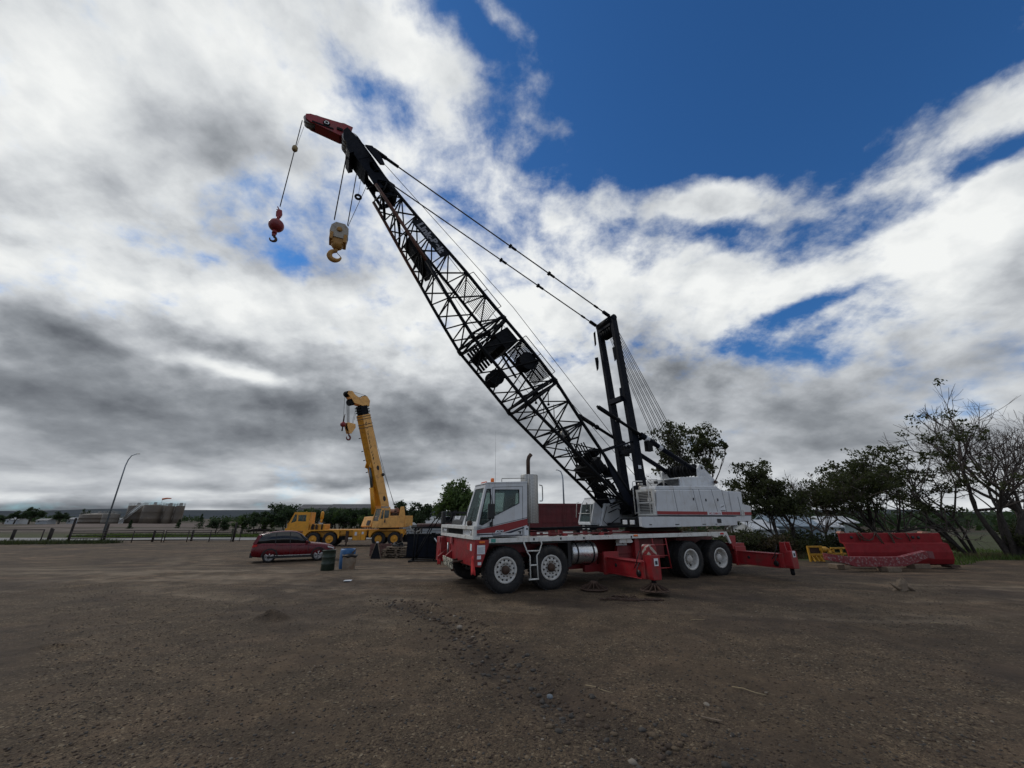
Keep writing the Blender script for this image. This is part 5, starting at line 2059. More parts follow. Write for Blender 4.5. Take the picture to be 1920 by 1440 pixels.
m = MB()
m.box(-9.3, .55, .75, .9, 2.0, 1.30).box(-8.2, .05, 1.36, .78, 2.5, 1.47)
m.box(-5.0, .1, .9, -2.4, 2.45, 1.40)
m.build('chassis', MT['yellow_deep'], yc, bevel=.01)
m = MB()
for (c0, c1) in ((-7.37, -5.90), (-1.46, 0.0)):
    pts = []
    for k in range(15):
        t_ = math.pi * k / 14
        cx = c0 if t_ > math.pi / 2 else c1
        pts.append((cx + .74 * math.cos(t_), .72 + .66 * math.sin(t_)))
    outer = [(c0 - .95, 1.46), (c0 - .95, .95), (c0 - .80, .72)] + pts[::-1] + [(c1 + .80, .72), (c1 + .88, .95), (c1 + .80, 1.46)]
    for y in (0.0, 2.50):
        holed(m, outer, [], y, y + .05, fXZ)
    for a, b in zip(pts, pts[1:]):
        for y in (.0, 2.1):
            m.add([(a[0], y, a[1]), (b[0], y, b[1]), (b[0], y + .45, b[1]), (a[0], y + .45, a[1])], [(0, 1, 2, 3)])
m.build('wing', MT['yellow'], yc)
m = MB()
m.box(-3.82, -.03, .52, -2.66, .5, 1.42)
bx = m.build('toolbox', MT['yellow'], yc, bevel=.015)
m = MB()
m.box(-3.66, -.036, .95, -3.46, -.031, 1.25).box(-3.02, -.036, 1.05, -2.84, -.031, 1.27)
m.build('sticker', MT['sticker'], bx)
m = MB()
m.box(-3.10, -.034, .56, -3.08, -.031, 1.40)
m.build('box_seam', MT['plastic'], bx)
m = MB()
m.box(-2.55, .05, .75, -2.35, .5, 1.4)
m.build('step_box', MT['black_steel'], yc)
m = MB()
m.box(-5.1, .1, .55, -4.4, .6, 1.05)
m.build('fuel_tank', MT['black_steel'], yc)
m = MB()
m.box(.8, .5, .3, 1.7, 2.0, .95)
m.tube([(.9, .5, .9), (1.2, .3, 1.3), (1.5, .2, .7)], .03, 6)
m.build('rear_hitch', MT['black_steel'], yc)
m = MB()
m.box(-4.42, -.28, .40, -4.18, -.06, 1.36).tube([(-4.3, -.17, -.05), (-4.3, -.17, .45)], .07, 10).lathe([(.22, -.02), (.22, .03), (.1, .06)], (-4.3, -.17, 0), 'Z', 18)
m.build('outrigger_jack', MT['rust'], yc)
m = MB()
m.box(-4.42, 2.6, .40, -4.18, 2.85, 1.36).box(.6, -.1, .45, .8, .15, 1.1)
m.build('outrigger_jack', MT['rust'], yc)
# carrier cab
cab = MB()
outer = [(-9.80, 1.38), (-7.88, 1.38), (-7.93, 2.99), (-9.30, 3.0), (-9.66, 2.1)]
wA = [(-9.50, 2.06), (-9.05, 2.22), (-9.10, 2.83), (-9.28, 2.83)]
wB = [(-8.92, 2.22), (-8.20, 2.20), (-8.26, 2.80), (-8.96, 2.78)]
for y0 in (.02, 1.55):
    holed(cab, outer, [wA[::-1], wB[::-1]], y0, y0 + .05, fXZ)
cab.box(-9.80, .07, 1.38, -9.75, 1.55, 2.08).box(-7.97, .07, 1.38, -7.90, 1.55, 2.98).box(-9.32, .02, 2.99, -7.92, 1.6, 3.04).box(-9.75, .07, 1.36, -7.97, 1.55, 1.44)
cab.bar((-9.66, .09, 2.1), (-9.31, .09, 3.0), .07).bar((-9.66, 1.55, 2.1), (-9.31, 1.55, 3.0), .07)
cab.box(-9.92, .0, 1.30, -9.5, 2.5, 1.60)
co_ = cab.build('carrier_cab', MT['yellow'], yc, bevel=.01)
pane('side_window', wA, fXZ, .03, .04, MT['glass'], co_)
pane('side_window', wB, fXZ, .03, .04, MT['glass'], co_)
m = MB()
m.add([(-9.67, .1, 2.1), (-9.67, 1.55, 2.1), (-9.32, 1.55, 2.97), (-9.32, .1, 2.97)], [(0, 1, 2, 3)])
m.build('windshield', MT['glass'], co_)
m = MB()
m.box(-9.0, .4, 1.45, -8.5, 1.0, 2.1).box(-9.6, .1, 1.45, -9.3, 1.5, 2.05)
m.build('cab_seat', MT['seat'], co_)
m = MB()
m.box(-9.60, -.06, 1.20, -9.0, .0, 1.36)
m.build('side_marker', MT['red_dark'], co_)
m = MB()
m.box(-8.35, -.002, 3.05, -8.25, .1, 3.10)
m.box(-7.85, .15, 1.44, -6.5, 1.9, 1.95)
m.build('engine_cover', MT['yellow_deep'], yc, bevel=.02)
m = MB()
for k in range(8):
    u = -7.8 + 1.2 * rr.random()
    m.box(u, .05, 1.47, u + .12, .14, 1.75 + .25 * rr.random())
m.build('engine_pipe', MT['rust'], yc)
m = MB()
m.lathe([(.20, 1.47), (.22, 1.55), (.22, 1.95), (.16, 2.05), (.06, 2.1)], (-7.02, .6, 0), 'Z', 18)
ac = m.build('air_intake', MT['dull_metal'], yc)
m = MB()
m.tube([(-7.02, .6, 2.05), (-7.0, .6, 2.4)], .09, 10).lathe([(.09, 2.4), (.15, 2.5), (.15, 2.95), (.08, 3.12), (0, 3.14)], (-7.0, .6, 0), 'Z', 16)
m.build('intake_stack', MT['yellow'], ac)
m = MB()
m.lathe([(.95, 1.40), (1.0, 1.47), (1.0, 1.60), (.9, 1.64)], (-.7, 1.25, 0), 'Z', 32)
m.build('turntable', MT['rust'], yc)

# upper works, slewed towards the camera
YU = Matrix.Translation((-.7, 1.25, 0)) @ Matrix.Rotation(R(50), 4, 'Z')


def yb():
    q = MB()
    q.T = YU
    return q


m = yb()
m.prism([(-1.15, 1.64), (1.0, 1.64), (1.9, 1.75), (1.9, 2.5), (.9, 2.72), (-1.15, 2.70)], -1.10, -.45)
m.prism([(-1.15, 1.64), (1.0, 1.64), (1.9, 1.75), (1.9, 2.5), (.9, 2.72), (-1.15, 2.70)], .45, 1.10)
m.box(-1.1, -.45, 1.62, 1.9, .45, 2.0)
m.prism([(.1, 2.7), (.30, 3.6), (.72, 3.62), (.95, 2.7)], -1.08, -1.0).prism([(.1, 2.7), (.30, 3.6), (.72, 3.62), (.95, 2.7)], .95, 1.03)
m.prism([(.9, 1.7), (.9, 2.74), (1.95, 2.74), (2.0, 1.8)], -1.15, 1.15)
uh = m.build('upper_house', MT['yellow_pale'], yc, bevel=.02)
m = yb()
for k in range(9):
    x, z = -.9 + 1.0 * rr.random(), 2.72 + .4 * rr.random()
    m.box(x, -1.0, z, x + .15, -.8, z + .12)
m.tube([(-.9, -.9, 2.8), (.6, -.9, 2.9)], .04, 6)
m.build('hydraulic_block', MT['rust'], uh)
m = yb()
m.lathe([(.34, -.7), (.34, -.62), (.24, -.6), (.24, .6), (.34, .62), (.34, .7)], (.15, 0, 3.15), 'Y', 22)
m.build('winch_drum', pm('winch_rope', (.22, .12, .09), .8, 0, .3, 30), uh)
m = yb()
m.prism([(-1.9, 1.66), (-2.05, 1.75), (-1.75, 2.62), (-1.1, 2.66), (-1.1, 1.66)], .35, 1.75)
fb = m.build('front_support', MT['yellow_pale'], yc, bevel=.02)
m = yb()
m.prism([(-2.075, 1.85), (-1.94, 2.3), (-1.9, 2.3), (-2.03, 1.85)], .55, 1.0)
m.build('support_opening', MT['plastic'], fb)
cab = yb()
outer = [(-2.42, 1.66), (-1.15, 1.66), (-1.15, 3.36), (-2.15, 3.36), (-2.45, 2.5)]
wA = [(-2.28, 2.42), (-1.95, 2.45), (-1.95, 3.22), (-2.12, 3.22)]
wB = [(-1.85, 2.45), (-1.28, 2.55), (-1.24, 3.22), (-1.85, 3.22)]
for y0 in (-1.18, -.35):
    holed(cab, outer, [wA[::-1], wB[::-1]], y0, y0 + .05, fXZ)
cab.box(-1.2, -1.13, 1.66, -1.15, -.35, 3.36).box(-2.15, -1.18, 3.36, -1.15, -.30, 3.41).box(-2.43, -1.13, 1.66, -2.38, -.35, 2.25)
cab.bar((-2.44, -1.15, 2.3), (-2.16, -1.15, 3.36), .06).bar((-2.44, -.33, 2.3), (-2.16, -.33, 3.36), .06)
oo = cab.build('operator_cab', MT['yellow_pale'], yc)
m = yb()
m.add([(-2.40, -1.13, 2.27), (-2.40, -.35, 2.27), (-2.17, -.35, 3.33), (-2.17, -1.13, 3.33)], [(0, 1, 2, 3)])
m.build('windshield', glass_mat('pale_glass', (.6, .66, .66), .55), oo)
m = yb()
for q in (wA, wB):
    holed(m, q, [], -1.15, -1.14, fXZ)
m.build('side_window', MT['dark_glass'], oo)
m = yb()
m.box(-1.9, -1.0, 1.7, -1.3, -.45, 2.9).box(-1.80, -1.2, 2.1, -1.65, -1.185, 2.4)
m.build('cab_seat', MT['seat'], oo)
m = yb()
m.box(-1.75, -1.0, 3.41, -1.25, -.5, 3.58)
m.build('air_conditioner', MT['dull_metal'], oo)
# boom
F0, F1 = Vector((-.95, 0, 3.10)), Vector((-4.89, 0, 12.45))
bd = (F1 - F0).normalized()
bn = Vector((bd.z, 0, -bd.x))


def ybp(s, n, y):
    return F0 + bd * s + bn * n + Vector((0, y, 0))


Lb = (F1 - F0).length
m = yb()


def bsec(s, h, w):
    return [ybp(s, -h, -w), ybp(s, h, -w), ybp(s, h, w), ybp(s, -h, w)]


m.loft([bsec(-.6, .36, .42), bsec(.8, .48, .44), bsec(Lb - .35, .48, .44)])
mb_o = m.build('boom', MT['yellow_pale'], yc, bevel=.02)
m = yb()
k = .3
rings_s = [1.0 + .55 * i for i in range(17)]
m.box(0, 0, 0, .001, .001, .001) if False else None
vs0 = [ybp(.8, -.485, -.40), ybp(Lb - .4, -.485, -.40), ybp(Lb - .4, -.485, .40), ybp(.8, -.485, .40)]
vs1 = [v - bn * .012 for v in vs0]
m.add(vs0 + vs1, [(0, 1, 2, 3), (7, 6, 5, 4), (0, 4, 5, 1), (1, 5, 6, 2), (2, 6, 7, 3), (3, 7, 4, 0)])
for s in rings_s:
    m.bar(ybp(s, -.505, -.40), ybp(s, -.505, .40), .03, .03, bd)
m.bar(ybp(.8, -.505, .0), ybp(4.5, -.505, 0), .03, .03)
m.build('boom_underside', MT['yellow_deep'], mb_o)
m = yb()
for s in (Lb - .5, Lb - .75, Lb - 1.3, Lb - 1.6):
    for a, b in ((ybp(s, -.5, -.46), ybp(s, .5, -.46)), (ybp(s, -.5, .46), ybp(s, .5, .46)), (ybp(s, -.5, -.46), ybp(s, -.5, .46))):
        m.bar(a, b, .03, .05)
for s in (2.6, 4.2, 5.4, 6.3, 7.6):
    m.bar(ybp(s, -.5, .46), ybp(s, -.68, .50), .08, .08)
m.build('boom_bracket', MT['plastic'], mb_o)
m = yb()
for s, r_ in ((1.3, .26), (4.4, .24)):
    c = ybp(s, .05, 0)
    vs = [c + bd * (r_ * math.cos(a)) + bn * (r_ * .62 * math.sin(a)) + Vector((0, -.446, 0)) for a in [i * 2 * math.pi / 22 for i in range(22)]]
    m.add(vs + [v - Vector((0, .008, 0)) for v in vs], [tuple(range(22)), tuple(range(43, 21, -1))] + [(i, (i + 1) % 22, 22 + (i + 1) % 22, 22 + i) for i in range(22)])
m.build('boom_emblem', MT['plastic'], mb_o)
m = yb()      # flaked lettering down the side of the boom
r2 = np.random.default_rng(3)
for k in range(26):
    s = 4.9 + 4.2 * r2.random()
    q = -.34 + .05 * r2.random()
    a, b = ybp(s, q, -.447), ybp(s + .08 + .12 * r2.random(), q + .05 + .12 * r2.random(), -.447)
    m.bar(a, b, .03 + .03 * r2.random(), .006, (0, 1, 0))
m.build('worn_lettering', MT['plastic'], mb_o)
m = yb()
m.lathe([(0, -.62), (.14, -.62), (.16, -.56), (.14, -.48), (0, -.48)], tuple(ybp(3.6, .42, 0)), 'Y', 18)
m.build('cable_reel', MT['plastic'], mb_o)
m = yb()
m.loft([bsec(Lb - .4, .40, .36), bsec(Lb + .55, .40, .36)])
for s in (Lb - .1, Lb + .15, Lb + .4):
    m.bar(ybp(s, -.48, -.42), ybp(s, .52, -.42), .06, .08).bar(ybp(s, .48, -.42), ybp(s, .48, .42), .06, .08).bar(ybp(s, -.48, .42), ybp(s, -.48, -.42), .06, .08)
m.build('inner_sections', MT['navy_steel'], mb_o)
m = yb()
hp_ = [(-4.45, 13.05), (-4.45, 13.60), (-4.85, 13.98), (-5.35, 13.85), (-5.6, 13.55), (-6.2, 13.75), (-6.6, 14.05), (-6.95, 13.95), (-7.05, 13.65), (-6.6, 13.35), (-6.2, 12.95), (-5.2, 12.90)]
for y in (-.36, .30):
    holed(m, hp_, [], y, y + .06, fXZ)
m.prism([(-4.45, 13.05), (-4.45, 13.6), (-5.3, 13.75), (-5.4, 12.95)], -.30, .30)
bh_ = m.build('boom_head', MT['yellow_pale'], yc, bevel=.01)
m = yb()
for y in (-.2, 0, .2):
    m.lathe([(0, y - .05), (.24, y - .05), (.29, y - .05), (.25, y), (.29, y + .05), (0, y + .05)], (-6.82, 0, 13.72), 'Y', 22)
    m.lathe([(0, y - .05), (.28, y - .05), (.33, y - .05), (.29, y), (.33, y + .05), (0, y + .05)], (-6.35, 0, 13.02), 'Y', 22)
    m.lathe([(0, y - .05), (.22, y - .05), (.26, y), (.22, y + .05), (0, y + .05)], (-4.95, 0, 13.8), 'Y', 20)
m.build('head_sheave', MT['black_steel'], bh_)
m = yb()
m.tube([(-2.15, 0, 2.9), (-2.72, 0, 5.3)], .20, 16)
lc = m.build('lift_cylinder', MT['yellow_deep'], yc)
m = yb()
m.tube([(-2.70, 0, 5.2), (-3.22, 0, 7.3)], .13, 14)
m.build('cylinder_rod', pm('grey_rod', (.10, .12, .13), .35, .4), lc)
m = yb()
m.prism([(-3.55, 7.15), (-2.95, 7.0), (-2.85, 7.9), (-3.3, 8.3)], -.35, -.28).prism([(-3.55, 7.15), (-2.95, 7.0), (-2.85, 7.9), (-3.3, 8.3)], .28, .35)
m.build('cylinder_mount', MT['yellow_deep'], lc)
m = yb()
m.tube([(.15, -.3, 3.5), ybp(7.0, .60, -.3), ybp(Lb + .6, .62, -.2), Vector((-4.95, -.2, 14.06)), Vector((-6.82, -.2, 14.02))], .016, 5)
m.tube([(.9, .3, 3.4), ybp(8.0, .66, .3), Vector((-4.95, .2, 14.06))], .016, 5)
m.tube([(-7.10, 0, 13.7), (-6.85, 0, 11.1)], .016, 5)
for y in (-.2, -.1, 0, .1, .2):
    m.tube([(-6.66, y, 13.0), (-6.30, y * .8, 11.0)], .014, 5)
for y in (-.1, .1):
    m.tube([(-5.62, y, 12.7), (-5.82, y * .8, 11.0)], .014, 5)
m.build('hoist_rope', MT['rope'], yc)
YM = Matrix.Translation((-11.34, 39.74, -.60)) @ Matrix.Rotation(R(8.8), 4, 'Z') @ YU
w = YM @ Vector((-6.06, 0, 10.55))
yh = thing('hook_block', 'yellow tapered hook block with dark red hook hanging from the yellow crane', 'hook block', w, R(58.8))
m = MB()
m.prism([(-.42, .45), (.40, .45), (.48, .12), (.10, -.55), (-.12, -.55), (-.45, .12)], -.24, -.18).prism([(-.42, .45), (.40, .45), (.48, .12), (.10, -.55), (-.12, -.55), (-.45, .12)], .18, .24)
m.box(-.40, -.18, .38, .38, .18, .44)
m.build('cheek_plate', MT['yellow_pale'], yh, bevel=.02)
m = MB()
for y in (-.12, 0, .12):
    m.lathe([(0, y - .05), (.3, y - .05), (.34, y), (.3, y + .05), (0, y + .05)], (0, 0, .08), 'Y', 22)
m.build('sheave', MT['black_steel'], yh)
m = MB()
hc = [(0, 0, -.50), (0, 0, -.62), (.02, 0, -.68)] + [(.20 * math.cos(R(a)), 0, -.92 + .20 * math.sin(R(a))) for a in np.linspace(80, -200, 18)]
m.tube(hc, [.06, .06, .07] + list(np.interp(np.linspace(0, 1, 18), [0, .4, 1], [.07, .09, .04])), 10)
m.build('hook', pm('hook_red', (.13, .02, .02), .6, 0, .2, 8), yh)
w = YM @ Vector((-6.82, 0, 10.75))
yo = thing('overhaul_ball', 'small dark red ball weight hanging from the yellow crane', 'overhaul ball', w, R(58.8))
m = MB()
m.ball((0, 0, 0), .25, 18, 12)
m.build('ball', mr, yo)
m = MB()
m.tube([(0, 0, .22), (0, 0, .62), (.06, 0, 1.0)], [.07, .06, .03], 8).tube([(0, 0, -.22), (0, 0, -.5)], .06, 8).ball((0, 0, -.56), .08, 8, 6)
m.build('swivel', MT['rust'], yo)
# ------------------------------------------------------------------ the red car
MT['car_red'] = pm('car_red', (.105, .002, .007), .3, .0, .08, 4, coat=.25, spec=.35)
car = thing('parked_car', 'dark red five-door crossover car parked near the green barrel', 'car', (-14.79, 25.56, gz(-14.8, 25.6)), math.atan2(1.28, 2.29))
# x forward from the rear axle, y to the left; the near flank is at -y
xs = [-.98, -.93, -.80, -.5, 0, .5, 1.0, 1.5, 1.9, 2.3, 2.7, 3.1, 3.4, 3.55, 3.60]
top = [.80, 1.02, 1.10, 1.10, 1.09, 1.08, 1.07, 1.06, 1.05, 1.02, .98, .92, .84, .72, .6]
hw = [.70, .82, .88, .91, .92, .92, .92, .92, .92, .92, .91, .89, .82, .70, .6]
bot = [.42, .36, .34, .30, .28, .27, .27, .27, .27, .27, .27, .28, .32, .36, .4]
rings = []
for x, t_, w_, b_ in zip(xs, top, hw, bot):
    half = [(w_ * .86, b_), (w_ * .985, b_ + .12), (w_, b_ + .32), (w_ * .985, t_ - .18), (w_ * .955, t_ - .03), (w_ * .86, t_ + .005)]
    ring = [(x, .8 * y - .2 * 0 + .2 * y, z) for y, z in half] + [(x, -y, z) for y, z in half[::-1]]
    rings.append(ring)
m = MB()
m.loft(rings, True)
cb_ = m.build('body', MT['car_red'], car)
# greenhouse
gx_ = [-.95, -.74, 0, .55, .95, 1.25, 1.58, 2.12]
gt = [1.08, 1.55, 1.69, 1.73, 1.73, 1.69, 1.54, 1.06]
gw = [.82, .66, .64, .64, .64, .64, .65, .78]
gb = [1.05, 1.06, 1.06, 1.05, 1.04, 1.03, 1.03, 1.02]
rings = []
for x, t_, w_, b_ in zip(gx_, gt, gw, gb):
    rings.append([(x, .87, b_), (x, (.87 + w_) / 2 + .02, (b_ + t_) / 2), (x, w_, t_ - .03), (x, w_ * .7, t_), (x, -w_ * .7, t_), (x, -w_, t_ - .03), (x, -(.87 + w_) / 2 - .02, (b_ + t_) / 2), (x, -.87, b_)])
gls = pm('car_glass', (.006, .008, .010), .08, 0, .1, 4, spec=.6)
m = MB()
m.loft(rings, True)
m.build('greenhouse', gls, cb_)
m = MB()
for sg_ in (-1, 1):
    for xb, xt in ((.20, .18), (.98, .90), (1.98, 1.50)):
        w_ = float(np.interp(xt, gx_, gw)); t_ = float(np.interp(xt, gx_, gt))
        m.bar((xb, sg_ * .885, 1.05), (xt, sg_ * (w_ + .02), t_ - .04), .04, .035, (0, 1, 0))
m.build('pillar', MT['plastic'], cb_)
m = MB()
m.loft([[(x, w_ * 1.0, t_ - .035), (x, w_ * .7, t_ + .012), (x, -w_ * .7, t_ + .012), (x, -w_ * 1.0, t_ - .035)] for x, t_, w_ in zip(gx_[1:7], gt[1:7], gw[1:7])], True)
for sg_ in (-1, 1):
    def gp_(x):
        w_ = float(np.interp(x, gx_, gw)); t_ = float(np.interp(x, gx_, gt)); return w_, t_
    for xb, xt in ((-.90, -.70), (-.82, -.60)):
        w_, t_ = gp_(xt)
        m.bar((xb, sg_ * .885, 1.05), (xt, sg_ * (w_ + .02), t_ - .04), .10 if xb < 0 else .05, .035, (0, 1, 0))
m.build('roof', MT['car_red'], cb_)
m = MB()
m.add([(2.07, -.72, 1.11), (2.07, .72, 1.11), (1.57, .60, 1.515), (1.57, -.60, 1.515)], [(0, 1, 2, 3)])
m.build('windshield', gls, cb_)
m = MB()
m.add([(-.90, -.70, 1.14), (-.90, .70, 1.14), (-.58, .60, 1.56), (-.58, -.60, 1.56)], [(0, 1, 2, 3)])
m.build('rear_window', gls, cb_)
m = MB()
for sgn in (-1, 1):
    m.box(-.1, sgn * .905 - .03, .24, 2.3, sgn * .905 + .03, .36)
    for x0 in (0.0, 2.62):
        pts = [(x0 + .43 * math.cos(t_), .36 + .43 * math.sin(t_)) for t_ in np.linspace(-.1, math.pi + .1, 16)]
        inn = [(x0 + .36 * math.cos(t_), .36 + .36 * math.sin(t_)) for t_ in np.linspace(-.1, math.pi + .1, 16)]
        holed(m, pts + inn[::-1], [], sgn * .90, sgn * .945, fXZ)
m.box(-1.0, -.75, .30, -.85, .75, .56).box(3.42, -.62, .28, 3.60, .62, .50)
m.build('cladding', MT['plastic'], cb_)
m = MB()
for sgn in (-1, 1):
    m.box(.3, sgn * .93 - .01, .37, 2.2, sgn * .93 + .01, .40)
m.build('sill_trim', MT['alu'], cb_)
for sgn in (-1, 1):
    m = MB()
    m.box(1.82, sgn * .98 - .10, 1.06, 1.96, sgn * .98 + .08, 1.19)
    m.build('mirror', MT['car_red'], cb_, bevel=.03)
    m = MB()
    m.prism([(-.96, .86), (-.72, .90), (-.70, 1.02), (-.92, 1.02)], sgn * .84, sgn * .905)
    m.build('tail_light', MT['red_lens'], cb_)
    m = MB()
    m.prism([(3.12, .76), (3.50, .66), (3.46, .74), (3.10, .86)], sgn * .74, sgn * .895)
    m.build('headlight', MT['lamp_glass'], cb_)
m = MB()
m.box(.45, -.925, .93, .65, -.905, .96).box(1.42, -.925, .92, 1.62, -.905, .95)
m.build('door_handle', MT['car_red'], cb_)
m = MB()
for x in (.31, 1.02, 2.02):
    m.box(x, -.928, .40, x + .012, -.912, 1.03)
m.build('door_seam', MT['plastic'], cb_)
for x0 in (0.0, 2.62):
    for sgn in (-1, 1):
        y = sgn * .88
        q = MB()
        q.lathe([(0, y - sgn * .02), (.06, y + sgn * .01), (.24, y - sgn * .04), (.255, y + sgn * .02)], (x0, 0, .36), 'Y', 26)
        for k in range(5):
            a = 2 * math.pi * k / 5 + .3
            for da in (-.16, .16):
                q.bar((x0 + .05 * math.cos(a), y + sgn * .02, .36 + .05 * math.sin(a)), (x0 + .24 * math.cos(a + da), y + sgn * .015, .36 + .24 * math.sin(a + da)), .035, .03, (0, 1, 0))
        wo = q.build('wheel', pm('alloy', (.5, .5, .5), .35, .5), car) if x0 == 0 and sgn == -1 else q.build('wheel', bpy.data.materials['alloy'], car)
        q = MB()
        q.lathe([(.25, y + sgn * .02), (.28, y + sgn * .035), (.34, y + sgn * .02), (.36, y - sgn * .03), (.36, y - sgn * .17), (.25, y - sgn * .2)], (x0, 0, .36), 'Y', 30)
        q.build('tyre', MT['rubber'], wo)
        q = MB()
        q.lathe([(0, y - sgn * .06), (.25, y - sgn * .06)], (x0, 0, .36), 'Y', 24, close=False)
        q.build('brake_disc', MT['plastic'], wo)

# ------------------------------------------------------------------ barrels and bin
MT['barrel_green'] = pm('barrel_green', (.011, .024, .014), .5, 0, .3, 5, dirt=(.03, .025, .02), dirt_amt=.5, dirt_scale=4)
m = MB()
pf = [(0, 0), (.28, 0), (.295, .02)]
for z in (.29, .58):
    pf += [(.285, z - .03), (.30, z), (.285, z + .03)]
pf += [(.285, .86), (.30, .875), (.29, .89), (.275, .875), (.27, .80), (0, .78)]
m.lathe(pf, (0, 0, 0), 'Z', 30)
b_ = m.build('barrel', MT['barrel_green'])
b_.location = (-7.30, 16.75, gz(-7.3, 16.7) - .01)
b_.rotation_euler = (0, R(-1.5), 0)
b_.scale = (.86, .86, .84)
tag(b_, 'dark green steel drum standing on the gravel in front of the red car', 'barrel')
bb_ = thing('barrel', 'open blue plastic barrel standing behind a rusty tan bin', 'barrel', (-7.02, 17.9, gz(-7.0, 17.9)))
m = MB()
m.lathe([(0, 0), (.30, 0), (.34, .04), (.36, .45), (.36, .86), (.33, .95), (.31, .95), (.33, .85), (.33, .3), (0, .2)], (0, 0, 0), 'Z', 30)
m.build('shell', pm('barrel_blue', (.02, .10, .24), .45, 0, .12, 4, dirt=(.04, .08, .12), dirt_amt=.4), bb_)
m = MB()
m.tube([(.3, -.2, .70), (.52, -.3, 1.0)], .022, 6).tube([(.28, -.25, .75), (.56, -.33, 1.02)], .014, 6)
m.build('stick', MT['wood'], bb_)
tb = thing('waste_bin', 'tan rust-stained tub with black bag rim in front of the blue barrel', 'bin', (-6.68, 17.3, gz(-6.7, 17.3)))
m = MB()
m.lathe([(0, 0), (.27, 0), (.285, .02), (.325, .60), (.33, .62)], (0, 0, 0), 'Z', 28)
m.build('tub', pm('tan_tub', (.30, .24, .18), .8, 0, .2, 5, dirt=(.22, .10, .04), dirt_amt=.8, dirt_scale=3.2), tb)
m = MB()
prof = []
rg = []
for k in range(28):
    a = 2 * math.pi * k / 28
    rg.append(a)
lowr = [(.336 * math.cos(a), .336 * math.sin(a), .56 + .035 * math.sin(a * 5) + .02 * math.sin(a * 3 + 1)) for a in rg]
upr = [(.345 * math.cos(a), .345 * math.sin(a), .66 + .015 * math.sin(a * 4)) for a in rg]
inr = [(.29 * math.cos(a), .29 * math.sin(a), .60) for a in rg]
ctr = [(.05 * math.cos(a), .05 * math.sin(a), .48) for a in rg]
m.loft([lowr, upr, inr, ctr], True)
m.build('bag', MT['plastic'], tb)
tb.scale = (.86, .86, .86)
bb_.scale = (.86, .86, .84)

# A-frame board, crate, planks, pallet stack ------------------------------------
af = thing('sign_board', 'weathered black A-frame board standing beside the crate and pallets', 'sign', (-8.98, 27.6, -.6), R(20))
m = MB()
m.loft([[(-.30, -.28, 0), (.30, -.28, 0), (.30, -.24, 0), (-.30, -.24, 0)], [(-.05, -.03, .92), (.05, -.03, .92), (.05, .0, .92), (-.05, .0, .92)]])
m.build('front_panel', MT['black_steel'], af)
m = MB()
m.bar((.32, -.27, 0), (.05, -.02, .95), .05).bar((.34, .28, 0), (.05, .02, .95), .05).bar((-.32, .28, 0), (-.05, .02, .95), .05)
m.build('wooden_leg', MT['wood'], af)
m = MB()
m.box(-.04, -.04, .93, .10, .04, 1.02)
m.build('top_cap', MT['sticker'], af)
cr = thing('crate', 'low reddish wooden crate on the ground behind the A-frame board', 'crate', (-9.05, 28.8, -.6), R(8))
m = MB()
for k in range(4):
    m.box(-.65, -.3, .08 + k * .19, .65, -.27, .24 + k * .19).box(-.65, .27, .08 + k * .19, .65, .3, .24 + k * .19).box(-.68, -.3, .08 + k * .19, -.65, .3, .24 + k * .19).box(.65, -.3, .08 + k * .19, .68, .3, .24 + k * .19)
for x in (-.6, .56):
    for y in (-.26, .22):
        m.box(x, y, 0, x + .06, y + .05, .84)
m.build('slats', pm('red_brown_wood', (.12, .06, .05), .85, 0, .3, 8), cr)
m = MB()
m.box(-.02, -.27, .24, .0, .27, .8)
m.box(-.5, -.2, .05, .5, .2, .1)
m.build('crate_floor', MT['wood'], cr)
pk = thing('wood_plank', 'dark plank resting on blocks between the crate and the pallet stack', 'plank', (-8.35, 28.5, -.6), R(5))
m = MB()
m.box(-.55, -.1, .38, .6, .1, .46).box(-.55, -.1, .24, .6, .1, .31)
m.build('plank', MT['wood'], pk)
m = MB()
m.box(-.45, -.1, 0, -.30, .1, .38).box(.35, -.1, 0, .50, .1, .38)
m.build('block', MT['wood'], pk)


def make_pallet(label, loc, rz, sc):
    p = thing('timber_mat', label, 'timber mat', loc, rz, 'timber mats stacked flat on the ground')
    m = MB()
    for k in range(6):
        m.box(-.95 * sc, -.5 + k * .17, .09, .95 * sc, -.36 + k * .17, .13)
    m.build('deck_boards', MT['wood'], p)
    for x in (-.85 * sc, -.08, .70 * sc):
        m = MB()
        m.box(x, -.5, 0, x + .15, .5, .088)
        m.build('runner', MT['wood'], p)
    return p


names = ('bottom timber mat of the flat stack near the crate', 'second timber mat from the bottom of the flat stack', 'middle timber mat of the flat stack, set a little askew', 'upper timber mat of the flat stack, just under the top one', 'topmost timber mat of the stack, under the black hose coil')
for k in range(5):
    make_pallet(names[k], (-7.75 + .05 * math.sin(k * 2.1), 28.35 + .04 * math.cos(k * 3), -.6 + k * .134), R(6 + 5 * math.sin(k * 1.7)), 1.0 - .05 * (k == 4) - .03 * k)
hc_ = MB()
for k in range(3):
    hc_.tube([((.36 - .05 * k) * math.cos(a) - .05, (.30 - .04 * k) * math.sin(a), .04 + .07 * k + .06 * math.sin(a * 2 + k)) for a in np.linspace(0, 6.28, 22)], .04, 7, cap=False)
o = hc_.build('hose_coil', MT['plastic'])
o.location = (-7.72, 28.35, .08)
tag(o, 'black hose coil lying on top of the timber stack', 'hose')

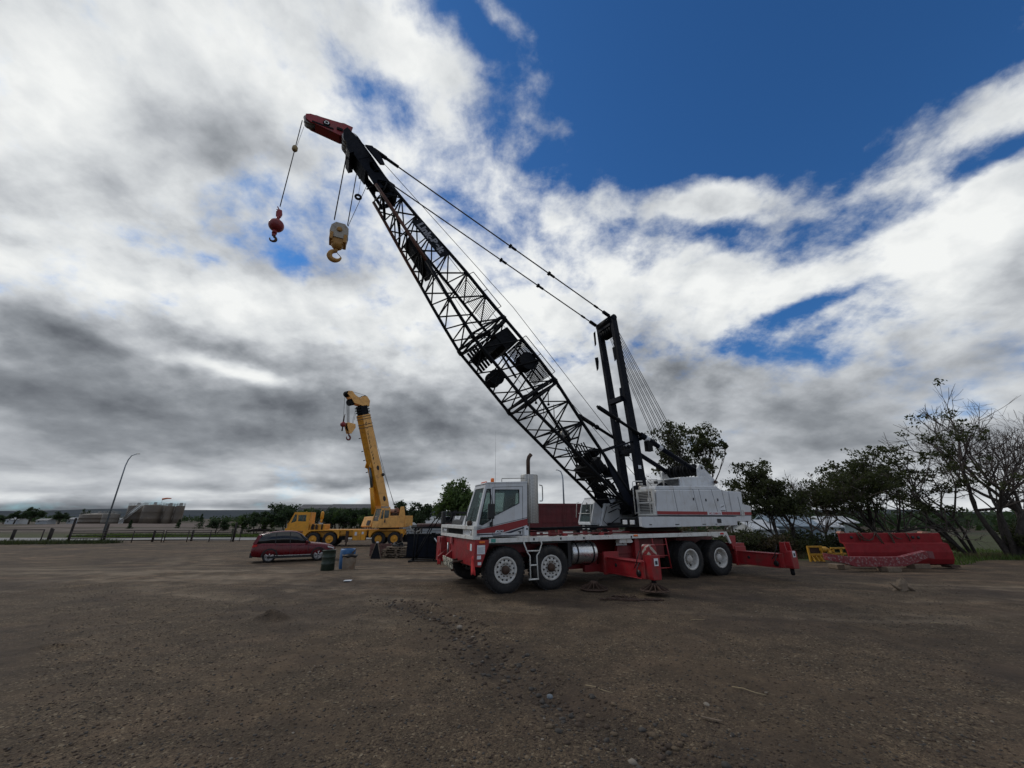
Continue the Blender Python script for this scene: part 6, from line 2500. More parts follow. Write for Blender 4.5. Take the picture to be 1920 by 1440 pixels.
# black panel box, tube frame with roller, dark machine behind -----------------
pb = thing('steel_bin', 'tall dark navy steel bin beside the black tube frame', 'bin', (-5.9, 28.2, -.6), R(-6))
m = MB()
m.box(-1.05, -.6, .06, 1.3, .6, 1.45)
m.build('walls', MT['navy_steel'], pb, bevel=.02)
m = MB()
for x in (-.35, .35, .9):
    m.box(x, -.63, .06, x + .04, -.6, 1.45)
m.box(-1.1, -.65, 1.40, 1.35, .65, 1.5).box(-1.4, -.5, 0, 1.4, .5, .06)
m.build('rib', MT['black_steel'], pb)
tf = thing('tube_frame', 'black rolling tube frame rack standing left of the big crane front bumper', 'rack', (-4.95, 25.7, -.6), R(4))
m = MB()
L_, W_, Hh = 1.0, .55, 1.95
for x in (-L_, L_ * .95):
    for y in (-W_, W_):
        m.tube([(x, y, .06), (x, y, Hh)], .04, 8)
for y in (-W_, W_):
    for z in (.08, Hh):
        m.tube([(-L_ - .25, y, z), (L_, y, z)], .045, 8)
    m.tube([(-L_, y, .1), (-.1, y, Hh)], .03, 8).tube([(L_ * .9, y, Hh * .75), (.2, y, .1)], .03, 8)
for x in (-L_ - .2, L_):
    m.tube([(x, -W_, .08), (x, W_, .08)], .045, 8)
m.tube([(-.2, -W_, Hh), (.5, -W_, Hh + .9)], .03, 8).tube([(.1, -W_, Hh), (.65, -W_, Hh + .95)], .03, 8)
m.build('frame', MT['black_steel'], tf)
m = MB()
m.tube([(-.95, -.3, Hh + .10), (1.2, -.3, Hh + .12)], .13, 12).tube([(-.95, .2, Hh + .08), (1.2, .2, Hh + .10)], .11, 12)
m.build('roller', pm('dark_red_pipe', (.05, .018, .015), .7), tf)
for x, y in ((-1.2, -.55), (-1.2, .55), (.9, -.55), (.9, .55)):
    m = MB()
    m.lathe([(0, -.05), (.10, -.05), (.10, .05), (0, .05)], (x, y, .02), 'Y', 16) if False else m.lathe([(0, y - .04), (.09, y - .04), (.09, y + .04), (0, y + .04)], (x, 0, .05), 'Y', 16)
    m.build('caster', MT['rubber'], tf)
m = MB()
for k in range(14):
    x, y, z = -.2 + 1.1 * rr.random(), -.4 + .8 * rr.random(), .15 + 1.3 * rr.random()
    m.box(x, y, z, x + .25, y + .2, z + .35)
m.build('load', MT['black_steel'], tf)
m = MB()
m.tube([(.2, -.6, 1.35), (.42, -.6, 1.05)], .035, 8)
m.build('white_pipe', MT['sticker'], tf)
cab_h = thing('cable_loop', 'pale hose loop hanging off the left end of the black tube frame', 'hose', (-5.9, 25.9, 1.30))
m = MB()
m.tube([(-.55, 0, .15), (-.42, 0, -.15), (-.15, 0, -.25), (.1, 0, -.15), (.2, 0, .1)], .045, 8)
m.build('hose', pm('grey_hose', (.30, .28, .25), .7), cab_h)
dm = thing('drill_machine', 'dark machine with pump gear behind the tube frame and right mirror', 'machine', (-4.6, 30.2, -.6), R(10))
m = MB()
m.box(-1.2, -.6, .5, 1.5, .6, 1.2).box(-.4, -.5, 1.2, 1.3, .5, 2.6)
m.build('body', MT['black_steel'], dm, bevel=.04)
m = MB()
for k in range(16):
    x, z = -.5 + 1.6 * rr.random(), 1.6 + 1.3 * rr.random()
    m.box(x, -.62, z, x + .25, -.5, z + .2)
m.tube([(-.6, -.5, 1.6), (.0, -.5, 2.4), (.3, -.5, 3.0)], .05, 8).box(.0, -.55, 2.8, 1.4, .55, 2.95)
m.build('gear', MT['plastic'], dm)
for x in (-.8, 1.0):
    m = MB()
    m.lathe([(0, -.75), (.36, -.75), (.40, -.7), (.40, -.5), (0, -.5)], (x, 0, .40), 'Y', 22)
    m.build('wheel', MT['rubber'], dm)

# ------------------------------------------------------------------ iron pad, chain, scrap on the ground near the crane
fp = MB()
float_pad(fp, 0, 0, 0)
o = fp.build('float_pad', MT['rust'])
o.location = (2.29, 12.0, .01)
o.scale = (1.05, 1.05, 1.1)
tag(o, 'rusty ribbed outrigger float lying loose on the gravel behind the front wheels', 'outrigger float')
m = MB()
r3 = np.random.default_rng(21)
px_, py_ = 0.0, 0.0
an = 0.0
pts = []
for k in range(170):
    an += r3.normal(0, .9)
    px_ = px_ * .93 + .052 * math.cos(an) * 1.5
    py_ = py_ * .90 + .052 * math.sin(an) * .8
    hgt = max(.012, .075 * math.exp(-(px_ / .28) ** 2 - (py_ / .15) ** 2) * r3.random())
    pts.append(Vector((px_, py_, hgt)))
pts += [Vector((.35 + .045 * k, -.10 - .018 * k + .01 * math.sin(k), .012)) for k in range(9)]
for i in range(len(pts) - 1):
    c = pts[i]
    d = (pts[i + 1] - pts[i])
    if d.length < 1e-4:
        continue
    d.normalize()
    s_ = Vector((-d.y, d.x, .6 * (-1) ** i)).normalized()
    lp_ = [c + d * (.032 * math.cos(a)) + s_ * (.02 * math.sin(a)) for a in np.linspace(0, 6.283, 9)]
    m.tube(lp_, .0075, 5, cap=False)
o = m.build('chain', MT['rust'])
o.location = (2.88, 10.75, .0)
o.scale = (1.15, 1.15, 1.15)
o.rotation_euler = (0, 0, R(-4))
tag(o, 'rusty chain heaped on the gravel in front of the outrigger jack', 'chain')


def slab(name, loc, size, rz, mat, label, cat, group=None):
    m = MB()
    a, b, c = size
    m.loft([[(-a, -b * .8, 0), (a * .7, -b, 0), (a, b * .7, 0), (-a * .8, b, 0)], [(-a * .95, -b * .75, c), (a * .66, -b * .9, c * .8), (a * .96, b * .66, c), (-a * .76, b * .92, c * .9)]])
    o = m.build(name, mat, None, bevel=min(a, b, c) * .2)
    o.location = loc
    o.rotation_euler = (0, 0, rz)
    return tag(o, label, cat, group)


slab('paper_scrap', (-5.22, 13.6, .0), (.13, .09, .02), .3, MT['sticker'], 'pale scrap of board lying flat on open gravel in front of the barrels', 'scrap')
slab('wood_splinter', (1.95, 4.62, .015), (.10, .012, .014), -.5, MT['wood'], 'splintered strip of wood on the gravel near the bottom of the view', 'wood scrap')
for (x, y, l_, a, lb) in ((3.6, 8.55, .16, .2, 'thin dry stalk on open gravel in front of the rear wheels'), (1.0, 5.35, .17, -.7, 'thin dry straw lying across stones in the rut'), (2.7, 5.3, .17, -.75, 'long dry straw on the gravel right of the rut'), (8.0, 8.3, .12, -.2, 'short pale stick on gravel far to the right')):
    m = MB()
    m.tube([(-l_, 0, .012), (-l_ * .3, .012, .02), (l_ * .4, -.01, .016), (l_, .01, .010)], .005, 5)
    o = m.build('dry_stalk', pm('straw', (.34, .27, .16), .8))
    o.location = (x, y, .0)
    o.rotation_euler = (0, 0, a)
    tag(o, lb, 'stick', 'dry stalks on the gravel')
for (x, y, s_, lb) in ((2.06, 4.95, .034, 'white stone lying in the rut near the bottom of the view'), (-.95, 8.0, .055, 'pale stone among the loose rocks in the rut ahead of the truck'), (.42, 5.15, .034, 'bluish broken stone in the washed-out rut')):
    bm = bmesh.new()
    bmesh.ops.create_icosphere(bm, subdivisions=2, radius=s_)
    for v in bm.verts:
        v.co *= 1 + .35 * mnoise.noise(v.co * 18 + Vector((x, y, 0)))
        v.co.z *= .62
    me = bpy.data.meshes.new('stone')
    bm.to_mesh(me)
    bm.free()
    me.materials.append(SM[3] if 'blu' not in lb else pm('stone_blue', (.12, .14, .16), .9, 0, .2, 20))
    o = bpy.data.objects.new('stone', me)
    COL.objects.link(o)
    o.location = (x, y, s_ * .35)
    tag(o, lb, 'stone')

# ------------------------------------------------------------------ right side: plough blade, beam, loader attachment
MT['blade_red'] = pm('blade_red', (.24, .016, .020), .7, 0, .14, 3, dirt=(.11, .02, .018), dirt_amt=.5, dirt_scale=2.4, spec=.25)
bl = thing('plough_blade', 'big red steel plough blade standing on wood blocks, chains hung over its top', 'plough blade', (15.36, 17.0, 0))
m = MB()
prof = [(.38, .10), (.16, .16), (.05, .34), (.0, .60), (.02, .92), (.20, .96), (.16, 1.30), (.22, 1.31), (.28, .95), (.12, .90), (.08, .60), (.13, .36), (.24, .22), (.40, .14)]
n = 12
rings = []
for k in range(n + 1):
    f = k / n
    x = -2.03 + 4.05 * f
    sk = .0
    rings.append([(x + (.06 if f == 1 else 0) + .18 * (f) * (1.3 - z) * .9 - .07 * (1 - f) * 0 + .14 * (1 - f) * (1.0 - z / 1.3) * 1.0, y - .35, z) for y, z in prof])
m.loft(rings)
mbd = m.build('mouldboard', MT['blade_red'], bl)
for x in (-1.55, .95, 1.18):
    m = MB()
    m.lathe([(0, -.205), (.055, -.205), (.06, -.19)], (x, 0, 1.14), 'Y', 14)
    m.build('bolt_hole', MT['plastic'], mbd)
m = MB()
m.prism([(1.86, .12), (2.20, .14), (2.26, .05), (1.9, .04)], -.42, -.02)
m.build('wear_edge', MT['rust'], mbd)
m = MB()
m.prism([(-2.0, 1.30), (-1.92, 1.38), (-1.80, 1.36), (-1.78, 1.30)], -.20, .0).prism([(1.35, 1.30), (1.42, 1.37), (1.6, 1.36), (1.66, 1.30)], -.20, .0)
m.build('lifting_lug', pm('lug_rusty', (.36, .17, .12), .7), mbd)
m = MB()
for x, z1 in ((-1.30, 1.0), (-1.15, 1.02), (-.55, .93), (-.48, .90), (.05, .35), (.0, .62), (.72, 1.0)):
    m.tube([(x - .03, .0, 1.32), (x, -.17, 1.335), (x + .02, -.225, 1.2), (x + .05, -.22 if z1 > .96 else -.33, z1)], .020, 6)
m.tube([(-1.25, -.23, 1.12), (-1.0, -.235, 1.02), (-.75, -.235, 1.06), (-.55, -.20, 1.32)], .016, 6).tube([(-1.3, -.2, 1.32), (-1.1, -.235, 1.15), (-.9, -.235, 1.02), (-.72, -.235, 1.12)], .016, 6)
m.tube([(.05, -.2, 1.33), (.25, -.235, 1.12), (.45, -.235, 1.09)], .02, 6)
o = m.build('sling_chain', MT['rust'])
o.location = (15.36, 17.0, .0)
tag(o, 'dark rusty chains draped over the top of the red plough blade', 'chain')
bmat = pm('peeling_red_white', (.17, .014, .018), .65, 0, .2, 5, dirt=(.34, .30, .28), dirt_amt=.9, dirt_scale=15, chips=(.06, .022, .02))
bt = thing('steel_beam', 'curved red beam with flaking white paint lying on blocks before the blade', 'steel beam', (14.0, 15.95, 0))
m = MB()
pts = [(-2.07, .62, .38), (-1.45, .53, .27), (-1.08, .50, .16), (0, .49, .16), (.74, .50, .17), (1.3, .62, .32), (1.75, .71, .47)]
rings = []
for x, zt, zb in pts:
    rings.append([(x, -.10, zb), (x, .14, zb), (x, .14, zt), (x, -.10, zt)])
m.loft(rings)
b1 = m.build('beam', bmat, bt, bevel=.012)
m = MB()
m.loft([[(1.75, -.10, .47), (1.75, .14, .47), (1.75, .14, .71), (1.75, -.10, .71)], [(2.0, -.06, .43), (2.0, .14, .43), (2.0, .14, .68), (2.0, -.06, .68)]])
m.build('beam_end', pm('dull_maroon', (.14, .03, .035), .6), bt)
for (x, y, sx_, lb) in ((12.85, 16.75, .16, 'short dark wood block under the left end of the red beam'), (14.15, 15.9, .28, 'timber block under the middle of the red beam'), (16.2, 16.9, .35, 'squared timber under the right part of the plough blade')):
    m = MB()
    m.box(-sx_, -.22, 0, sx_, .22, .17)
    o = m.build('wood_block', MT['wood'], None, bevel=.015)
    o.location = (x, y, 0)
    o.rotation_euler = (0, 0, .1)
    tag(o, lb, 'wood block', 'wood blocks under the red steel')
MT['loader_yellow'] = pm('loader_yellow', (.46, .245, .018), .5, 0, .1, 4, dirt=(.3, .15, .03), dirt_amt=.4)
la = thing('loader_attachment', 'small yellow loader bucket frame left of the red plough blade', 'loader attachment', (13.85, 19.1, 0), R(4))
m = MB()
m.box(-.40, -.05, .68, .42, .02, .76).box(-.40, -.05, .02, -.32, .05, .72).box(.34, -.05, .02, .42, .05, .72).box(-.32, -.04, .30, .34, .02, .40)
m.prism([(-.36, .30), (.38, .30), (.36, .02), (-.30, .06)], .02, .06)
m.build('front_frame', MT['loader_yellow'], la, bevel=.01)
m = MB()
for x in (-.28, -.05, .18):
    m.prism([(-.06, .30), (-.22, .06), (-.18, .03), (.02, .26)], x, x + .04, 'YZ')
m.build('tine', MT['loader_yellow'], la)
m = MB()
m.box(-.30, .05, .42, .32, .10, .66)
m.build('back_plate', MT['rust'], la)
m = MB()
m.tube([(.45, .1, .55), (.75, .15, .62), (1.0, .1, .45)], .10, 10).ball((.55, .05, .58), .14).ball((.85, .05, .42), .10)
m.box(.95, .0, .60, 1.75, .08, .68).box(.95, .0, .34, 1.75, .08, .42).box(1.05, .0, .1, 1.12, .08, .66).box(1.5, 0, .1, 1.57, .08, .66)
m.build('coupler', MT['loader_yellow'], la, bevel=.01)
la.scale = (.86, .86, .9)
m = MB()
rings = []
for k, (rad, z) in enumerate(((.20, 0), (.17, .06), (.15, .16), (.10, .25), (.02, .30))):
    rings.append([(rad * math.cos(a) * (1 + .25 * math.sin(a * 3 + k)) + .05 * k * .5, rad * .7 * math.sin(a) * (1 + .2 * math.cos(a * 2)), z + .03 * math.sin(a * 4 + k)) for a in [i * 2 * math.pi / 12 for i in range(12)]])
m.loft(rings)
m.tube([(-.05, -.05, .03), (-.25, -.12, .12), (-.36, -.1, .22)], [.05, .035, .015], 7).tube([(.05, .0, .18), (.25, -.05, .06), (.32, -.05, .01)], [.05, .05, .03], 7)
o = m.build('tree_stump', MT['wood'])
o.location = (10.75, 11.9, -.01)
tag(o, 'small broken stump of wood lying on the gravel in front of the plough blade', 'stump')
# ------------------------------------------------------------------ far setting
def strip_mesh(name, pts, w, z_off, mat, nsub=40):
    """a road-like strip along points, following the land"""
    P = [Vector((x, y, 0)) for x, y in pts]
    out = []
    for a, b in zip(P, P[1:]):
        for k in range(nsub):
            out.append(a + (b - a) * k / nsub)
    out.append(P[-1])
    vs, fs = [], []
    for i, p in enumerate(out):
        d = (out[min(i + 1, len(out) - 1)] - out[max(i - 1, 0)]).normalized()
        n = Vector((-d.y, d.x, 0))
        for s in (-1, 1):
            q = p + n * s * w / 2
            vs.append((q.x, q.y, gz(q.x, q.y) + z_off))
    for i in range(len(out) - 1):
        fs.append((2 * i, 2 * i + 2, 2 * i + 3, 2 * i + 1))
    m = MB()
    m.add(vs, fs)
    return m.build(name, mat)


rd = strip_mesh('road', [(-200, 51), (-60, 51.5), (-30, 52.5), (0, 58), (60, 75)], 6.5, .05, pm('road_concrete', (.20, .195, .19), .9, 0, .12, 1.2, dirt=(.15, .13, .11), dirt_amt=.6, dirt_scale=.4), 30)
tag(rd, kind='structure')
hm_ = bpy.data.materials.new('hill_haze_colour')
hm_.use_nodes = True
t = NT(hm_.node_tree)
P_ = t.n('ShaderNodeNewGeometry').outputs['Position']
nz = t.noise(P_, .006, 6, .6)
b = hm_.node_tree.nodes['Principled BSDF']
t.put(b.inputs['Base Color'], t.ramp(nz.outputs[0], [(.35, (.055, .066, .075)), (.5, (.075, .085, .095)), (.65, (.060, .070, .070))]))  # blue distance haze put into the hill colour
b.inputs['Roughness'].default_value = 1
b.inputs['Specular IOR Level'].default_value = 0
xs = np.linspace(-9000, 9000, 181)
vs, fs = [], []
for r_, (yy, sc) in enumerate(((2700, -.2), (3300, .45), (3900, 1.0), (5200, .8))):
    for x in xs:
        h = 52 + 34 * float(vnoise(np.array([x]), np.array([yy]), .0011, 3)[0]) + 14 * float(vnoise(np.array([x]), np.array([yy]), .004, 4)[0])
        vs.append((x, yy + 300 * math.sin(x * .0011 + r_), h * sc - 3))
n = len(xs)
for r_ in range(3):
    for i in range(n - 1):
        fs.append((r_ * n + i, r_ * n + i + 1, (r_ + 1) * n + i + 1, (r_ + 1) * n + i))
m = MB()
m.add(vs, fs, True)
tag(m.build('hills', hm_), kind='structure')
# bank of bare earth at the foot of the tanks
vs, fs = [], []
xs = np.linspace(-200, -120, 60)
for r_, (yy, sc) in enumerate(((150, -.3), (165, .7), (175, 1), (190, .9), (205, -.3))):
    for x in xs:
        h = 0.75 * min(1, max(0, (x + 200) / 14)) * min(1, max(0, (-128 - x) / 12)) + .5 * float(vnoise(np.array([x]), np.array([yy]), .2, 3)[0])
        vs.append((x, yy + 2 * math.sin(x * .2), -1.3 + h * sc))
n = len(xs)
for r_ in range(4):
    for i in range(n - 1):
        fs.append((r_ * n + i, r_ * n + i + 1, (r_ + 1) * n + i + 1, (r_ + 1) * n + i))
m = MB()
m.add(vs, fs, True)
tag(m.build('earth_bank', pm('bare_earth', (.082, .055, .043), .95, 0, .2, .3)), kind='structure')
for (yy, x0, x1, hh, nm) in ((88, -140, -55, .5, 'field_edge'),):
    vs, fs = [], []
    xs = np.linspace(x0, x1, 80)
    for r_, (dy, sc) in enumerate(((-6, -.4), (-1, .8), (3, 1), (12, -.4))):
        for x in xs:
            vs.append((x, yy + dy, -.9 + (hh + .35 * float(vnoise(np.array([x]), np.array([dy * 1.]), .15, 8)[0])) * sc))
    n = len(xs)
    for r_ in range(3):
        for i in range(n - 1):
            fs.append((r_ * n + i, r_ * n + i + 1, (r_ + 1) * n + i + 1, (r_ + 1) * n + i))
    m = MB()
    m.add(vs, fs, True)
    tag(m.build(nm, pm('field_soil', (.070, .050, .036), .95, 0, .25, .5)), kind='structure')

# tanks
MT['tank'] = pm('tank_beige', (.10, .08, .06), .6, 0, .08, .2, dirt=(.2, .15, .10), dirt_amt=.4, dirt_scale=.15)
MT['tank_light'] = pm('tank_light_beige', (.125, .10, .075), .6, 0, .08, .2)
MT['tank_grey'] = pm('tank_grey', (.13, .115, .095), .6, 0, .08, .2)


def tank(x, y, r, z0, z1, label, mat, ladder=False):
    t_ = thing('storage_tank', label, 'tank', (x, y, z0), 0, 'storage tanks beyond the field')
    m = MB()
    h = z1 - z0
    m.lathe([(0, 0), (r, 0), (r, h * .33), (r * 1.004, h * .335), (r * 1.004, h * .345), (r, h * .35), (r, h * .66), (r * 1.004, h * .665), (r, h * .675), (r, h), (r * .985, h + .05), (0, h + r * .10)], (0, 0, 0), 'Z', 40)
    m.build('shell', mat, t_)
    m = MB()
    nn = 20
    for k in range(nn):
        a, b2 = 2 * math.pi * k / nn, 2 * math.pi * (k + 1) / nn
        for zz in (.55, 1.1):
            m.bar((r * .98 * math.cos(a), r * .98 * math.sin(a), h + zz), (r * .98 * math.cos(b2), r * .98 * math.sin(b2), h + zz), .07)
        if k % 2 == 0:
            m.bar((r * .98 * math.cos(a), r * .98 * math.sin(a), h), (r * .98 * math.cos(a), r * .98 * math.sin(a), h + 1.1), .07)
    m.box(-.4, -.4, h + .2, .4, .4, h + 1.4)
    m.build('top_rail', MT['dull_metal'], t_)
    if ladder:
        m = MB()
        for k in range(24):
            f = k / 23
            m.box(-3 + 9 * f * .9 - .6, -r - 1.6, h * f - .05, -3 + 9 * f * .9 + .6, -r - .6, h * f + .05)
        for yy in (-r - 1.6, -r - .6):
            m.bar((-3.6, yy, 0), (5.7, yy, h), .12, .35).bar((-3.6, yy, 1.1), (5.7, yy, h + 1.1), .1)
        m.build('stairway', MT['alu'], t_)
    return t_


tank(-176.2, 190, 3.5, -1.1, 7.5, 'tall beige storage tank with stairway, leftmost of the tall tanks by the lamp', MT['tank'], True)
tank(-165.0, 186, 3.9, -1.1, 7.6, 'tall beige storage tank right of the stairway', MT['tank'])
tank(-158.6, 187, 1.75, -1.1, 7.3, 'tall beige storage tank, second from the right end of the tank row', MT['tank_light'])
tank(-154.6, 188, 1.7, -1.1, 7.35, 'tall beige storage tank at the right end of the tank row', MT['tank'])
tank(-169.5, 199, 4.0, -1.1, 7.4, 'tall storage tank coloured dark for shade, set back behind the stairway', pm('tank_painted_shade', (.045, .037, .028), .7, 0, .08, .2))  # shade behind the stairway put into this tank's dark colour
tank(-178.6, 181, 2.9, -1.1, 3.7, 'low grey tank at the foot of the stairway', MT['tank_grey'])
tank(-193.5, 190, 6.2, -1.1, 3.6, 'low wide beige tank left of the leaning lamp post', MT['tank'])
ws = thing('wind_sock', 'orange wind sock flying above the storage tanks', 'wind sock', (-174.5, 200, 0))
m = MB()
m.tube([(0, 0, 0), (0, 0, 11.2)], .06, 6)
m.build('mast', MT['dull_metal'], ws)
m = MB()
m.tube([(0, 0, 11.0), (2.2, 0, 11.35), (4.2, 0, 11.3)], [.45, .35, .22], 10)
m.build('sock', pm('sock_orange', (.55, .13, .04), .8), ws)


def street_lamp(x, y, h, arm, label, leanx=0):
    o = thing('street_lamp', label, 'street lamp', (x, y, gz(x, y)))
    m = MB()
    m.tube([(0, 0, 0), (0, 0, h * .84), (arm * .12, 0, h * .92), (arm * .38, 0, h * .975), (arm, 0, h)], [.15, .10, .09, .08, .07], 10)
    m.build('pole', pm('galvanised', (.24, .27, .31), .4, .5, .1, 3) if 'galvanised' not in bpy.data.materials else bpy.data.materials['galvanised'], o)
    m = MB()
    m.box(min(arm, arm * 1.35), -.14, h - .06, max(arm, arm * 1.35), .14, h + .05)
    m.build('lamp_head', MT['dull_metal'], o, bevel=.04)
    return o


street_lamp(-74.45, 75, 14.4, 1.5, 'tall grey street lamp in front of the storage tanks')
street_lamp(7.75, 60, 8.9, -.75, 'curved street lamp standing behind the maroon freight container')

# pipe fence, posts and gates
MT['fence'] = pm('fence_pipe', (.030, .020, .018), .7, 0, .3, 3)
MT['post_wood'] = pm('dark_post', (.022, .017, .015), .85, 0, .3, 3)


def pipe_fence(A, B, zs, nposts, label, ph, name='pipe_fence', r=.045, cat='fence', group=None, ends=True):
    A, B = Vector((A[0], A[1], gz(*A))), Vector((B[0], B[1], gz(*B)))
    o = thing(name, label, cat, A, 0, group)
    d = B - A
    m = MB()
    for z in zs:
        m.tube([(0, 0, z), d + Vector((0, 0, z))], r, 6)
    m.build('rails', MT['fence'], o)
    for k in range(nposts):
        f = k / max(1, nposts - 1)
        if not ends and k in (0, nposts - 1):
            pass
        m = MB()
        p = d * f
        m.tube([p, p + Vector((0, 0, ph))], r * 1.2, 7)
        m.build('post', MT['fence'], o)
    return o


pipe_fence((-49.3, 43.3), (-80, 36.0), (1.35, ), 5, 'dark one-rail pipe fence with weeds below, at far left', 1.4)
pipe_fence((-46.2, 43.2), (-38.6, 45.6), (.25, .5, .75, 1.0, 1.22), 4, 'left wing of the dark five-bar gate', 1.25, 'gate', .04, 'gate', 'farm gates in the fence')
pipe_fence((-38.4, 45.7), (-31.9, 47.0), (.25, .5, .75, 1.0, 1.22), 4, 'right wing of the dark five-bar gate', 1.25, 'gate', .04, 'gate', 'farm gates in the fence')
pipe_fence((-31.2, 47.4), (-13.0, 53.5), (.45, .85, 1.2), 7, 'thin dark wire fence running behind the red car', 1.3, 'wire_fence', .03)
pipe_fence((-12.5, 53.6), (6, 60), (.45, .85, 1.2), 6, 'thin dark wire fence running behind the yellow crane', 1.3, 'wire_fence', .03)
for (x, y, h, lb) in ((-46.5, 43.4, 2.5, 'thick dark wooden gate post, tallest at the left end of the gate'), (-44.0, 44.6, 1.9, 'dark post just right of the tall left gate post'), (-40.2, 46.3, 1.2, 'short thick dark post in front of the left gate wing'), (-37.2, 48, 1.2, 'short thick dark post in front of the right gate wing'), (-31.6, 46.9, 2.0, 'tall dark post at the right end of the gate'), (-49.0, 43.7, 1.5, 'dark wooden stump post at the end of the left fence')):
    m = MB()
    m.lathe([(0, -.2), (.11, -.2), (.105, h), (.07, h + .03), (0, h + .03)], (0, 0, 0), 'Z', 12)
    o = m.build('gate_post', MT['post_wood'])
    o.location = (x, y, gz(x, y))
    tag(o, lb, 'post', 'posts around the gate')
for (x, y, lb) in ((-60.5, 50, 'dark leaning stub post, left of two beyond the rail fence'), (-56.5, 50.5, 'dark leaning stub post, right of two beyond the rail fence')):
    m = MB()
    m.tube([(0, 0, 0), (.03, 0, 1.25)], .16, 9)
    o = m.build('stub_post', MT['post_wood'])
    o.location = (x, y, gz(x, y))
    tag(o, lb, 'post', 'stub posts beyond the fence')

# maroon freight container behind the crane
MT['maroon'] = pm('maroon', (.115, .012, .014), .55, 0, .15, 1.5, dirt=(.05, .015, .014), dirt_amt=.6, dirt_scale=1.0)
bx = thing('freight_container', 'maroon steel container standing behind the white cab of the lattice crane', 'container', (.9, 34.0, -.05), R(2))
m = MB()
m.box(0, 0, .15, 8.0, 2.4, 3.05)
m.build('shell', MT['maroon'], bx, bevel=.02)
m = MB()
for k in range(18):
    x = .2 + k * .44
    m.box(x, -.03, .3, x + .06, -.001, 2.85)
m.box(-.02, -.06, 2.93, 8.02, -.001, 3.12).box(-.02, -.06, .12, 8.02, -.001, .30)
for x in (0, 1.5, 3.4, 5.35, 7.9):
    m.box(x, -.07, .3, x + .10, -.031, 2.93)
m.build('ribs', MT['maroon'], bx)
m = MB()
for x0, x1 in ((1.65, 3.35), (3.55, 5.3)):
    for z in (.9, 1.6, 2.3):
        m.box(x0, -.05, z, x1, -.031, z + .06)
m.build('door_bars', MT['maroon'], bx)
m = MB()
for k in range(7):
    x = .3 + k * 1.15
    m.box(x, .1, 3.06, x + .5, .5, 3.12)
m.build('roof_ribs', MT['black_steel'], bx)

# houses
MT['siding'] = pm('white_siding', (.46, .47, .48), .7, 0, .05, 1)
MT['roof_grey'] = pm('grey_roof', (.24, .25, .26), .8, 0, .08, 1)
MT['roof_dark'] = pm('dark_roof', (.060, .060, .066), .8, 0, .1, .5)
MT['win'] = pm('house_glass', (.03, .035, .045), .2, 0, .1, 1)


def house(name, loc, rz, L, Wd, he, hr, label, wall, roof, wins=(), cat='house', group=None):
    o = thing(name, label, cat, loc, rz, group)
    m = MB()
    m.box(0, 0, 0, L, Wd, he)
    m.prism([(0, he), (Wd, he), (Wd / 2, hr)], 0, L, 'YZ')
    m.build('walls', wall, o)
    m = MB()
    for s in (0, 1):
        y0, y1 = (-.35, Wd / 2) if s == 0 else (Wd + .35, Wd / 2)
        sl_ = (hr - he) / (Wd / 2)
        z0 = he - .35 * sl_
        m.loft([[(-.3, y0, z0 + .03), (-.3, y1, hr + .03), (-.3, y1, hr + .15), (-.3, y0, z0 + .15)], [(L + .3, y0, z0 + .03), (L + .3, y1, hr + .03), (L + .3, y1, hr + .15), (L + .3, y0, z0 + .15)]])
    m.build('roof', roof, o)
    for (x, z, w, h) in wins:
        m = MB()
        m.box(x, -.03, z, x + w, -.002, z + h)
        wo = m.build('window', MT['win'], o)
        m = MB()
        for q in ((x - .06, z - .06, x, z + h + .06), (x + w, z - .06, x + w + .06, z + h + .06), (x, z + h, x + w, z + h + .06), (x, z - .06, x + w, z), (x, z + h * .48, x + w, z + h * .54)):
            m.box(q[0], -.05, q[1], q[2], -.001, q[3])
        m.build('frame', MT['siding'], wo)
    return o


house('house', (-17.2, 61, -1.5), R(3), 14, 7, 2.45, 3.55, 'low white house with grey roof behind the yellow crane', MT['siding'], MT['roof_grey'], ((2.55, .75, .55, 1.15), (.35, .9, .45, .9), (7.5, .9, .8, 1.0)))
for (x0, L_, h, lb) in ((-139, 19, 11.0, 'long dark-roofed apartment block far behind the yellow crane cab'), (-119.5, 30, 11.2, 'longest dark-roofed apartment block far behind the yellow crane boom')):
    o = house('apartment_block', (x0, 262, -1), 0, L_, 14, 9.0, h + .6, lb, pm('pale_stucco', (.22, .21, .20), .8), MT['roof_dark'], [(1 + 3.0 * k, 6.2, 1.4, 1.6) for k in range(int(L_ / 3))], 'apartment building', 'apartment blocks on the skyline')
for (x, y, L_, h, lb) in ((-292, 235, 7, 2.4, 'small white shed at the far left edge of the view'), (-262, 240, 9, 2.6, 'white farm building between the far left trees'), (-250, 236, 10, 3.0, 'white two-part building right of the far left trees'), (-236, 240, 5, 2.4, 'small pale hut left of the low tank'), (-272, 233, 6, 2.0, 'pale hut under the round far left trees'), (-150, 330, 26, 3.4, 'long pale warehouse right of the storage tanks'), (-228, 243, 4, 2.6, 'tiny white hut nearest to the low wide tank')):
    house('farm_building', (x, y, -1.2), R(3), L_, 5, h, h + .9, lb, MT['siding'], MT['roof_grey'] if x < -200 else MT['siding'], [(1, 1, .8, .8)], 'building', 'small farm buildings far left')
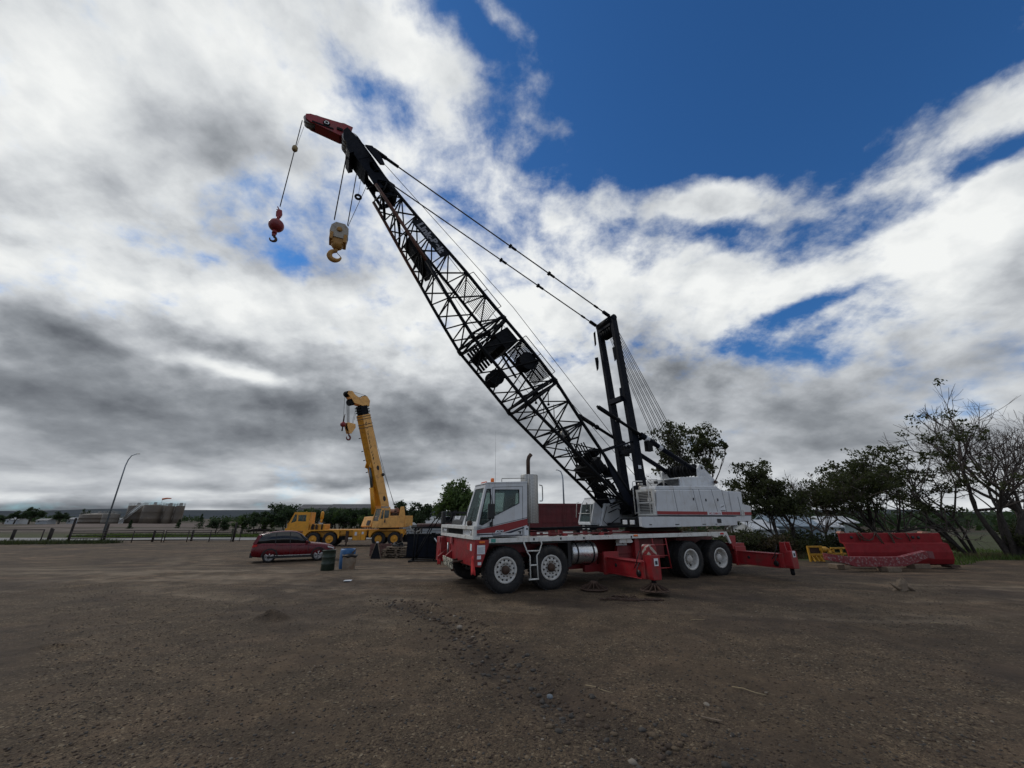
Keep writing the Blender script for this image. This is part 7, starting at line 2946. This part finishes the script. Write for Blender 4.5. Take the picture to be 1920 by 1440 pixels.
# sheds among the trees on the right
MT['blue_grey'] = pm('blue_grey_sheet', (.20, .25, .29), .6, 0, .08, 1)
house('shed', (28.9, 45, -.9), R(-2), 4.6, 4.5, 2.0, 3.0, 'blue-grey gabled shed seen through the trees behind the rear outrigger', MT['blue_grey'], MT['blue_grey'], [(.3, .8, .8, .8)], 'shed')
house('shed', (34.6, 46, -.9), R(2), 2.3, 3.5, 1.9, 2.5, 'white shed right of the blue-grey shed, behind the trees', MT['siding'], MT['siding'], [], 'shed')
house('shed', (38.6, 50, -.9), R(0), 3.4, 3.5, 2.3, 2.9, 'pale green-grey shed farthest right behind the trees', pm('green_grey', (.27, .30, .28), .7), MT['siding'], [(1.2, 1.0, .7, .7)], 'shed')
house('shed', (25.8, 44, -.9), R(8), 2.6, 3.5, 1.7, 2.5, 'white tent-like shed left of the blue-grey shed, behind the trees', MT['siding'], MT['siding'], [], 'shed')
house('house', (62, 120, -1), R(5), 16, 9, 3.2, 5.2, 'far tan house on the skyline behind the right-hand trees', pm('tan_wall', (.28, .24, .2), .8), MT['roof_dark'], [(2, 1.2, 1.2, 1.2), (6, 1.2, 1.2, 1.2)])
# red machine behind the yellow cab
rm_ = thing('farm_machine', 'small bright red machine just left of the yellow crane cab', 'machine', (-24.6, 46.5, -.6))
m = MB()
m.box(0, 0, .5, 1.8, 1.2, 1.15).box(.9, .1, 1.15, 1.6, 1.1, 1.6)
m.build('body', pm('machine_red', (.42, .05, .02), .5), rm_, bevel=.05)
for x in (.35, 1.5):
    m = MB()
    m.lathe([(0, -.1), (.4, -.1), (.4, .15), (0, .15)], (x, 0, .42), 'Y', 18)
    m.build('wheel', MT['rubber'], rm_)
# ------------------------------------------------------------------ trees and plants
def leaf_mat(name, base, vary=.5):
    m = bpy.data.materials.new(name)
    m.use_nodes = True
    t = NT(m.node_tree)
    b = m.node_tree.nodes['Principled BSDF']
    g = t.n('ShaderNodeNewGeometry')
    rnd = g.outputs['Random Per Island']
    P_ = g.outputs['Position']
    nz = t.noise(P_, .9, 3, .6)
    f = t.m('ADD', t.m('MULTIPLY', rnd, .55), t.m('MULTIPLY', nz.outputs[0], .45))
    lo = tuple(c * (1 - vary) for c in base)
    hi = tuple(c * (1 + vary) for c in base)
    t.put(b.inputs['Base Color'], t.ramp(f, [(.2, lo), (.8, hi)]))
    b.inputs['Roughness'].default_value = .7
    b.inputs['Specular IOR Level'].default_value = .3
    tr = t.n('ShaderNodeBsdfTranslucent')
    tr.inputs[0].default_value = (base[0] * 1.2, base[1] * 1.3, base[2] * .8, 1)
    mx = t.n('ShaderNodeMixShader')
    mx.inputs[0].default_value = .38
    t.t.links.new(b.outputs[0], mx.inputs[1])
    t.t.links.new(tr.outputs[0], mx.inputs[2])
    t.t.links.new(mx.outputs[0], m.node_tree.nodes['Material Output'].inputs[0])
    return m


MT['leaf_olive'] = leaf_mat('leaf_olive', (.046, .053, .021))
MT['leaf_green'] = leaf_mat('leaf_green', (.058, .092, .028))
MT['leaf_dark'] = leaf_mat('leaf_dark', (.032, .052, .024))
MT['leaf_brown'] = leaf_mat('leaf_brown', (.065, .050, .028))
MT['grass'] = leaf_mat('grass_blade', (.065, .095, .024))
MT['bark'] = pm('bark', (.040, .032, .027), .9, 0, .35, 6, dirt=(.07, .06, .052), dirt_amt=.5, dirt_scale=3)
MT['twig'] = pm('bare_twig', (.080, .064, .056), .9, 0, .3, 6)


def grow(seed, h, stems, lean, spread, depth, trunk_r, ratio=.72, up=.25, kids=(2, 3), first=.30, gnarl=.25):
    """branching skeleton: list of (p0, p1, r0, r1, level), and the tips"""
    r = random.Random(seed)
    segs, tips = [], []

    def rv():
        return Vector((r.gauss(0, 1), r.gauss(0, 1), r.gauss(0, 1)))

    def br(p, d, ln, rad, lv):
        n = 3
        q = p
        for k in range(n):
            d = (d + rv() * gnarl * .35 + Vector((lean[0], lean[1], 0)) * .10 + Vector((0, 0, up * .15))).normalized()
            e = q + d * ln / n
            r0 = rad * (1 - .35 * k / n)
            r1 = rad * (1 - .35 * (k + 1) / n)
            segs.append((q, e, r0, r1, lv))
            if lv >= 1 and k and r.random() < .55 and lv < depth:
                sd = (d + rv() * spread * .7).normalized()
                br(e, sd, ln * ratio * .7, r1 * .55, lv + 1)
            q = e
        if lv >= depth:
            tips.append((q, d, lv))
            return
        for k in range(r.randint(*kids)):
            sd = (d + rv() * spread * .55 + Vector((0, 0, up))).normalized()
            br(q, sd, ln * ratio * r.uniform(.8, 1.15), rad * .62 * r.uniform(.8, 1.1), lv + 1)

    for s in range(stems):
        a = 6.283 * s / stems + r.random()
        sp = .16 if stems > 1 else .02
        d = Vector((math.cos(a) * sp * stems * .35 + lean[0], math.sin(a) * sp * stems * .35 + lean[1], 1)).normalized()
        br(Vector((math.cos(a) * .12 * (stems > 1), math.sin(a) * .12 * (stems > 1), -.1)), d, h * first * r.uniform(.85, 1.1), trunk_r * r.uniform(.75, 1.05), 0)
    zt = max(max(s[1].z for s in segs), .1)
    k = h / zt
    segs = [(a * k, b * k, c, d, e) for a, b, c, d, e in segs]
    tips = [(p * k, d, l) for p, d, l in tips]
    return segs, tips


def wood_mesh(name, segs, mat, parent, minr=.006):
    V, F = [], []
    for (a, b, r0, r1, lv) in segs:
        n = 7 if lv == 0 else (5 if lv < 3 else 3)
        d = (b - a).normalized()
        u = d.cross(Vector((0, 0, 1)) if abs(d.z) < .95 else Vector((1, 0, 0))).normalized()
        w = d.cross(u)
        base = len(V)
        for p, rr_ in ((a, r0), (b, r1)):
            rr_ = max(rr_, minr)
            for k in range(n):
                t_ = 6.283 * k / n
                V.append(p + u * (rr_ * math.cos(t_)) + w * (rr_ * math.sin(t_)))
        for k in range(n):
            k2 = (k + 1) % n
            F.append((base + k, base + k2, base + n + k2, base + n + k))
    me = bpy.data.meshes.new(name)
    me.from_pydata([v[:] for v in V], [], F)
    me.materials.append(mat)
    me.polygons.foreach_set('use_smooth', [True] * len(F))
    o = bpy.data.objects.new(name, me)
    COL.objects.link(o)
    o.parent = parent
    return o


def leaves_at(name, centers, rads, per, size, mat, parent, seed, flat=.75, drag=(0, 0)):
    """leaf-sized quads gathered in clumps around points"""
    r = np.random.default_rng(seed)
    n = len(centers)
    C_ = np.repeat(np.array([c[:] for c in centers]), per, axis=0)
    Rr = np.repeat(np.array(rads), per)
    N = len(C_)
    dirs = r.normal(size=(N, 3))
    dirs /= np.linalg.norm(dirs, axis=1)[:, None]
    dist = Rr * r.random(N) ** .45
    P_ = C_ + dirs * dist[:, None] * np.array([1, 1, flat])
    P_[:, 0] += drag[0] * dist
    a = r.normal(size=(N, 3))
    a /= np.linalg.norm(a, axis=1)[:, None]
    b = r.normal(size=(N, 3))
    b -= a * (a * b).sum(1)[:, None]
    b /= np.linalg.norm(b, axis=1)[:, None]
    s = size * (.6 + .8 * r.random(N))[:, None]
    q = np.stack([P_ - a * s, P_ + b * s * .55, P_ + a * s, P_ - b * s * .55], 1).reshape(-1, 3)
    f = np.arange(N * 4).reshape(N, 4)
    o = np_mesh(name, q, f, mat, smooth=False)
    o.parent = parent
    return o


def tree(name, label, loc, h, seed, leafmat, group, stems=1, lean=(0, 0), spread=1.0, depth=4, trunk_r=.13, leafy=1.0, per=22, lsize=.11, clump=.42, bark='bark', up=.25, kids=(2, 3), first=.3, cat='tree', filt=None, rz=0, minr=.006, flat=.75, drag=(0, 0), ratio=.72):
    o = thing(name, label, cat, loc, rz, group)
    segs, tips = grow(seed, h, stems, lean, spread, depth, trunk_r, ratio=ratio, up=up, kids=kids, first=first)
    wood_mesh('trunk', [s for s in segs if s[4] <= 1], MT[bark], o, minr)
    limbs = [s for s in segs if s[4] > 1]
    if limbs:
        wood_mesh('branches', limbs, MT['twig'] if leafy < .6 else MT[bark], o, minr)
    if leafy > 0:
        r = random.Random(seed + 99)
        cs = [t_ for t_ in tips if (filt is None or filt(t_[0])) and r.random() < leafy]
        if cs:
            leaves_at('crown', [c[0] for c in cs], [clump * r.uniform(.5, 1.25) for c in cs], per, lsize, leafmat, o, seed, flat, drag)
    return o


g1 = 'wind-bent trees along the right edge of the yard'
# tall half-bare trees on the right
tree('tree', 'olive-leaved tree rising behind the machinery house of the lattice crane', (11.1, 25.6, -.2), 8.1, 31, MT['leaf_olive'], g1, 3, (-.03, 0), .62, 4, .12, .62, 30, .085, .42, up=.5, filt=lambda p: p.z > 4.6, drag=(-.5, 0), first=.40, flat=.55)
tree('tree', 'leafy leaning tree just right of the crane counterweight', (17.0, 25.2, -.5), 6.0, 32, MT['leaf_olive'], g1, 4, (-.24, 0), 1.0, 4, .11, .62, 42, .08, .46, filt=lambda p: p.z > 2.6 or p.x < -2.0, drag=(-.5, 0), first=.34, flat=.6)
tree('tree', 'broad many-stemmed tree fanning out behind the plough blade', (22.8, 25.0, -.5), 6.6, 33, MT['leaf_olive'], g1, 7, (-.38, 0), 1.05, 4, .11, .46, 40, .08, .46, filt=lambda p: p.z > 2.8, drag=(-.6, 0), up=.18, first=.36, flat=.6)
tree('tree', 'nearly bare large tree with few leaves behind the far end of the blade', (26.2, 21.9, -.1), 9.3, 34, MT['leaf_olive'], g1, 5, (.04, 0), 1.1, 5, .17, .11, 26, .085, .40, up=.22, filt=lambda p: p.x < -1.2, ratio=.76, first=.30)
tree('tree', 'leaning half-leafy tree left of the big nearly bare tree', (25.8, 23.4, -.2), 6.8, 38, MT['leaf_olive'], g1, 5, (-.48, 0), 1.05, 4, .10, .24, 32, .08, .42, up=.2, filt=lambda p: p.z > 3.4, drag=(-.6, 0), first=.36, flat=.6)
g2 = 'bare thin trees among the right-hand trees'
bare = (((19.0, 26.5), 5.6, 41, 'thin bare tree between the two leafy trees right of the crane'), ((14.6, 27.0), 5.0, 42, 'thin bare tree just behind the crane counterweight'), ((24.8, 27.0), 6.4, 43, 'bare grey tree behind the right end of the plough blade'), ((21.0, 27.5), 5.8, 44, 'bare thin tree behind the left end of the plough blade'), ((30.5, 24.5), 8.6, 45, 'bare tree beyond the right edge of the plough blade'), ((10.2, 28.0), 5.2, 46, 'bare tree low behind the crane mast foot'), ((33.5, 24.0), 9.2, 47, 'bare tree standing farthest right of the bare trees'))
for (xy, h, sd, lb) in bare:
    tree('bare_tree', lb, (xy[0], xy[1], gz(*xy)), h, sd, MT['leaf_brown'], g2, 3, (-.05, 0), .95, 5, .075, .02, 10, .08, .3, bark='twig', up=.3, minr=.007, first=.32)
# undergrowth
g3 = 'bushes under the right-hand trees'
r9 = random.Random(77)
protos = []
for q, (mt_, h, lf) in enumerate((('leaf_brown', 1.5, .45), ('leaf_olive', 1.7, .6), ('leaf_olive', 1.4, .55))):
    protos.append(tree('bush', 'x', (0, 0, -50), h, 60 + q, MT[mt_], g3, 6, (0, 0), 1.2, 3, .03, lf, 14, .075, .34, bark='twig', up=.05, cat='bush', minr=.008, first=.4))
look = ('brown twiggy bush', 'olive leafy bush', 'low olive bush')
spots = [(9.6, 23.5, 'below the gantry of the crane'), (11.0, 24.2, 'behind the rear of the carrier'), (12.4, 23.0, 'behind the rear outrigger'), (13.6, 24.0, 'left of the yellow loader frame, further back'), (14.6, 23.0, 'behind the yellow loader frame'), (15.8, 23.8, 'right of the yellow loader frame, further back'), (17.2, 24.0, 'behind the left end of the plough blade'), (18.6, 23.5, 'behind the left third of the plough blade'), (20.0, 24.2, 'behind the middle of the plough blade'), (21.4, 23.6, 'at the foot of the many-stemmed tree'), (26.8, 21.2, 'right of the foot of the big bare tree'), (28.2, 22.0, 'well right of the big bare tree'), (29.6, 22.6, 'farthest right of the bushes'), (8.2, 24.6, 'behind the turntable'), (12.0, 26.0, 'behind the crane counterweight'), (16.4, 27.2, 'in front of the blue-grey shed'), (23.4, 26.6, 'behind the many-stemmed tree'), (26.0, 26.2, 'behind the big bare tree'), (19.4, 27.0, 'in front of the white shed'), (27.4, 20.6, 'in front of the big nearly bare tree, further right'), (29.0, 21.0, 'two steps right of the big nearly bare tree'), (30.6, 21.6, 'near the farthest right bare tree'), (9.0, 26.0, 'behind the near corner of the machinery house'), (13.2, 25.0, 'under the leafy leaning tree, left of its foot'), (15.2, 25.4, 'under the leafy leaning tree, right of its foot'), (18.0, 25.6, 'between the leafy leaning tree and the many-stemmed tree')]
for i, (x, y, where) in enumerate(spots):
    k = (i * 2 + (i // 3)) % 3
    s = r9.uniform(.8, 1.15) * (1.12 if x > 26 else 1.0)
    dup(protos[k], (x, y, gz(x, y) - .05), r9.random() * 6.28, '%s %s' % (look[k], where), g3, (s * 1.15, s * 1.15, s))
for p in protos:
    for ch in list(p.children):
        bpy.data.objects.remove(ch)
    bpy.data.objects.remove(p)

# leafy trees behind the yard
tree('tree', 'big round green tree behind the white cab of the lattice crane', (-6.2, 45, -.6), 6.6, 51, MT['leaf_green'], None, 3, (0, 0), 1.1, 4, .16, 1.0, 26, .15, .70, up=.18, flat=.9)
tree('tree', 'slim dark tree right of the yellow crane tail', (-15.6, 58, -.6), 4.7, 52, MT['leaf_dark'], None, 2, (0, 0), .6, 4, .10, 1.0, 16, .13, .40, up=.5)
tree('tree', 'dark bushy tree between the yellow crane and the big green tree', (-12.7, 57, -.6), 4.4, 53, MT['leaf_dark'], None, 3, (0, 0), 1.0, 4, .12, 1.0, 18, .13, .50)
tree('tree', 'low dark tree above the white house roof', (-10.0, 72, -.6), 3.6, 55, MT['leaf_dark'], None, 3, (0, 0), 1.0, 3, .12, 1.0, 30, .15, .60)
g4 = 'trees in the dark row behind the yellow crane'
tp = [tree('tree', 'x', (0, 0, -50), 4.5, 70 + q, MT[('leaf_dark', 'leaf_green')[q % 2]], g4, 3, (0, 0), 1.1, 3, .12, 1.0, 44, .15, .75, up=.2) for q in range(3)]
wh = ['at its left end', 'second from its left end', 'left of the yellow crane cab', 'tallest, just left of the yellow crane cab', 'behind the yellow crane cab', 'behind the yellow crane engine cover', 'behind the yellow deck, left part', 'behind the yellow deck, middle', 'behind the yellow deck, right part', 'left of the yellow boom foot', 'behind the yellow boom foot', 'behind the yellow operator cab', 'behind the yellow winch', 'in the second rank left of the yellow cab', 'in the second rank behind the yellow deck', 'in the second rank behind the boom foot']
xs_ = [-47.5, -44, -40.5, -36.8, -34.0, -31.5, -29.3, -27.2, -25.4, -23.6, -21.8, -20.0, -18.2, -42, -30.5, -24.6]
hs_ = [.50, .60, .75, 1.0, .85, .80, .84, .80, .84, .86, .80, .78, .72, .62, .9, .9]
for i, (x, s, w_) in enumerate(zip(xs_, hs_, wh)):
    y = 66 + 1.2 * math.sin(i * 2.3) + (5 if i > 12 else 0)
    dup(tp[i % 3], (x, y, gz(x, y)), i * 1.3, 'dark green tree of the row, ' + w_, g4, (s * 1.05, s * 1.05, s))
for p in tp:
    for ch in list(p.children):
        bpy.data.objects.remove(ch)
    bpy.data.objects.remove(p)
# small spruces near the tanks
def spruce(loc, h, seed, label):
    o = thing('spruce_tree', label, 'spruce', loc, 0, 'small spruces by the road')
    m = MB()
    m.tube([(0, 0, 0), (0, 0, h)], .07, 6, r1=.015)
    m.build('trunk', MT['bark'], o)
    r = np.random.default_rng(seed)
    cs, rd_ = [], []
    for k in range(60):
        z = h * (.08 + .9 * r.random())
        rad = (h - z) * .30
        a = 6.283 * r.random()
        q = rad * (.35 + .65 * r.random())
        cs.append(Vector((q * math.cos(a), q * math.sin(a), z - q * .25)))
        rd_.append(.12 + .10 * (h - z))
    leaves_at('crown', cs, rd_, 14, .12, MT['leaf_dark'], o, seed, .6)
    return o


spruce((-72.5, 95, -.85), 3.9, 81, 'taller dark spruce right of the storage tanks')
spruce((-75.8, 93, -.85), 2.6, 82, 'small dark spruce just right of the storage tanks')
spruce((-66.5, 92, -.85), 2.6, 83, 'small spruce at the left end of the dark tree row')
spruce((-84.0, 90, -.85), 2.4, 84, 'small spruce in front of the right-hand storage tanks')
g5 = 'round trees far at the left'
tq = tree('tree', 'x', (0, 0, -50), 8, 90, MT['leaf_dark'], g5, 3, (0, 0), 1.15, 3, .25, 1.0, 46, .32, 1.35, up=.15)
for (x, y, s, lb) in ((-283, 232, .85, 'round dark tree, leftmost of the distant pair at far left'), (-270, 228, 1.05, 'round dark tree, larger of the distant pair at far left'), (-262, 236, .8, 'round dark tree tucked behind the distant pair at far left'), (-294, 236, .55, 'small dark tree left of the distant round pair'), (-244, 232, .95, 'tall thin distant tree left of the low wide tank'), (-236, 240, .5, 'low distant bush-like tree beside the small pale hut'), (-222, 244, .5, 'low distant tree behind the low wide tank')):
    dup(tq, (x, y, -1.2), x, lb, g5, (s, s, s) if 'thin' not in lb else (s * .5, s * .5, s))
for ch in list(tq.children):
    bpy.data.objects.remove(ch)
bpy.data.objects.remove(tq)
# a far-off wood that reads as one dark mass
r8 = np.random.default_rng(8)
n_ = 1100
cx_ = np.concatenate([r8.uniform(-700, -150, 450), r8.uniform(15, 330, 650)])
cy_ = r8.uniform(330, 460, n_) + np.where(cx_ > 0, -245, 0)
cs = [Vector((a, b_, -1.5 + 1.2 + 2.4 * q)) for a, b_, q in zip(cx_, cy_, r8.random(n_))]
o = leaves_at('far_wood', cs, list(2.5 + 2.0 * r8.random(n_)), 26, .9, MT['leaf_dark'], None, 9, .8)
tag(o, kind='stuff')


# grass, weeds
def blades(name, X, Y, hmin, hmax, mat, seed, wd=.006):
    r = np.random.default_rng(seed)
    n = len(X)
    Z = gz_np(X, Y)
    h = r.uniform(hmin, hmax, n)
    a = r.random(n) * 6.283
    ln = r.normal(0, .35, (n, 2)) * h[:, None]
    w = wd * (1 + r.random(n))
    p0 = np.stack([X - np.cos(a) * w, Y - np.sin(a) * w, Z - .01], 1)
    p1 = np.stack([X + np.cos(a) * w, Y + np.sin(a) * w, Z - .01], 1)
    p2 = np.stack([X + ln[:, 0], Y + ln[:, 1], Z + h], 1)
    o = np_mesh(name, np.stack([p0, p1, p2], 1).reshape(-1, 3), np.arange(n * 3).reshape(n, 3), mat, False)
    return tag(o, kind='stuff')


r7 = np.random.default_rng(70)
n_ = 26000
X = r7.uniform(15, 44, n_)
Y = 19.0 + 26 * r7.random(n_) ** 1.3 + 1.2 * np.sin(X * .6)
blades('grass', X, Y, .08, .32, MT['grass'], 1, .016)
n_ = 6000
X = r7.uniform(8, 27, n_)
Y = 21.3 + .9 * r7.random(n_) + .5 * np.sin(X)
blades('dry_weeds', X, Y, .08, .4, leaf_mat('dry_weed', (.11, .088, .05)), 2, .012)
n_ = 7000
X = r7.uniform(-75, -42, n_)
Y = 43.2 + (X + 46) * .22 + r7.normal(0, .5, n_)
blades('roadside_weeds', X, Y, .1, .55, leaf_mat('road_weed', (.050, .060, .030)), 3, .03)
n_ = 9000
X = r7.uniform(-62, -16, n_)
Y = r7.uniform(57, 64, n_)
blades('verge_grass', X, Y, .1, .4, MT['grass'], 4, .06)
